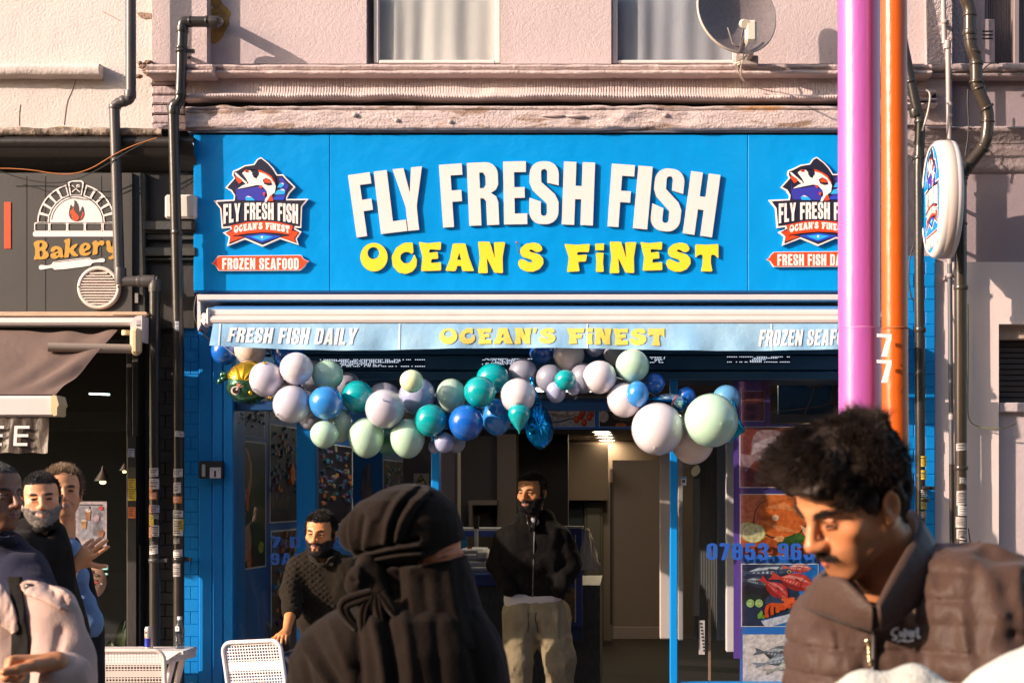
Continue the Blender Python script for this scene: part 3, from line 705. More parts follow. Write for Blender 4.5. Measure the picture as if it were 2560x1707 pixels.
def badge(parent, fn, y0, th, slim, name='badge'):
    "fn maps badge drawing coordinates to (x, z) in a plane; layers step towards the viewer by slim"
    M_ = None
    b = MB().island([[fn(*p) for p in OUT]], y0, y0+th).build(name, FISHW, parent)
    MB().island([[fn(*p) for p in INN]], y0-slim, y0).build('navy_field', NAVY, b)
    mb = MB(); ms = [INDIGO, BLUEB, FISHW, RED, NAVY, CYAN]
    for k, (ly, m, ls) in enumerate(ART):
        mb.island([[fn(*p) for p in l] for l in ls], y0-slim*(1+ly)-slim*.02*k, y0-slim*.5, ms.index(m))
    mb.build('fish_emblem', ms, b)
    def wp(u, v): return (u, v)
    t = MB()
    def line(text, x0, x1, yb, yt, font, warp):
        # drawing coordinates with warped cells
        adv = []; q = 0
        for ch in text:
            w, isl = font(ch); adv.append((q, isl)); q += w+.07
        q -= .07
        for o, isl in adv:
            for i in isl:
                ls = []
                for l in i:
                    l = [r for a, c in zip(l, l[1:]+l[:1]) for r in (a, ((a[0]+c[0])/2, (a[1]+c[1])/2))]
                    ls.append([fn(*warp((o+x)/q, z)) for x, z in l])
                t.island(ls, y0-slim*3.6, y0-slim*2)
    line('FLY FRESH FISH', 0, 0, 0, 0, impact, lambda u, v: (192+u*(1105-192), (885-55*math.sin(math.pi*u))*(1-v)+v*(642-18*math.sin(math.pi*u))))
    line("OCEAN'S FiNEST", 0, 0, 0, 0, funky, lambda u, v: (320+u*(1000-320), (1000-48*math.sin(math.pi*u))*(1-v)+v*(905-40*math.sin(math.pi*u))))
    t.build('lettering', FISHW, b)
    return b
BAN = [(40, 1365), (70, 1350), (95, 1305), (130, 1272), (1140, 1262), (1165, 1300), (1195, 1325), (1238, 1335), (1205, 1360), (1185, 1400), (1140, 1440), (1120, 1450), (130, 1455), (105, 1420), (85, 1385)]
def banner(parent, fn, y0, th, slim, text):
    b = MB().island([[fn(*p) for p in BAN]], y0, y0+th).build('banner', FISHW, parent)
    c = [(640, 1360)]; ins = [(640+(x-640)*.988, 1360+(y-1360)*.93) for x, y in BAN]
    MB().island([[fn(*p) for p in ins]], y0-slim, y0).build('red_field', RED, b)
    t = MB(); adv = []; q = 0
    for ch in text:
        w, isl = impact(ch); adv.append((q, isl)); q += w+.08
    q -= .08
    for o, isl in adv:
        for i in isl: t.island([[fn(175+(o+x)/q*(1112-175), 1440-z*140) for x, z in l] for l in i], y0-slim*2, y0-slim*.9)
    t.build('lettering', FISHW, b)
BD = 8.978
fn1 = lambda x, y: (X(520+x*.20408, BD), Z(380+y*.20408, BD))
badge(sign, fn1, BD, .018, .0015); banner(sign, fn1, BD, .018, .0015, 'FROZEN SEAFOOD')
fn2 = lambda x, y: (X(1907+x*.2075, BD), Z(379+y*.2035, BD))
fn2b = lambda x, y: (X(1907+x*.2075, BD), Z(371+y*.2035, BD))
badge(sign, fn2, BD, .018, .0015); banner(sign, fn2b, BD, .018, .0015, 'FRESH FISH DAILY')

# ------------------------------------------------------------------ the shop's awning, nearly rolled in
aw = thing('shop_awning', 'retracted white awning with pale blue valance printed FRESH FISH DAILY under the blue sign', 'awning', (X(1330, 8.9), 8.9, Z(760, 8.9)))
FABRIC = mat('awning_blue_fabric', (.05, .22, .50), .7, bump=[(200, .001, 3)])
VAL = mat('valance_fabric', (.19, .40, .62), .75, var=(5, (.28, .47, .62), .18), bump=[(250, .0008, 3), (12, .006, 4)])
def bar(name, prof, px0, px1, d, m, par, caps=True):
    mb = MB(); pr = [(y, Z(p, d)) for y, p in prof]; xa, xb = X(px0, d), X(px1, d); n = len(pr)
    vs = [(xa, y, z) for y, z in pr]+[(xb, y, z) for y, z in pr]
    mb.add(vs, [(i, i+n, (i+1) % n+n, (i+1) % n) for i in range(n)]+[tuple(range(n)), tuple(range(n, 2*n))[::-1]])
    return mb.build(name, m, par)
bar('cassette', [(8.84, 735), (8.82, 739), (8.82, 749), (8.835, 752), (8.98, 752), (9.02, 745), (9.02, 731)], 494, 2118, 8.82, WHITEP, aw)
part('back_plate', aw, WHITEP, 500, 752, 2118, 812, 8.97, 9.03)
# fabric roll seen between the bars
bar('fabric', [(8.955, 753), (8.80, 768), (8.70, 775), (8.70, 779), (8.80, 782), (8.955, 790)], 532, 2118, 8.8, FABRIC, aw)
bar('front_bar', [(8.66, 771), (8.635, 774), (8.62, 780), (8.618, 786), (8.622, 789), (8.612, 790), (8.605, 800), (8.61, 807), (8.625, 810), (8.72, 810), (8.73, 790), (8.72, 772)], 521, 2118, 8.62, WHITEP, aw)
cap = MB(); cap.pbox(515, 769, 523, 811, 8.60, 8.75, 0, .008); cap.build('end_cap', WHITEP, aw)
cap = MB(); cap.island([[(X(a, 8.84), Z(b, 8.84)) for a, b in ((493, 737), (500, 735), (502, 812), (495, 828), (493, 815))]], 8.84, 9.02, back=True)
cap.build('end_plate', WHITEP, aw)
m = MB(); m.tube([W(505, 800, 8.95), W(512, 790, 8.85), W(522, 800, 8.78)], .02, 10); m.tube([W(500, 790, 8.9), W(518, 812, 8.8)], .017, 10); m.build('folding_arm', mat('arm_grey', (.45, .42, .40), .4), aw)
MB().tube([W(a, b, 8.88) for a, b in smooth_path([(493, 735), (486, 760), (485, 790), (493, 815), (510, 835), (528, 853)], 2)], .004, 6).build('cable', mat('black_cable', (.02, .018, .016), .5), aw)
# valance: hangs from the front bar, slightly rippled, with seams
def val_pt(px, v):
    u = (px-530)/(2118-530); d = 8.598+.010*math.sin(px*.021)*v+.008*math.sin(px*.053+1)*v-.02*v
    left = 533-5*v if px <= 533 else px
    bot = 865+9*min(1, max(0, (px-528)/330))-3*math.sin(px*.006)*1.2
    return (X(left, 8.6), d, Z(809+(bot-809)*v, 8.6))
P = [[val_pt(528+(2118-528)*i/160, j/8) for j in range(9)] for i in range(161)]
P2 = [[(x, y+.004, z) for x, y, z in r] for r in P]
mb = MB(); mb.grid(P); mb.grid([r[::-1] for r in P2]); vo = mb.build('valance', VAL, aw)
for px in (549, 997, 1466, 1926):
    P = [[(lambda q: (q[0], q[1]-.003, q[2]))(val_pt(px+k, j/8)) for j in range(9)] for k in (0, 2.2, 4.4)]
    MB().grid(P).build('seam', mat('valance_seam', (.50, .60, .68), .8), vo)
PRW = mat('valance_print_white', (.78, .74, .72), .7, var=(10, (.66, .68, .70), .3)); PRY = mat('valance_print_yellow', (.80, .56, .06), .7, var=(10, (.68, .52, .12), .3))
def val_text(text, px0, px1, py0, py1, font, m):
    adv = []; q = 0
    for ch in text:
        w, isl = font(ch); adv.append((q, isl)); q += w+.08
    q -= .08
    for k, (o, isl) in enumerate(adv):
        mb = MB()
        for i in isl:
            ls = [[(px0+(o+x)/q*(px1-px0)+(z-.5)*6*(font is impact), py1-(py1-py0)*z) for x, z in l] for l in i]
            b0 = len(mb.v); mb.island(ls, 0, 0)
            for n in range(b0, len(mb.v)):
                a, _, c = mb.v[n]; t = val_pt(a, (c-809)/62); mb.v[n] = (t[0], t[1]-.0035-.0003*(k % 2), t[2])
        if not mb.f: continue
        mb.f = [f[::-1] for f in mb.f]     # outline rows run downwards: turn the faces to the street
        mb.build('letter', m, vo)
val_text('FRESH FISH DAILY', 573, 893, 820, 858, impact, PRW); val_text("OCEAN'S FiNEST", 1099, 1661, 820, 861, funky, PRY); val_text('FROZEN SEAFO', 1898, 2108, 823, 861, impact, PRW)

# ------------------------------------------------------------------ shop front frame, shutter box, glass
front = thing('glazed_frontage', 'blue framed glazed shop front with open doorway beneath the balloon garland', 'shop front', (X(1330, 9.05), 9.05, 0))
TEAL = mat('shutter_box_blue', (.014, .075, .16), .45, bump=[(30, .001, 3)])
part('header', front, TEAL, 582, 800, 2240, 885, 8.98, 9.5)
part('header', front, TEAL, 582, 888, 2240, 925, 9.0, 9.5, .004)
part('header', front, TEAL, 582, 928, 2240, 948, 8.985, 9.5, .004)
LED = mat('led_dots', (.6, .65, .8), .4, emit=((.75, .85, 1.), .75))
def led(px0, px1, py0, py1, rows, seed, skew=18):
    rd = random.Random(seed); mb = MB(); f = part('led_display', front, mat('led_panel', (.008, .02, .05), .3), px0, py0, px1, py1, 8.992, 9.0, .001)
    for j in range(rows):
        runs = [(0, 1)] if j in (0, rows-1) else [(rd.uniform(0, .4), rd.uniform(.5, 1))]
        for a, b in runs:
            p = px0+a*(px1-px0)
            while p < px0+b*(px1-px0):
                if rd.random() < .82: mb.pbox(p, py0+2+j*(py1-py0-4)/rows, p+2.1, py0+3.7+j*(py1-py0-4)/rows, 8.9885, 8.991)
                p += 4.4
    o = mb.build('led_dots', LED, f); o['kind'] = 'stuff'
led(800, 1062, 896, 920, 6, 1); led(1205, 1330, 894, 914, 6, 2); led(1625, 1662, 890, 910, 5, 3); led(1818, 1976, 889, 909, 5, 4)
TEAL2 = mat('frame_blue_dark', (.005, .05, .16), .4); FRB = mat('frame_blue', (.0, .22, .62), .35)
part('mullion', front, FRB, 1675, 942, 1694, 1945, 9.03, 9.12, .004)
part('transom', front, TEAL2, 583, 1003, 1675, 1026, 9.06, 9.14, .004)
for px in (742, 1080, 1312): part('transom_post', front, TEAL2, px, 948, px+20, 1003, 9.06, 9.14, .003)
part('door_post', front, FRB, 741, 1026, 789, 1945, 9.2, 9.3, .004)
part('door_post', front, FRB, 1078, 1026, 1098, 1945, 9.06, 9.16, .004)
part('bottom_rail', front, FRB, 583, 1690, 1078, 1945, 9.06, 9.14, .004)
part('bottom_rail', front, FRB, 1694, 1705, 2240, 1945, 9.04, 9.12, .004)
part('jamb', front, FRB, 2205, 942, 2240, 1945, 9.03, 9.12, .004)
p1 = part('pane', front, SHOPGLASS, 583, 1026, 1078, 1690, 9.08, 9.086)
part('pane', front, SHOPGLASS, 583, 948, 1675, 1003, 9.09, 9.096)
p2 = part('pane', front, SHOPGLASS, 1694, 948, 2205, 1705, 9.07, 9.076)
VIN = mat('blue_vinyl', (.01, .075, .36), .5)
def vinyl(text, px0, px1, py0, py1, par, d):
    q = 0; adv = []
    for ch in text: w, isl = ring_sans(ch); adv.append((q, isl)); q += w+.14
    q -= .14; x0, x1, z0, z1 = X(px0, d), X(px1, d), Z(py1, d), Z(py0, d)
    for o, isl in adv:
        mb = MB()
        for k, i in enumerate(isl): mb.island([[(x0+(x1-x0)*(o+x)/q, z0+(z1-z0)*z) for x, z in l] for l in i], d-.0003*k, d)
        if mb.f: mb.build('vinyl_letter', VIN, par)
vinyl('7 DAYS A', 676, 912, 1341, 1368, p1, 9.076)
vinyl('9AM -', 676, 800, 1382, 1411, p1, 9.076)
vinyl('07853 963', 1767, 2036, 1357, 1399, p2, 9.066)
s_ = part('sticker', p2, mat('sticker_white', (.6, .58, .56), .6), 1702, 1191, 1716, 1213, 9.066, 9.07)
part('print', s_, mat('sticker_blue', (.05, .3, .55), .6), 1702.5, 1191.5, 1715.5, 1196, 9.0645, 9.066)
part('print', s_, mat('sticker_dark', (.08, .05, .04), .6), 1705, 1199, 1713, 1206, 9.0645, 9.066)

# ------------------------------------------------------------------ printed posters: flat pictures made of coloured shapes
def artmat(rgb, k=1.): return mat('print_%d_%d_%d_%d' % (*rgb, int(k*10)), tuple(c*k for c in srgb(*rgb)), .45, var=(45, tuple(c*.5*k for c in srgb(*rgb)), .2), wear=(130, tuple(min(1, c*1.2*k+.01) for c in srgb(*rgb)), .66))
def fishpoly(cx, cy, L, H, ang, tail=.22):
    top = [(-.5+.78*t, .5*math.sin(math.pi*min(1, t*1.04))**.75) for t in [i/9 for i in range(10)]]
    pts = top[:-1]+[(.27, .07), (.5, .5*tail*2.2), (.44, 0), (.5, -.5*tail*2.2), (.27, -.07)]+[(x, -y*.9) for x, y in top[1:-1]][::-1]
    c, s = math.cos(R(ang)), math.sin(R(ang))
    return [(cx+x*L*c-y*H*s, cy+x*L*s+y*H*c) for x, y in pts]
def poster(par, fn, y0, bg, shapes, name='poster', edge=None, corners=((0, 0), (1, 0), (1, 1), (0, 1)), step=.00025):
    "fn(u, v) -> plane coordinates (u right, v down 0..1)"
    mats = []; mb = MB()
    def mi(m):
        if m not in mats: mats.append(m)
        return mats.index(m)
    F = lambda p: fn(*p)
    if edge is not None:
        mb.island([[F(p) for p in ((-.012, -.012), (1.012, -.012), (1.012, 1.012), (-.012, 1.012))]], y0, y0+.002, mi(edge))
    mb.island([[F(p) for p in corners]], y0-.0006, y0, mi(artmat(bg)))
    for k, (rgb, pts) in enumerate(shapes):
        mb.island([[F((min(1, max(0, a)), min(1, max(0, b)))) for a, b in pts]], y0-.0012-step*.25*k, y0-.0006, mi(artmat(rgb)))
    return mb.build(name, mats, par)
def circ(cx, cy, rx, ry=None, n=14): return arc(cx, cy, rx, ry or rx, 0, 360-360/n, n-1)
def blob(cx, cy, rx, ry, seed, n=18, a=.35):
    rd = random.Random(seed); return smooth_path([(cx+rx*(1-a*rd.random())*math.cos(2*math.pi*i/n), cy+ry*(1-a*rd.random())*math.sin(2*math.pi*i/n)) for i in range(n)], 1, True)
def citrus(cx, cy, r, rim, flesh, k=1.0):
    s = [(rim, circ(cx, cy, r, r*k)), ((235, 230, 200), circ(cx, cy, r*.88, r*.88*k)), (flesh, circ(cx, cy, r*.8, r*.8*k))]
    for i in range(8):
        a = i*math.pi/4; s.append(((240, 235, 205), [(cx+.03*r*math.cos(a+1.57), cy+.03*r*k*math.sin(a+1.57)), (cx+r*.8*math.cos(a), cy+r*.8*k*math.sin(a)), (cx-.03*r*math.cos(a+1.57), cy-.03*r*k*math.sin(a+1.57))]))
    return s
def fish(cx, cy, L, H, ang, body, back, belly, eye=True, tail=.22):
    sh = [(body, fishpoly(cx, cy, L, H, ang, tail))]; c, s = math.cos(R(ang)), math.sin(R(ang))
    T = lambda x, y: (cx+x*L*c-y*H*s, cy+x*L*s+y*H*c)
    sh.append((back, [T(x, y) for x, y in ((-.44, -.14), (-.3, -.36), (-.1, -.44), (.1, -.36), (.26, -.08), (.1, -.16), (-.15, -.22))]))
    sh.append((belly, [T(x, y) for x, y in ((-.42, .12), (-.2, .3), (.1, .28), (.25, .06), (0, .12), (-.25, .12))]))
    sh.append((back, [T(x, y) for x, y in ((-.25, -.3), (-.22, -.1), (-.22, .1), (-.27, .28), (-.245, .28), (-.195, .1), (-.195, -.1), (-.23, -.32))]))
    sh.append((back, [T(x, y) for x, y in ((-.2, .02), (-.05, .1), (-.06, .2), (-.16, .14))]))
    for k in range(5):
        u = -.12+k*.07; sh.append((belly, [T(u, -.16+.02*k), T(u+.035, -.13+.02*k), T(u+.015, .02), T(u-.015, 0)]))
    if eye: sh += [((225, 190, 120), circ(*T(-.38, -.1), L*.032)), ((15, 12, 12), circ(*T(-.38, -.1), L*.02))]
    return sh
PW = mat('poster_white_edge', (.62, .58, .57), .5)
PURPLE = mat('window_purple_band', (.16, .055, .30), .4, var=(4, (.10, .06, .34), .3)); PBLUE = mat('window_poster_blue', (.02, .11, .42), .4, var=(4, (.015, .16, .5), .3))
wp = thing('window_poster_column', 'tall column of seafood photographs on blue backing inside the right-hand shop window', 'poster', (X(1950, 9.1), 9.1, 0))
WD = 9.10
part('backing', wp, PBLUE, 1850, 1285, 2110, 1712, WD, WD+.01)
part('purple_band', wp, PURPLE, 1834, 950, 1852, 1645, WD-.002, WD+.01)
part('backing', wp, mat('window_violet', (.05, .035, .16), .4), 1852, 945, 1925, 1060, WD, WD+.01); part('backing', wp, mat('window_violet', ()), 1852, 1060, 2110, 1285, WD, WD+.01)
def rect_fn(px0, py0, px1, py1, d): return lambda u, v: (X(px0+u*(px1-px0), d), Z(py0+v*(py1-py0), d))
br = (88, 40, 18)
poster(wp, rect_fn(1854, 978, 1910, 1052, WD-.003), WD-.003, (96, 46, 22), [((60, 25, 12), blob(.4, .55, .4, .12, 3)), ((125, 66, 36), blob(.5, .25, .45, .08, 4)), ((40, 18, 10), blob(.45, .85, .3, .08, 6)), ((140, 80, 50), blob(.4, .4, .35, .05, 8))], 'photo', PW)
poster(wp, rect_fn(1851, 1068, 2095, 1217, WD-.003), WD-.003, (118, 52, 24), fish(.3, .42, .75, .75, 152, (150, 118, 118), (96, 70, 74), (190, 165, 165))+[((95, 38, 14), blob(.5, .9, .5, .12, 2))]+citrus(.33, .80, .11, (200, 150, 60), (205, 170, 110), 1.2), 'photo', PW)
salm = [((225, 120, 62), [(0, 0), (.22, 0), (.12, .42), (0, .62)]), ((180, 82, 30), [(0, .75), (1, .55), (1, 1), (0, 1)]), ((70, 45, 30), blob(.42, .38, .32, .37, 5, 20, .12)), ((222, 106, 38), blob(.42, .37, .305, .35, 5, 20, .12)), ((236, 140, 78), [(.22, .22), (.45, .12), (.66, .3), (.44, .24)]), ((236, 140, 78), [(.2, .42), (.4, .5), (.62, .62), (.4, .6)]),
        ((200, 88, 30), [(.16, .34), (.34, .36), (.36, .42), (.17, .41)]), ((245, 200, 165), circ(.36, .38, .035, .05)), ((250, 190, 150), [(.62, .5), (.72, .58), (.74, .72), (.66, .66)]),
        ((228, 118, 52), [(.3, 0), (.6, 0), (.72, .2), (.5, .06), (.28, .14)])]+citrus(.06, .58, .11, (205, 185, 80), (228, 210, 150), 1.25)+citrus(.13, .63, .13, (215, 195, 90), (230, 214, 150), 1.25)+[((52, 88, 28), blob(.55, .76, .16, .16, 11, 22, .6)), ((40, 70, 20), blob(.46, .82, .09, .1, 12, 16, .6)), ((245, 170, 110), blob(.4, .72, .06, .06, 13)), ((66, 110, 36), blob(.62, .70, .08, .08, 14, 18, .6))]
poster(wp, rect_fn(1852, 1236, 2092, 1388, WD-.003), WD-.003, (205, 110, 45), salm, 'photo', PW)
seaf = [((20, 110, 190), [(.6, 0), (1, 0), (1, 1), (.3, 1), (.25, .9), (.85, .75)]), ((205, 205, 215), [(.25, .92), (.9, .72), (1, .8), (.4, 1), (.3, 1)])]+fish(.3, .12, .85, .24, 176, (70, 84, 110), (36, 44, 64), (190, 195, 205))+fish(.72, .06, .4, .16, 184, (215, 105, 98), (190, 60, 50), (235, 190, 185))+\
       [((24, 26, 24), blob(.2, .45, .3, .2, 4)), ((40, 60, 90), blob(.45, .58, .2, .1, 7)), ((28, 44, 26), blob(.12, .55, .16, .1, 8))]+fish(.16, .28, .4, .18, 190, (74, 86, 100), (40, 46, 54), (170, 178, 186))+fish(.66, .27, .62, .3, 197, (205, 62, 50), (150, 30, 26), (232, 140, 128))+fish(.42, .38, .5, .24, 222, (196, 52, 48), (150, 28, 30), (225, 120, 120))+\
       citrus(.11, .63, .055, (90, 150, 40), (150, 190, 80), 1.25)+citrus(.225, .63, .055, (90, 150, 40), (160, 195, 90), 1.25)+[((120, 165, 50), [(.2, .83), (.26, .74), (.275, .8), (.24, .86)]), ((110, 155, 46), [(.2, .85), (.3, .82), (.3, .88), (.22, .88)])]
for a in range(6): seaf.append(((224-12*(a % 2), 72+10*(a % 3), 22), stroke(smooth_path([(.33+.07*a, .86-.04*a), (.32+.07*a, .7-.02*a), (.4+.07*a, .62+.012*a), (.52+.06*a, .74-.02*a)], 2), [.055-.0028*i for i in range(14)][:len(smooth_path([(0, 0)]*4, 2))] if False else .045)))
seaf += [((236, 96, 40), blob(.62, .6, .12, .1, 21, 20, .5)), ((200, 50, 14), blob(.7, .66, .1, .06, 22, 18, .5)), ((215, 205, 190), blob(.66, .93, .03, .03, 23)), ((215, 205, 190), blob(.72, .9, .025, .025, 24))]
poster(wp, rect_fn(1855, 1410, 2044, 1564, WD-.003), WD-.003, (30, 46, 70), seaf, 'photo', PW)
white = fish(.36, .40, .5, .36, 190, (96, 100, 108), (56, 58, 64), (176, 180, 186))+fish(.4, .55, .62, .26, 160, (140, 148, 160), (74, 82, 96), (205, 210, 218))+fish(.5, .66, .62, .26, 155, (176, 172, 160), (110, 104, 90), (222, 218, 206))+[((226, 120, 50), stroke(smooth_path([(.46, .95), (.56, .78), (.7, .68), (.84, .66)], 2), .09)), ((240, 150, 80), stroke(smooth_path([(.52, .84), (.62, .74), (.74, .7)], 2), .03)), ((220, 190, 90), circ(.86, .78, .06, .09))]
poster(wp, rect_fn(1857, 1585, 2092, 1704, WD-.003), WD-.003, (226, 212, 208), white, 'photo')

# ------------------------------------------------------------------ inside the fish shop
inn = thing('shop_interior', 'dim brown interior of the fish shop seen through the open doorway', 'shop interior', (X(1400, 12), 12, 0))
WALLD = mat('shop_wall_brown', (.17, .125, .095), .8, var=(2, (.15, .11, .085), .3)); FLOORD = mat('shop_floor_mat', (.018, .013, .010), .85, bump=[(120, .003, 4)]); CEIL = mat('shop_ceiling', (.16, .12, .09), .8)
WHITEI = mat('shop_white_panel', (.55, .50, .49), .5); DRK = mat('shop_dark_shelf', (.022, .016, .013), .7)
XL, XR = X(583, 9.1), X(2140, 9.1)
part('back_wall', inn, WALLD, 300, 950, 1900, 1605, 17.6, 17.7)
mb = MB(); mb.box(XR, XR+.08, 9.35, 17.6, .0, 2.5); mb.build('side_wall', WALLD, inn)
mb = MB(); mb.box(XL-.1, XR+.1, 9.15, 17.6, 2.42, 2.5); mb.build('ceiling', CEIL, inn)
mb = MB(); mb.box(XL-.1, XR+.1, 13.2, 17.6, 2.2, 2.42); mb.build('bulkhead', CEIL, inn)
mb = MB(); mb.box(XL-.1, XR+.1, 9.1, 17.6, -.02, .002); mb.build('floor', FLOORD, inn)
LAMP = mat('downlight_glow', (1, .85, .6), .5, emit=((1, .80, .50), 60))
def downlight(px, py, z, r):
    d = (CAMZ-z)*FPX/(py-PPY); c = W(px, py, d); o = MB(); o.lathe([(r*1.25, 0), (r*1.25, -.006), (r, -.008), (r, -.004)], (c.x, d, z), 16); lo = o.build('downlight', WHITEI, inn)
    MB().lathe([(0, -.005), (r, -.005)], (c.x, d, z), 16).build('lamp', LAMP, lo)
for i in range(7): downlight(1504+i*4.6, 1078+i*7.0, 2.2, .09)
downlight(1730, 943, 2.42, .11); downlight(1862, 953, 2.42, .11)
for px, py in ((1184, 1107), (1293, 1129)): downlight(px, py, 2.2, .06)
PANELG = mat('ceiling_light_panel', (.8, .8, .8), .5, emit=((1, .93, .82), 5))
for a, b, d in ((850, 935, 11.2), (960, 1085, 11.2), (1120, 1300, 12.2), (1340, 1500, 12.2)): MB().box(X(a, d), X(b, d), d, d+.28, 2.405, 2.418).build('ceiling_light_panel', PANELG, inn)
# panels along the left: fish photographs on a blue-framed wall that runs inwards
import itertools
ALX = lambda d: XL+(d-9.1)*.06
def side_fn(d0, d1, z0, z1): return lambda u, v: (d0+(d1-d0)*u, z1+(z0-z1)*v)
lw = MB(); lw.add([(ALX(9.16), 9.16, 0), (ALX(17.6), 17.6, 0), (ALX(17.6), 17.6, 2.45), (ALX(9.16), 9.16, 2.45)], [(0, 1, 2, 3)]); lw = lw.build('picture_wall', mat('picture_wall_blue', (.02, .13, .40), .45), inn)
def wall_poster(px0, px1, pyt, pyb, bg, seed, kind):
    # depth of the wall under a photograph column: solve X(px,d)=ALX(d)
    dd = lambda px: (XL-9.1*.06)/((px-PPX)/FPX-.06)
    d0, d1 = dd(px0), dd(px1); z1, z0 = Z(pyt, d0), Z(pyb, d0); rd = random.Random(seed); sh = []
    if kind == 'fish': sh = [((26, 50, 22), blob(.75, .5, .3, .5, seed)), ((150, 112, 84), blob(.35, .25, .22, .24, seed+1, 18, .2)), ((90, 66, 48), blob(.36, .22, .14, .18, seed+2)), ((60, 110, 120), blob(.22, .42, .07, .1, seed+3)), ((170, 74, 26), blob(.4, .45, .06, .12, seed+4)), ((140, 105, 82), blob(.3, .76, .24, .22, seed+5, 18, .2)), ((24, 24, 30), blob(.3, .62, .2, .06, seed+6)), ((160, 80, 40), blob(.45, .95, .08, .1, seed+7)), ((120, 130, 40), blob(.85, .85, .1, .06, seed+8))]
    else:
        cols = [(60, 90, 120), (40, 60, 90), (90, 70, 110), (120, 110, 90), (150, 90, 50), (34, 50, 40), (70, 50, 80), (40, 90, 110)]
        for k in range(70): sh.append((rd.choice(cols), blob(rd.random(), rd.random()*.75, .03+.04*rd.random(), .012+.03*rd.random(), seed+k)))
        if kind == 'coral': sh.append(((190, 84, 30), blob(.72, .5, .09, .12, seed+99, 16, .1)))
    fn = side_fn(d0, d1, z0, z1); y0 = 0
    mats = []; mb = MB()
    def mi(m):
        if m not in mats: mats.append(m)
        return mats.index(m)
    Mx = Matrix(((0, 1, 0, 0), (1, 0, 0, 0), (0, 0, 1, 0), (0, 0, 0, 1)))
    mb.island([[fn(a, b) for a, b in ((-.04, -.015), (1.04, -.015), (1.04, 1.015), (-.04, 1.015))]], 0, -.001, mi(PW)); mb.island([[fn(a, b) for a, b in ((0, 0), (1, 0), (1, 1), (0, 1))]], .001, 0, mi(artmat(bg, 2.5)))
    for k, (rgb, pts) in enumerate(sh): mb.island([[fn(min(1, max(0, a)), min(1, max(0, b))) for a, b in pts]], .0016+.0003*k, .001, mi(artmat(rgb, 2.2)))
    vs = []
    for a, s, z in mb.v:  # a = depth along the wall, s = height off it
        vs.append((ALX(a)+.004+s, a, z))
    mb.v = vs; mb.f = [f[::-1] for f in mb.f]
    mb.build('fish_photo', mats, inn)
wall_poster(584, 661, 1102, 1424, (22, 26, 16), 40, 'fish'); wall_poster(587, 658, 985, 1085, (26, 60, 96), 60, 'none')
wall_poster(675, 740, 1062, 1304, (18, 18, 24), 80, 'coral'); wall_poster(676, 739, 985, 1045, (40, 30, 26), 120, 'coral')
wall_poster(792, 878, 1108, 1312, (16, 12, 22), 160, 'reef'); wall_poster(958, 1010, 1150, 1300, (14, 16, 18), 200, 'reef')
wall_poster(678, 740, 1330, 1640, (64, 50, 42), 240, 'none')
part('inner_post', inn, FRB, 882, 1090, 956, 1700, 10.4, 10.45, .004)
MB().island([[(X(a, 10.39), Z(b, 10.39)) for a, b in smooth_path([(902, 1245), (905, 1190), (914, 1162), (924, 1155), (927, 1180), (928, 1215), (932, 1240), (926, 1262)], 1, True)]], 10.39, 10.394).build('fish_tail_print', mat('fish_tail_print', (.30, .26, .22), .5, var=(24, (.14, .11, .09), .2, (3, 1, .6))), inn)
part('brown_panel', inn, WALLD, 1008, 1060, 1077, 1700, 10.2, 10.25)
cc = part('warning_notice', inn, mat('notice_cream', (.55, .48, .38), .6), 1034, 1183, 1071, 1213, 10.18, 10.2)
MB().island([[(X(a, 10.175), Z(b, 10.175)) for a, b in ((1038, 1211), (1067, 1211), (1052.5, 1186))]], 10.175, 10.18).build('triangle', DARKGAP, cc)
MB().island([[(X(a, 10.172), Z(b, 10.172)) for a, b in ((1041.5, 1209), (1063.5, 1209), (1052.5, 1190))]], 10.172, 10.175).build('triangle', mat('warning_yellow', (.75, .58, .05), .6), cc)
m = MB(); m.island([[(X(a, 10.169), Z(b, 10.169)) for a, b in ((1045, 1206), (1047, 1201), (1057, 1196), (1059, 1199), (1050, 1204), (1048, 1207))]], 10.169, 10.172); m.build('camera_symbol', DARKGAP, cc)
part('white_column', inn, WHITEI, 1099, 1100, 1142, 1710, 10.5, 10.7, .004); part('column_edge', inn, mat('edge_grey', (.30, .27, .25), .5), 1138, 1100, 1144, 1710, 10.49, 10.7, .002)
part('dark_shelf', inn, DRK, 1146, 1090, 1243, 1330, 13.6, 13.9); part('cabinet', inn, mat('shelf_brown', (.09, .066, .05), .8), 1243, 1085, 1290, 1330, 13.5, 13.9)
part('cabinet', inn, mat('shelf_brown', ()), 1170, 1250, 1242, 1262, 13.3, 13.6); part('cabinet', inn, mat('shelf_brown', ()), 1172, 1262, 1180, 1330, 13.3, 13.6)
part('dark_shelf', inn, DRK, 1290, 1085, 1420, 1330, 14.5, 14.7); part('dark_shelf', inn, mat('shelf_brown', ()), 1365, 1110, 1520, 1250, 16.6, 16.8)
part('door_frame', inn, mat('door_frame_grey', (.16, .13, .115), .6), 1400, 1205, 1530, 1600, 16.9, 17.0); dr = part('back_door', inn, mat('back_door_green', (.09, .085, .072), .6), 1460, 1213, 1508, 1590, 16.8, 16.9, .01)
part('door_frame', inn, mat('blue_curtain_dark', (.012, .022, .034), .8), 1422, 1213, 1458, 1590, 16.82, 16.9)
for (a, b) in ((1230, 1400), (1420, 1560)): part('door_panel', dr, mat('back_door_green', ()), 1466, a, 1502, b, 16.78, 16.8, .01)
part('partition', inn, WALLD, 1531, 1150, 1652, 1596, 13.4, 13.5); part('skirting', inn, mat('skirting_brown', (.22, .17, .14), .6), 1531, 1566, 1652, 1598, 13.36, 13.4, .006); part('partition_edge', inn, DRK, 1525, 1200, 1531, 1560, 13.38, 13.5)
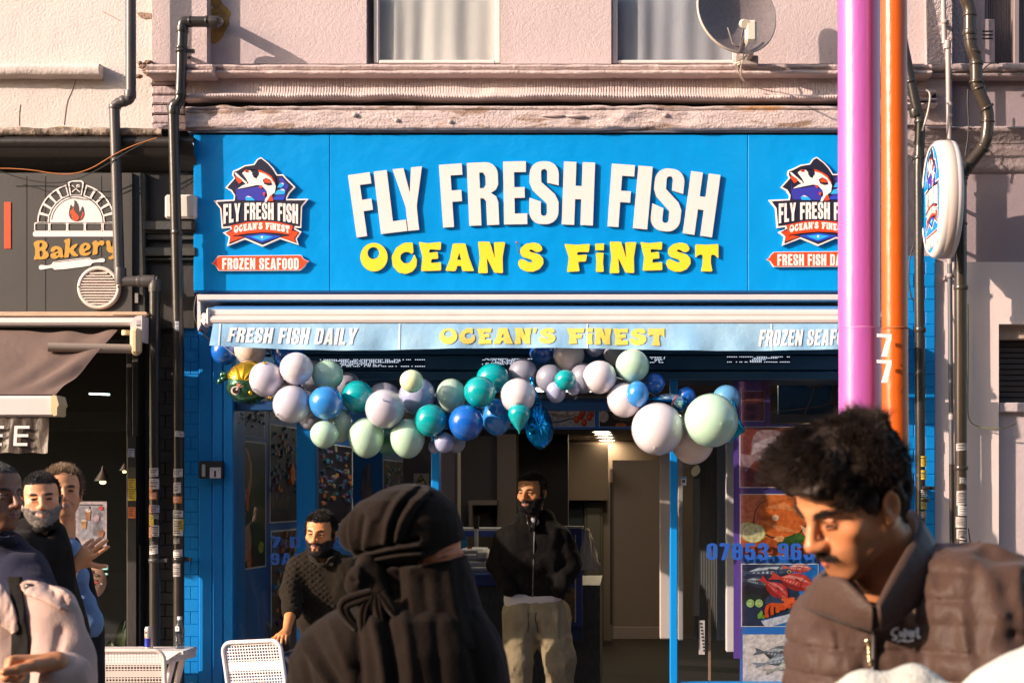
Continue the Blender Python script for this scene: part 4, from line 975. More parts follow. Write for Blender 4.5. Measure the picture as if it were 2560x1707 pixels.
part('bulkhead_box', inn, mat('bulkhead_brown', (.22, .16, .12), .8), 1525, 1172, 1531, 1205, 13.2, 13.4)
part('door_lining', inn, mat('door_lining', (.34, .31, .29), .6), 1650, 1100, 1677, 1597, 9.6, 9.75, .006); part('door_lining', inn, mat('door_lining2', (.26, .23, .21), .6), 1695, 1150, 1709, 1600, 9.5, 9.6, .006)
# picture header above the doorway
hd = part('picture_header', inn, mat('header_blue', (.012, .13, .45), .4), 1105, 1012, 1678, 1072, 9.3, 9.34)
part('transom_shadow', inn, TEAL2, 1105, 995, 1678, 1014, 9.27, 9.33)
tom = fish(.25, .25, .9, .7, 188, (206, 190, 184), (150, 136, 130), (225, 214, 210))+[((70, 74, 40), blob(.2, .15, .25, .14, 3, 20, .6)), ((60, 60, 36), stroke([(.1, .8), (.3, .75), (.5, .6), (.62, .66)], .06))]
for a, b in ((.63, .66), (.72, .5), (.76, .33), (.79, .82), (.9, .55), (.97, .35)): tom += [((190, 60, 20), circ(a, b, .065, .19)), ((228, 100, 44), circ(a-.015, b-.04, .035, .09))]
tom += [((210, 70, 26), [(.85, 0), (.9, 0), (.92, .3), (.88, .32)]), ((200, 66, 24), [(.93, 0), (.99, 0), (.95, .3)])]
poster(hd, rect_fn(1368, 1016, 1485, 1066, 9.297), 9.297, (176, 178, 184), tom, 'photo', PW); poster(hd, rect_fn(1215, 1016, 1357, 1066, 9.297), 9.297, (60, 46, 40), [((120, 84, 60), blob(.5, .5, .4, .3, 5))], 'photo', PW)
poster(hd, rect_fn(1499, 1016, 1625, 1066, 9.297), 9.297, (38, 26, 20), [((200, 190, 180), circ(.08, .5, .1, .3)), ((190, 66, 22), blob(.18, .1, .16, .16, 6)), ((96, 80, 66), blob(.5, .45, .3, .3, 7, 18, .2)), ((206, 110, 44), blob(.42, .92, .12, .14, 8)), ((210, 120, 50), blob(.8, .5, .16, .2, 9)), ((140, 120, 100), blob(.5, .4, .22, .14, 10))], 'photo', PW)
# fish counter
ct = thing('fish_counter', 'blue trimmed display counter with white trays inside the fish shop', 'counter', (X(1250, 11), 11, 0))
part('counter_base', ct, mat('counter_print', (.035, .045, .045), .5, var=(30, (.11, .10, .08), .2, (4, 1, .5)), bump=None), 1120, 1462, 1500, 1740, 10.9, 12.2)
part('counter_rim', ct, mat('counter_blue', (.02, .045, .22), .4), 1118, 1432, 1400, 1466, 10.85, 12.2, .01)
part('glass_shelf', ct, mat('steel_shelf', (.42, .40, .38), .35), 1140, 1320, 1300, 1326, 11.6, 12.0); part('counter_rim', ct, mat('counter_blue', ()), 1140, 1326, 1300, 1341, 11.6, 11.65); part('upright', ct, mat('steel_shelf', ()), 1186, 1320, 1194, 1400, 11.5, 11.56)
part('upright', ct, DARKGAP, 1184, 1290, 1196, 1322, 11.5, 11.56)
for i, (a, b, w, h) in enumerate(((1150, 1372, 60, 12), (1160, 1384, 90, 16), (1150, 1402, 110, 14), (1170, 1416, 100, 16), (1190, 1378, 30, 20))):
    part('tray', ct, mat('white_tray', (.55, .52, .50), .5), a, b, a+w, b+h, 11.0-.02*i, 11.4-.02*i, .01)
part('price_slip', ct, mat('orange_slip', (.6, .14, .03), .5), 1168, 1366, 1180, 1371, 10.95, 10.96)
part('blue_front', ct, mat('counter_blue', ()), 1404, 1320, 1456, 1565, 10.7, 10.75, .006); part('picture', ct, mat('counter_picture', (.05, .035, .025), .5, var=(30, (.26, .14, .03), .16)), 1404, 1470, 1438, 1552, 10.69, 10.7); part('steel_edge', ct, mat('steel_shelf', ()), 1400, 1315, 1458, 1321, 10.65, 10.75); part('white_line', ct, WHITEI, 1437, 1336, 1440, 1555, 10.685, 10.69)
part('kick_plate', ct, mat('kick_blue', (.01, .035, .10), .5), 1404, 1565, 1456, 1600, 10.75, 10.8)
bag = thing('carrier_bags', 'bunch of white plastic carrier bags hanging from the end of the counter', 'bag', tuple(W(1470, 1325, 10.66)))
mb = MB(); P = []
for i in range(25):
    a = 2*math.pi*i/24; row = []
    for j in range(12):
        v = j/11; py = 1326+v*98; r = (.008+.05*v**.7)*(1+.25*math.sin(a*5+v*4)+.15*math.sin(a*9)); c = W(1467+8*v, py, 10.62); row.append((c.x+r*math.cos(a)*1.15, c.y+r*.6*math.sin(a), c.z))
    P.append(row)
mb.grid(P); mb.ellipsoid(W(1468, 1327, 10.62), (.02, .018, .02), nu=10, nv=7); mb.build('bag_bundle', mat('white_plastic', (.50, .45, .40), .45, bump=[(40, .02, 5, (1, 1, .15))]), bag)
# right-hand window bay: roller blind boxes, door leaf, white post, timber prop
part('partition', inn, mat('grey_ribbed', (.10, .095, .088), .6, wave=[(30, .004, 'X', .2)]), 1736, 1000, 1815, 1600, 10.1, 10.12)
part('white_post', inn, WHITEI, 1816, 1080, 1836, 1629, 9.4, 9.5, .004); part('grey_post', inn, mat('door_lining', ()), 1795, 1100, 1815, 1600, 9.9, 10.0, .004)
lf = part('door_leaf', inn, mat('door_leaf_grey', (.16, .14, .125), .6), 1733, 1195, 1750, 1540, 9.7, 9.74, .004); part('vent_strip', lf, WHITEI, 1747, 1550, 1762, 1635, 9.7, 9.71); 
for k in range(9): part('vent_hole', lf, DARKGAP, 1750+k*1.0, 1556+k*8.4, 1755+k*1.0, 1560+k*8.4, 9.697, 9.7)
part('broom_handle', inn, mat('broom_wood', (.22, .14, .09), .7), 1771, 1497, 1777, 1700, 9.6, 9.63)
MB().island([[(X(a, 9.5), Z(b, 9.5)) for a, b in smooth_path([(1732, 1168), (1745, 1160), (1752, 1175), (1745, 1186), (1734, 1192), (1727, 1180)], 1, True)]], 9.5, 9.53).build('lit_paper', mat('lit_paper', (.7, .62, .40), .6), inn)
part('blue_reflection', inn, mat('reflection_blue', (.0, .26, .66), .4), 1946, 955, 2100, 1035, 10.2, 10.25); part('grey_box', inn, mat('grey_box', (.30, .28, .26), .5), 2022, 945, 2060, 968, 10.0, 10.1, .01); part('wall_unit', inn, mat('grey_box', ()), 1920, 1035, 2110, 1056, 10.1, 10.2)  # blue panel stands in for a blue reflection in the glass
for pts in ([(1883, 1038), (1960, 1026), (2040, 1018), (2100, 1004)], [(2012, 1036), (2030, 990), (2042, 950)], [(2075, 1010), (2085, 950)], [(2060, 1012), (2080, 1004), (2100, 1006)]):
    MB().tube([W(a, b, 9.9) for a, b in smooth_path(pts, 1)], .0035, 6).build('string', mat('twine', (.45, .40, .35), .7), inn)
# ------------------------------------------------------------------ bakery sign and awning
bs = thing('bakery_sign', 'dark grey bakery fascia sign with white oven drawing and golden word Bakery', 'shop sign', (X(150, 8.97), 8.97, Z(600, 8.97)))
part('panel', bs, SLATE, -420, 432, 331, 782, 8.97, 9.04, .003)
for px in (66, 113, 253): part('joint', bs, DARKGAP, px, 440, px+.9, 780, 8.9685, 8.97)
QX = lambda x: X(x*.24236, 8.966); QZ = lambda y: Z(420+y*.24236, 8.966)
QW = mat('sign_white_print', (.72, .66, .63), .55); QG = mat('sign_gold_print', (.48, .25, .025), .55); QR = mat('sign_red_print', (.68, .06, .008), .5); QD = mat('sign_dark_print', (.035, .03, .028), .55)
FN = lambda l: [(QX(a), QZ(b)) for a, b in l]
def flat(name, loops, m, par=bs, y=8.967): return MB().island([FN(l) for l in loops], y-.001, y).build(name, m, par)
flat('red_bar', [[(42, 352), (110, 352), (110, 832), (42, 832)]], QR)
CXQ, CYQ = 785, 570
arch = flat('oven_drawing', [arc(CXQ, CYQ, 273, 278, 180, 360, 24)[::-1]], QW)
flat('oven_base', [rrect(338, 655, 1215, 708, 22)], QW, arch)
for a, b in ((358, 502), (516, 686), (700, 868), (882, 1050), (1066, 1210)):
    flat('base_brick', [rrect(a-6, 562, b+6, 656, 16), rrect(a+4, 574, b-4, 648, 14)], QW, arch)
for k in range(12):
    a0 = 180+k*15+1.2; a1 = a0+12.6
    if k in (5, 6): continue
    ring = lambda r0, r1, b0, b1: [(CXQ+r0*math.cos(R(b0)), CYQ+r0*1.02*math.sin(R(b0)))]+[(CXQ+r1*math.cos(R(b0+(b1-b0)*i/6)), CYQ+r1*1.02*math.sin(R(b0+(b1-b0)*i/6))) for i in range(7)]+[(CXQ+r0*math.cos(R(b1)), CYQ+r0*1.02*math.sin(R(b1)))]
    flat('arch_stone', [ring(285, 402, a0-1.3, a1+1.3), ring(296, 388, a0+.8, a1-.8)], QW, arch)
flat('key_stone', [[(722, 285), (700, 150), (730, 130), (840, 128), (866, 150), (842, 285)], [(734, 278), (716, 160), (740, 144), (832, 142), (850, 160), (832, 278)]], QW, arch)
for pts in ([(742, 178), (824, 250)], [(742, 250), (820, 178)]): flat('crossed_tool', [stroke(pts, 9)], QW, arch)
flat('whisk', [circ(806, 186, 20, 16)], QW, arch)
flat('arch_line', [stroke([(CXQ+255*math.cos(R(a)), CYQ+262*math.sin(R(a))) for a in range(188, 300, 6)], 4)], QD, arch, 8.9655)
flame = [(765, 322), (800, 360), (816, 420), (812, 460), (832, 440), (850, 385), (868, 440), (868, 490), (845, 530), (810, 550), (770, 552), (730, 530), (708, 480), (716, 430), (732, 370), (745, 405), (768, 390)]
flat('flame', [smooth_path(flame, 1, True)], QD, arch, 8.9652)
flat('flame_glow', [smooth_path([(760, 430), (790, 470), (815, 500), (815, 530), (790, 550), (760, 548), (738, 515), (742, 470), (720, 490), (728, 440), (748, 430), (780, 375)], 1, True)], QR, arch, 8.9638)
flat('flame_glow', [smooth_path([(856, 440), (866, 480), (850, 520), (825, 540), (845, 500)], 1, True)], QR, arch, 8.9636)
WORD = {
 'B': [[(342, 772), (380, 748), (440, 745), (480, 765), (494, 795), (480, 830), (462, 848), (495, 868), (506, 905), (480, 935), (430, 945), (385, 942), (352, 948), (348, 930), (362, 900), (362, 830)], [(408, 778), (430, 770), (440, 790), (430, 815), (405, 820)], [(408, 855), (435, 852), (446, 885), (432, 915), (412, 918)]],
 'a': [[(518, 862), (530, 822), (570, 802), (620, 812), (645, 840), (648, 895), (660, 920), (630, 928), (612, 915), (580, 938), (540, 935), (516, 912), (522, 888), (560, 868), (602, 862), (595, 842), (575, 838), (555, 868)], [(605, 878), (602, 900), (580, 905), (575, 885)]],
 'k': [[(655, 760), (668, 738), (722, 724), (724, 760), (716, 835), (745, 800), (790, 780), (805, 790), (770, 830), (755, 845), (785, 880), (815, 902), (780, 915), (745, 905), (715, 865), (710, 922), (660, 928), (670, 850), (675, 770)]],
 'e': [[(812, 850), (830, 795), (875, 768), (920, 778), (938, 810), (925, 838), (880, 858), (870, 872), (890, 878), (935, 862), (940, 875), (910, 902), (865, 908), (825, 892)], [(862, 838), (868, 805), (890, 792), (895, 812), (880, 832)]],
 'r': [[(945, 775), (970, 750), (1000, 745), (1004, 770), (1040, 745), (1075, 752), (1078, 785), (1050, 808), (1035, 790), (1008, 812), (1005, 890), (950, 898), (962, 840), (962, 795)]],
 'y': [[(1085, 762), (1120, 740), (1140, 760), (1142, 805), (1158, 820), (1172, 745), (1215, 745), (1215, 870), (1190, 925), (1150, 946), (1118, 938), (1120, 915), (1150, 908), (1168, 880), (1120, 872), (1098, 840), (1102, 790)]]}
wl = None
for ch, ls in WORD.items(): flat('letter', [round_corners(l, 9) for l in ls], QG)
flat('rolling_pin', [smooth_path([(398, 1025), (410, 1002), (440, 1000), (480, 1008), (530, 998), (540, 975), (558, 965), (915, 920), (935, 935), (940, 945), (985, 950), (1040, 930), (1075, 932), (1084, 955), (1070, 972), (1030, 972), (975, 975), (945, 985), (935, 1010), (560, 1056), (548, 1030), (500, 1035), (430, 1050), (405, 1045)], 1, True)], QW)
flat('pin_line', [stroke([(555, 975), (915, 930), (922, 945)], 4)], QD, bs, 8.9655)

gr = thing('vent_grille', 'round white louvred vent grille at the lower right of the bakery sign', 'vent', tuple(W(246, 719, 8.95)))
cx, cz = W(246.5, 719, 8.95).x, W(246.5, 719, 8.95).z
Mrot = Matrix.Rotation(R(90), 4, 'X')
r0 = S(54, 8.95); GW_ = mat('grille_white', (.66, .56, .50), .5, var=(8, (.56, .46, .40), .3))
MB().lathe([(r0*.82, -.001), (r0*.82, .014), (r0*.86, .02), (r0*.97, .018), (r0, .012), (r0, -.01)], (cx, 8.965, cz), 40, 0, Mrot).build('ring', GW_, gr)
MB().lathe([(0, 0), (r0*.83, 0)], (cx, 8.9675, cz), 32, 0, Mrot).build('dark_back', DARKGAP, gr)
for k in range(12):
    zz = cz+r0*.82*(.88-k*.155); hw = math.sqrt(max(0, (r0*.83)**2-(zz-cz)**2))
    if hw < .02: continue
    m = MB(); m.add([(cx-hw, 8.966, zz+.004), (cx+hw, 8.966, zz+.004), (cx+hw, 8.946, zz-.006), (cx-hw, 8.946, zz-.006), (cx-hw, 8.946, zz-.0115), (cx+hw, 8.946, zz-.0115)], [(0, 3, 2, 1), (3, 4, 5, 2)])
    m.build('slat', GW_, gr)
for s in (-1, 1): MB().ellipsoid((cx+s*r0*.91, 8.945, cz+.004), (.005, .003, .005), nu=8, nv=5).build('screw', DARKGAP, gr)

ba = thing('bakery_awning', 'half lowered brown bakery awning with white bars and a dark lettered flap at far left', 'awning', (X(100, 8.6), 8.6, Z(900, 8.6)))
AWB = mat('brown_awning', (.150, .098, .078), .75, var=(3, (.125, .082, .066), .3), bump=[(400, .0006, 2), (7, .01, 3, (1, 1, .5))])
IVORY = mat('ivory_plastic', (.62, .50, .30), .45, var=(6, (.5, .40, .22), .3))
TIMB = mat('raw_timber', (.50, .36, .25), .8, var=(9, (.38, .26, .17), .25, (1, 3, 6)), bump=[(40, .004, 5, (.3, 1, 2))])
part('batten', ba, TIMB, -420, 779, 366, 790, 8.86, 9.05, .003)
m = MB(); m.pbox(280, 782, 368, 787, 8.84, 8.9, 0, .002); m.build('split_batten', TIMB, ba)
bar('cassette', [(8.80, 792), (8.77, 796), (8.765, 806), (8.775, 812), (8.85, 813), (8.97, 813), (8.97, 792)], -420, 346, 8.77, WHITEP, ba)
m = MB(); m.island([[(X(a, 8.755), Z(b, 8.755)) for a, b in ((326, 806), (334, 794), (341, 790), (355, 788), (354, 855), (345, 852), (336, 832), (326, 828))]], 8.755, 8.97, back=True); ep = m.build('end_plate', WHITEP, ba)
part('maker_label', ep, mat('label_grey', (.35, .32, .32), .6), 341, 800, 350, 815, 8.7535, 8.755); part('maker_label', ep, DARKGAP, 341, 812, 350, 814.5, 8.752, 8.7535)
part('timber_block', ba, TIMB, 355, 795, 368, 850, 8.86, 9.05, .003)
m = MB(); m.pbox(322, 818, 348, 887, 8.72, 8.79, 0, .02); m.build('arm_bracket', IVORY, ba)
MB().tube([W(316, 826, 8.8), W(316, 838, 8.8)], .026, 14).build('arm_pivot', IVORY, ba)
m = MB(); m.tube([W(335, 872, 8.75), W(120, 868, 8.62)], .026, 10); m.build('folding_arm', mat('arm_brown', (.30, .24, .19), .5), ba)
# cloth from the cassette down to the front bar, sagging, gathered at its free right edge
top = lambda u: W(-420+(294+420)*u, 828+3*math.sin(u*9), 8.80)
bot = lambda u: W(-420+(139+420)*u, 986, 8.22)
P = []
for i in range(81):
    u = 1-(1-i/80)**1.6; row = []
    for j in range(31):
        v = j/30; a = top(u).lerp(bot(u), v); edge = max(0, (u-.62)/.38)
        sag = -.05*math.sin(math.pi*v)*(.5+.3*u)+.012*edge*math.sin((v*3+u*14)*3.1)*math.sin(math.pi*v)+.014*edge*math.sin(u*40+v*5)*(1-v)
        row.append((a.x-.035*edge**3*math.sin(math.pi*v), a.y, a.z+sag))
    P.append(row)
mb = MB(); mb.grid(P); mb.build('cloth', AWB, ba)
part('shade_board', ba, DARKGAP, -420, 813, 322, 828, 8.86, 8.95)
bar('front_bar', [(8.24, 987), (8.20, 989), (8.185, 996), (8.185, 1036), (8.20, 1040), (8.28, 1040), (8.29, 990)], -500, 131, 8.19, WHITEP, ba)
m = MB(); m.island([[(X(a, 8.17), Z(b, 8.17)) for a, b in ((127, 992), (133, 987), (141, 989), (144, 1000), (147, 1012), (143, 1018), (142, 1038), (134, 1040), (127, 1030))]], 8.17, 8.3, back=True); m.build('end_cap', IVORY, ba)
FL = mat('flap_plastic', (.050, .036, .028), .35, var=(7, (.10, .075, .06), .2), bump=[(14, .012, 5, (1, 1, .4))])
P = [[(X(-500+620*i/60, 8.2), 8.21+.012*math.sin(i*.7)*j/8+.006*math.sin(i*1.9+j*.5), Z(1042+(90+1.5*math.sin(i*1.1))*j/8, 8.2)) for j in range(9)] for i in range(61)]
mb = MB(); mb.grid(P); fl = mb.build('flap', FL, ba)
for px in (-24, 40):
    lp = [(px-4, 1064), (px+34, 1064), (px+34, 1071), (px+4, 1071), (px+4, 1085), (px+32, 1085), (px+32, 1092), (px+4, 1092), (px+4, 1107), (px+31, 1107), (px+31, 1114), (px-4, 1114)]
    MB().island([[(X(a-.06*(b-1064), 8.19), Z(b, 8.19)) for a, b in lp]], 8.190, 8.191).build('letter', QW, fl)

# things in the bakery's dark window
def simple(name, label, cat, px, py, d, group=None): return thing(name, label, cat, tuple(W(px, py, d)), group)
mp = simple('menu_poster', 'white printed drinks menu sheet taped inside the bakery window', 'poster', 228, 1310, 9.12)
fnm = rect_fn(189, 1253, 267, 1366, 9.118)
tx = []
rd = random.Random(5)
tx.append(((150, 148, 158), [(.08, .06), (.92, .06), (.92, .83), (.08, .83)]))
tx.append(((60, 54, 56), [(.12, .065), (.88, .065), (.88, .09), (.12, .09)]))
for k in range(13): tx.append(((100, 96, 104), [(.12, .13+k*.028), (.32+.1*rd.random(), .13+k*.028), (.32+.1*rd.random(), .14+k*.028), (.12, .14+k*.028)]))
for k in range(24): tx.append(((104, 100, 108), [(.56, .14+k*.026), (.74+.16*rd.random(), .14+k*.026), (.74+.16*rd.random(), .15+k*.026), (.56, .15+k*.026)]))
tx += [((150, 104, 70), [(.3, .2), (.5, .2), (.46, .42), (.34, .42)]), ((205, 196, 190), blob(.4, .2, .11, .05, 2)), ((60, 40, 34), stroke([(.42, .2), (.46, .11)], .02)), ((168, 132, 90), [(.18, .42), (.36, .42), (.34, .6), (.2, .6)]), ((190, 180, 170), blob(.27, .42, .1, .03, 3)), ((150, 100, 70), [(.72, .66), (.92, .66), (.88, .8), (.75, .8)]), ((120, 84, 60), blob(.82, .66, .1, .05, 4)), ((190, 70, 60), circ(.82, .15, .07, .05)), ((175, 150, 158), blob(.68, .37, .12, .1, 5))]
poster(mp, fnm, 9.118, (172, 158, 160), tx, 'sheet')
rs = simple('round_food_sign', 'round brown food picture sign low in the bakery window', 'sign', 236, 1450, 9.115)
MB().lathe([(0, .004), (S(46, 9.1), .004), (S(47, 9.1), 0)], tuple(W(220, 1452, 9.118)), 30, 0, Mrot).build('disc', mat('disc_brown', (.30, .17, .11), .6, var=(14, (.42, .26, .18), .2)), rs)
mb = MB(); cols = [mat('disc_pink', (.42, .30, .28), .6), mat('disc_dark', (.10, .05, .03), .6), mat('disc_grey', (.28, .25, .27), .6), mat('disc_red', (.4, .04, .03), .6)]
for k in range(26):
    a = rd.random()*6.28; r_ = 34*rd.random(); px, py = 222+r_*math.cos(a), 1452+r_*math.sin(a)*.9
    mb.island([[(X(px+x, 9.11), Z(py+y, 9.11)) for x, y in blob(0, 0, 3+7*rd.random(), 2+3*rd.random(), k, 9)]], 9.111-.0002*k, 9.113, k % 4 if k % 9 else 3)
o = mb.build('printed_toppings', cols, rs); o['kind'] = 'stuff'
tl = simple('strip_light', 'thin glowing strip light deep inside the dark bakery', 'light', 248, 986, 11.0); mb = MB(); mb.tube([W(223, 984, 11), W(274, 986, 11)], [.006, .006], 8); mb.build('tube', mat('tube_glow', (.7, .8, .7), .5, emit=((.8, 1., .85), 4)), tl)
for px, py, s_, lb in ((257, 1204, 1.0, 'small warm pendant lamp glowing in the bakery left of the door posts'), (311, 1178, .6, 'tiny warm bulb glowing beside the bakery door post')):
    t_ = simple('pendant_lamp', lb, 'lamp', px, py, 10.5); MB().lathe([(.004*s_, .10*s_), (.012*s_, .07*s_), (.05*s_, .012*s_), (.055*s_, 0)], tuple(W(px, py-2, 10.5)), 16).build('shade', mat('shade_dark', (.05, .03, .02), .5), t_)
    MB().ellipsoid(W(px, py+1, 10.5), (.022*s_, .022*s_, .014*s_), nu=10, nv=6).build('bulb', mat('bulb_glow', (1, .7, .3), .5, emit=((1., .55, .16), 5)), t_)
pl = simple('leafy_plant', 'broad leaved green plant in the shade behind the white table', 'plant', 300, 1700, 9.5)
LEAF = mat('plant_leaf', (.075, .085, .03), .45, var=(9, (.05, .065, .022), .3))
for (a, b, c, d2, w) in ((300, 1660, 312, 1545, .055), (292, 1660, 276, 1600, .06), (318, 1640, 330, 1520, .035), (285, 1690, 262, 1640, .05), (310, 1690, 340, 1600, .05)):
    A, B = W(a, b, 9.45), W(c, d2, 9.38); P = []
    for i in range(13):
        u = i/12; cpt = A.lerp(B, u)+Vector((0, -.05*math.sin(u*3), .0)); wv = w*math.sin(math.pi*min(1, u*.97+.02))**.8; ax = (B-A).normalized().cross(Vector((0, 1, .3))).normalized()
        P.append([tuple(cpt-ax*wv*.6), tuple(cpt+Vector((0, .012, 0))), tuple(cpt+ax*wv*.6)])
    mb = MB(); mb.grid(P); mb.tube([A-Vector((0, 0, .25)), A], .004, 6); mb.build('leaf', LEAF, pl)

# small white box on the wall and the two sagging wires
wb = tag(MB().pbox(411, 486, 489, 546, 8.96, 9.06, 0, .012).build('meter_box', mat('meter_box_white', (.62, .56, .50), .5)), 'small cream plastic box fixed to the wall behind the black drainpipe', 'box')
for nm, pts, m, lb in (('orange_wire', [(-60, 422), (20, 421), (80, 425), (130, 434), (180, 437), (230, 422), (272, 395), (310, 374), (345, 360), (392, 345)], mat('orange_cable', (.42, .14, .03), .5), 'thin orange wire sagging in front of the dark bakery cornice'),
                       ('black_wire', [(-40, 418), (0, 428), (50, 446), (110, 458), (165, 456), (215, 440), (268, 412), (310, 384), (360, 358)], mat('black_cable', ()), 'thin black wire sagging in front of the top of the bakery sign')):
    tag(MB().tube([W(a, b, 8.87) for a, b in smooth_path(pts, 3)], .0032 if 'orange' in nm else .0028, 6).build(nm, m), lb, 'wire')
# ------------------------------------------------------------------ rainwater and waste pipes
PBLK = mat('black_pipe_plastic', (.020, .017, .015), .28, var=(6, (.035, .03, .026), .3), bump=[(40, .0006, 4)], wear=(26, (.10, .085, .075), .70))
PBR = mat('brown_black_pipe', (.030, .022, .016), .25, var=(6, (.05, .037, .027), .3), wear=(20, (.12, .09, .07), .72))
PGRY = mat('grey_black_pipe', (.075, .066, .062), .38, var=(5, (.055, .05, .047), .3), wear=(30, (.14, .12, .11), .74))
PPALE = mat('pale_conduit', (.42, .36, .33), .45, var=(7, (.30, .26, .25), .3), wear=(20, (.16, .13, .12), .66))
PDARKC = mat('steel_conduit', (.10, .11, .125), .4, var=(9, (.06, .06, .065), .3))
def bend(pts, rad_px, d):
    "polyline in photograph pixels with its corners rounded; pts (px, py[, d])"
    P = [W(p[0], p[1], p[2] if len(p) > 2 else d) for p in pts]; o = [P[0]]
    for i in range(1, len(P)-1):
        a, b, c = P[i-1], P[i], P[i+1]; r = min(S(rad_px, d), (a-b).length*.48, (c-b).length*.48)
        p0, p1 = b+(a-b).normalized()*r, b+(c-b).normalized()*r
        for k in range(7): t = k/6; o.append(p0*(1-t)**2+b*2*t*(1-t)+p1*t*t)
    return o+[P[-1]]
def pipe(label, segs, collars, m, d, clips=(), cm=None, name='drainpipe'):
    c0 = segs[0][0][0]; t = thing(name, label, 'drainpipe', tuple(W(c0[0], c0[1], d)))
    for pts, w, br, *mm in segs: MB().tube(bend(pts, br, d), S(w/2, d), 20).build('pipe', mm[0] if mm else m, t)
    for (x, y, w, h, *ang) in collars:
        a = R(ang[0]) if ang else 0; u = Vector((math.sin(a), 0, math.cos(a))); c = W(x, y, d); hh = S(h/2, d); r = S(w/2, d)
        MB().tube([c-u*hh, c-u*hh*.8, c+u*hh*.8, c+u*hh], [r*.97, r, r, r*.97], 20).build('collar', cm or m, t)
    for (x, y, w) in clips:
        c = W(x, y, d); r = S(w/2, d); k = MB(); k.lathe([(r*1.06, -.012), (r*1.12, -.012), (r*1.12, .012), (r*1.06, .012)], c, 20); k.box(c.x+r*.9, c.x+r*2.3, c.y-.006, c.y+.02, c.z-.010, c.z+.010); k.box(c.x-.012, c.x+.012, c.y+r, c.y+.14, c.z-.01, c.z+.01); k.build('clip', m, t)
    return t
def stickers(t, cx, w, d, lst, seed=1):
    "printed stickers wrapped on a vertical pipe: (offset -1..1, span, y0, y1, colour key)"
    rd = random.Random(seed); r = S(w/2, d)+.0012
    cl = {'w': (.62, .57, .53), 'y': (.75, .50, .02), 'o': (.72, .20, .03), 'b': (.05, .045, .04), 'r': (.62, .09, .03), 'l': (.40, .42, .50), 'g': (.32, .29, .27), 'Y': (.42, .33, .06)}
    for off, span, y0, y1, k in lst:
        a0 = math.asin(max(-.98, off-span)); a1 = math.asin(min(.98, off+span)); tilt = rd.uniform(-3, 3)
        def patch(a0, a1, y0, y1, rr, m, name, par, tl=0):
            P = []
            for i in range(9):
                a = a0+(a1-a0)*i/8; P.append([(X(cx, d)+rr*math.sin(a), d-rr*math.cos(a), Z(y+tl*(i/8-.5), d)) for y in (y0, (y0+y1)/2, y1)])
            return MB().grid(P).build(name, m, par)
        s = patch(a0, a1, y0, y1, r, mat('sticker_'+k+'_paper', cl[k], .5, wear=(60, tuple(c*.6 for c in cl[k]), .66)), 'sticker', t, tilt)
        ink = {'w': 'b', 'y': 'b', 'o': 'w', 'b': 'g', 'r': 'w', 'l': 'b', 'g': 'b', 'Y': 'b'}[k]
        im = mat('sticker_'+ink+'_ink', cl[ink], .5); yy = y0+(y1-y0)*.14; n = 0
        mbp = MB()
        while yy < y1-(y1-y0)*.16:
            h = rd.choice((1.2, 1.6, 2.6)); b0 = a0+(a1-a0)*rd.uniform(.08, .2); b1 = a0+(a1-a0)*rd.uniform(.6, .93); P = []
            for i in range(6):
                a = b0+(b1-b0)*i/5; tl = tilt*((a-a0)/(a1-a0)-.5); P.append([(X(cx, d)+(r+.0006)*math.sin(a), d-(r+.0006)*math.cos(a), Z(y+tl, d)) for y in (yy, yy+h)])
            mbp.grid(P); yy += h+rd.choice((1.4, 2.2, 3))
        if mbp.f: o = mbp.build('printed_lines', im, s); o['kind'] = 'stuff'

pa = pipe('thick grey rainwater pipe stepping left over the mossy ledge and right below the bakery vent', [([(327, -300), (327, 236), (324, 249), (296, 258), (286, 268), (287, 300), (299, 700), (312, 703), (396, 703)], 26, 16), ([(386, 700), (387, 730)], 30, 6), ([(387, 720), (387, 1945)], 27, 10, PBLK)],
          [(325.5, 237, 30, 18), (287, 268, 30, 10), (310, 253, 29, 10, 62), (301, 690, 30, 40), (372, 703, 30, 34, 90), (350, 703, 28, 12, 90), (388, 715, 31, 26)], PGRY, 8.9, [(387, 1400, 27)])
stickers(pa, 387, 27, 8.9, [(0, .8, 1170, 1191, 'w'), (.05, .85, 1196, 1222, 'w'), (-.5, .35, 1205, 1228, 'o'), (-.1, .7, 1230, 1248, 'o'), (.1, .85, 1262, 1280, 'l'), (-.5, .4, 1262, 1282, 'r'), (-.4, .5, 1286, 1312, 'y'), (.4, .45, 1284, 1296, 'g'), (-.6, .35, 1315, 1343, 'o'), (.3, .6, 1312, 1340, 'w'), (0, .75, 1362, 1384, 'w'), (-.1, .5, 1352, 1362, 'b')], 3)
pb = pipe('black waste pipe leaving the stained wall and dropping between bakery and fish shop', [([(548, 54, 9.1), (545, 54, 8.93), (540, 55, 8.9), (457, 55), (456, 70), (451, 246), (446, 256), (436, 262), (433, 275), (440, 560), (447, 900), (447, 1945)], 27, 14)],
          [(536, 56, 31, 20, 90), (518, 55, 30, 5, 90), (476, 55, 30, 5, 90), (456, 74, 31, 16), (454, 120, 31, 7), (451, 236, 30, 10), (434, 277, 31, 20), (440, 262, 29, 14, 55), (442, 582, 31, 10)], PBLK, 8.9, [(454, 128, 27), (447, 1398, 27)])
stickers(pb, 447, 27, 8.9, [(0, .85, 1172, 1192, 'w'), (-.1, .7, 1206, 1232, 'w'), (-.1, .85, 1240, 1257, 'o'), (0, .9, 1275, 1292, 'w'), (0, .9, 1296, 1338, 'w'), (.5, .45, 1298, 1325, 'y'), (-.2, .6, 1345, 1358, 'g'), (0, .8, 1373, 1392, 'w'), (-.2, .7, 1408, 1440, 'g'), (-.2, .5, 805, 828, 'l'), (.3, .7, 1078, 1092, 'w')], 8)
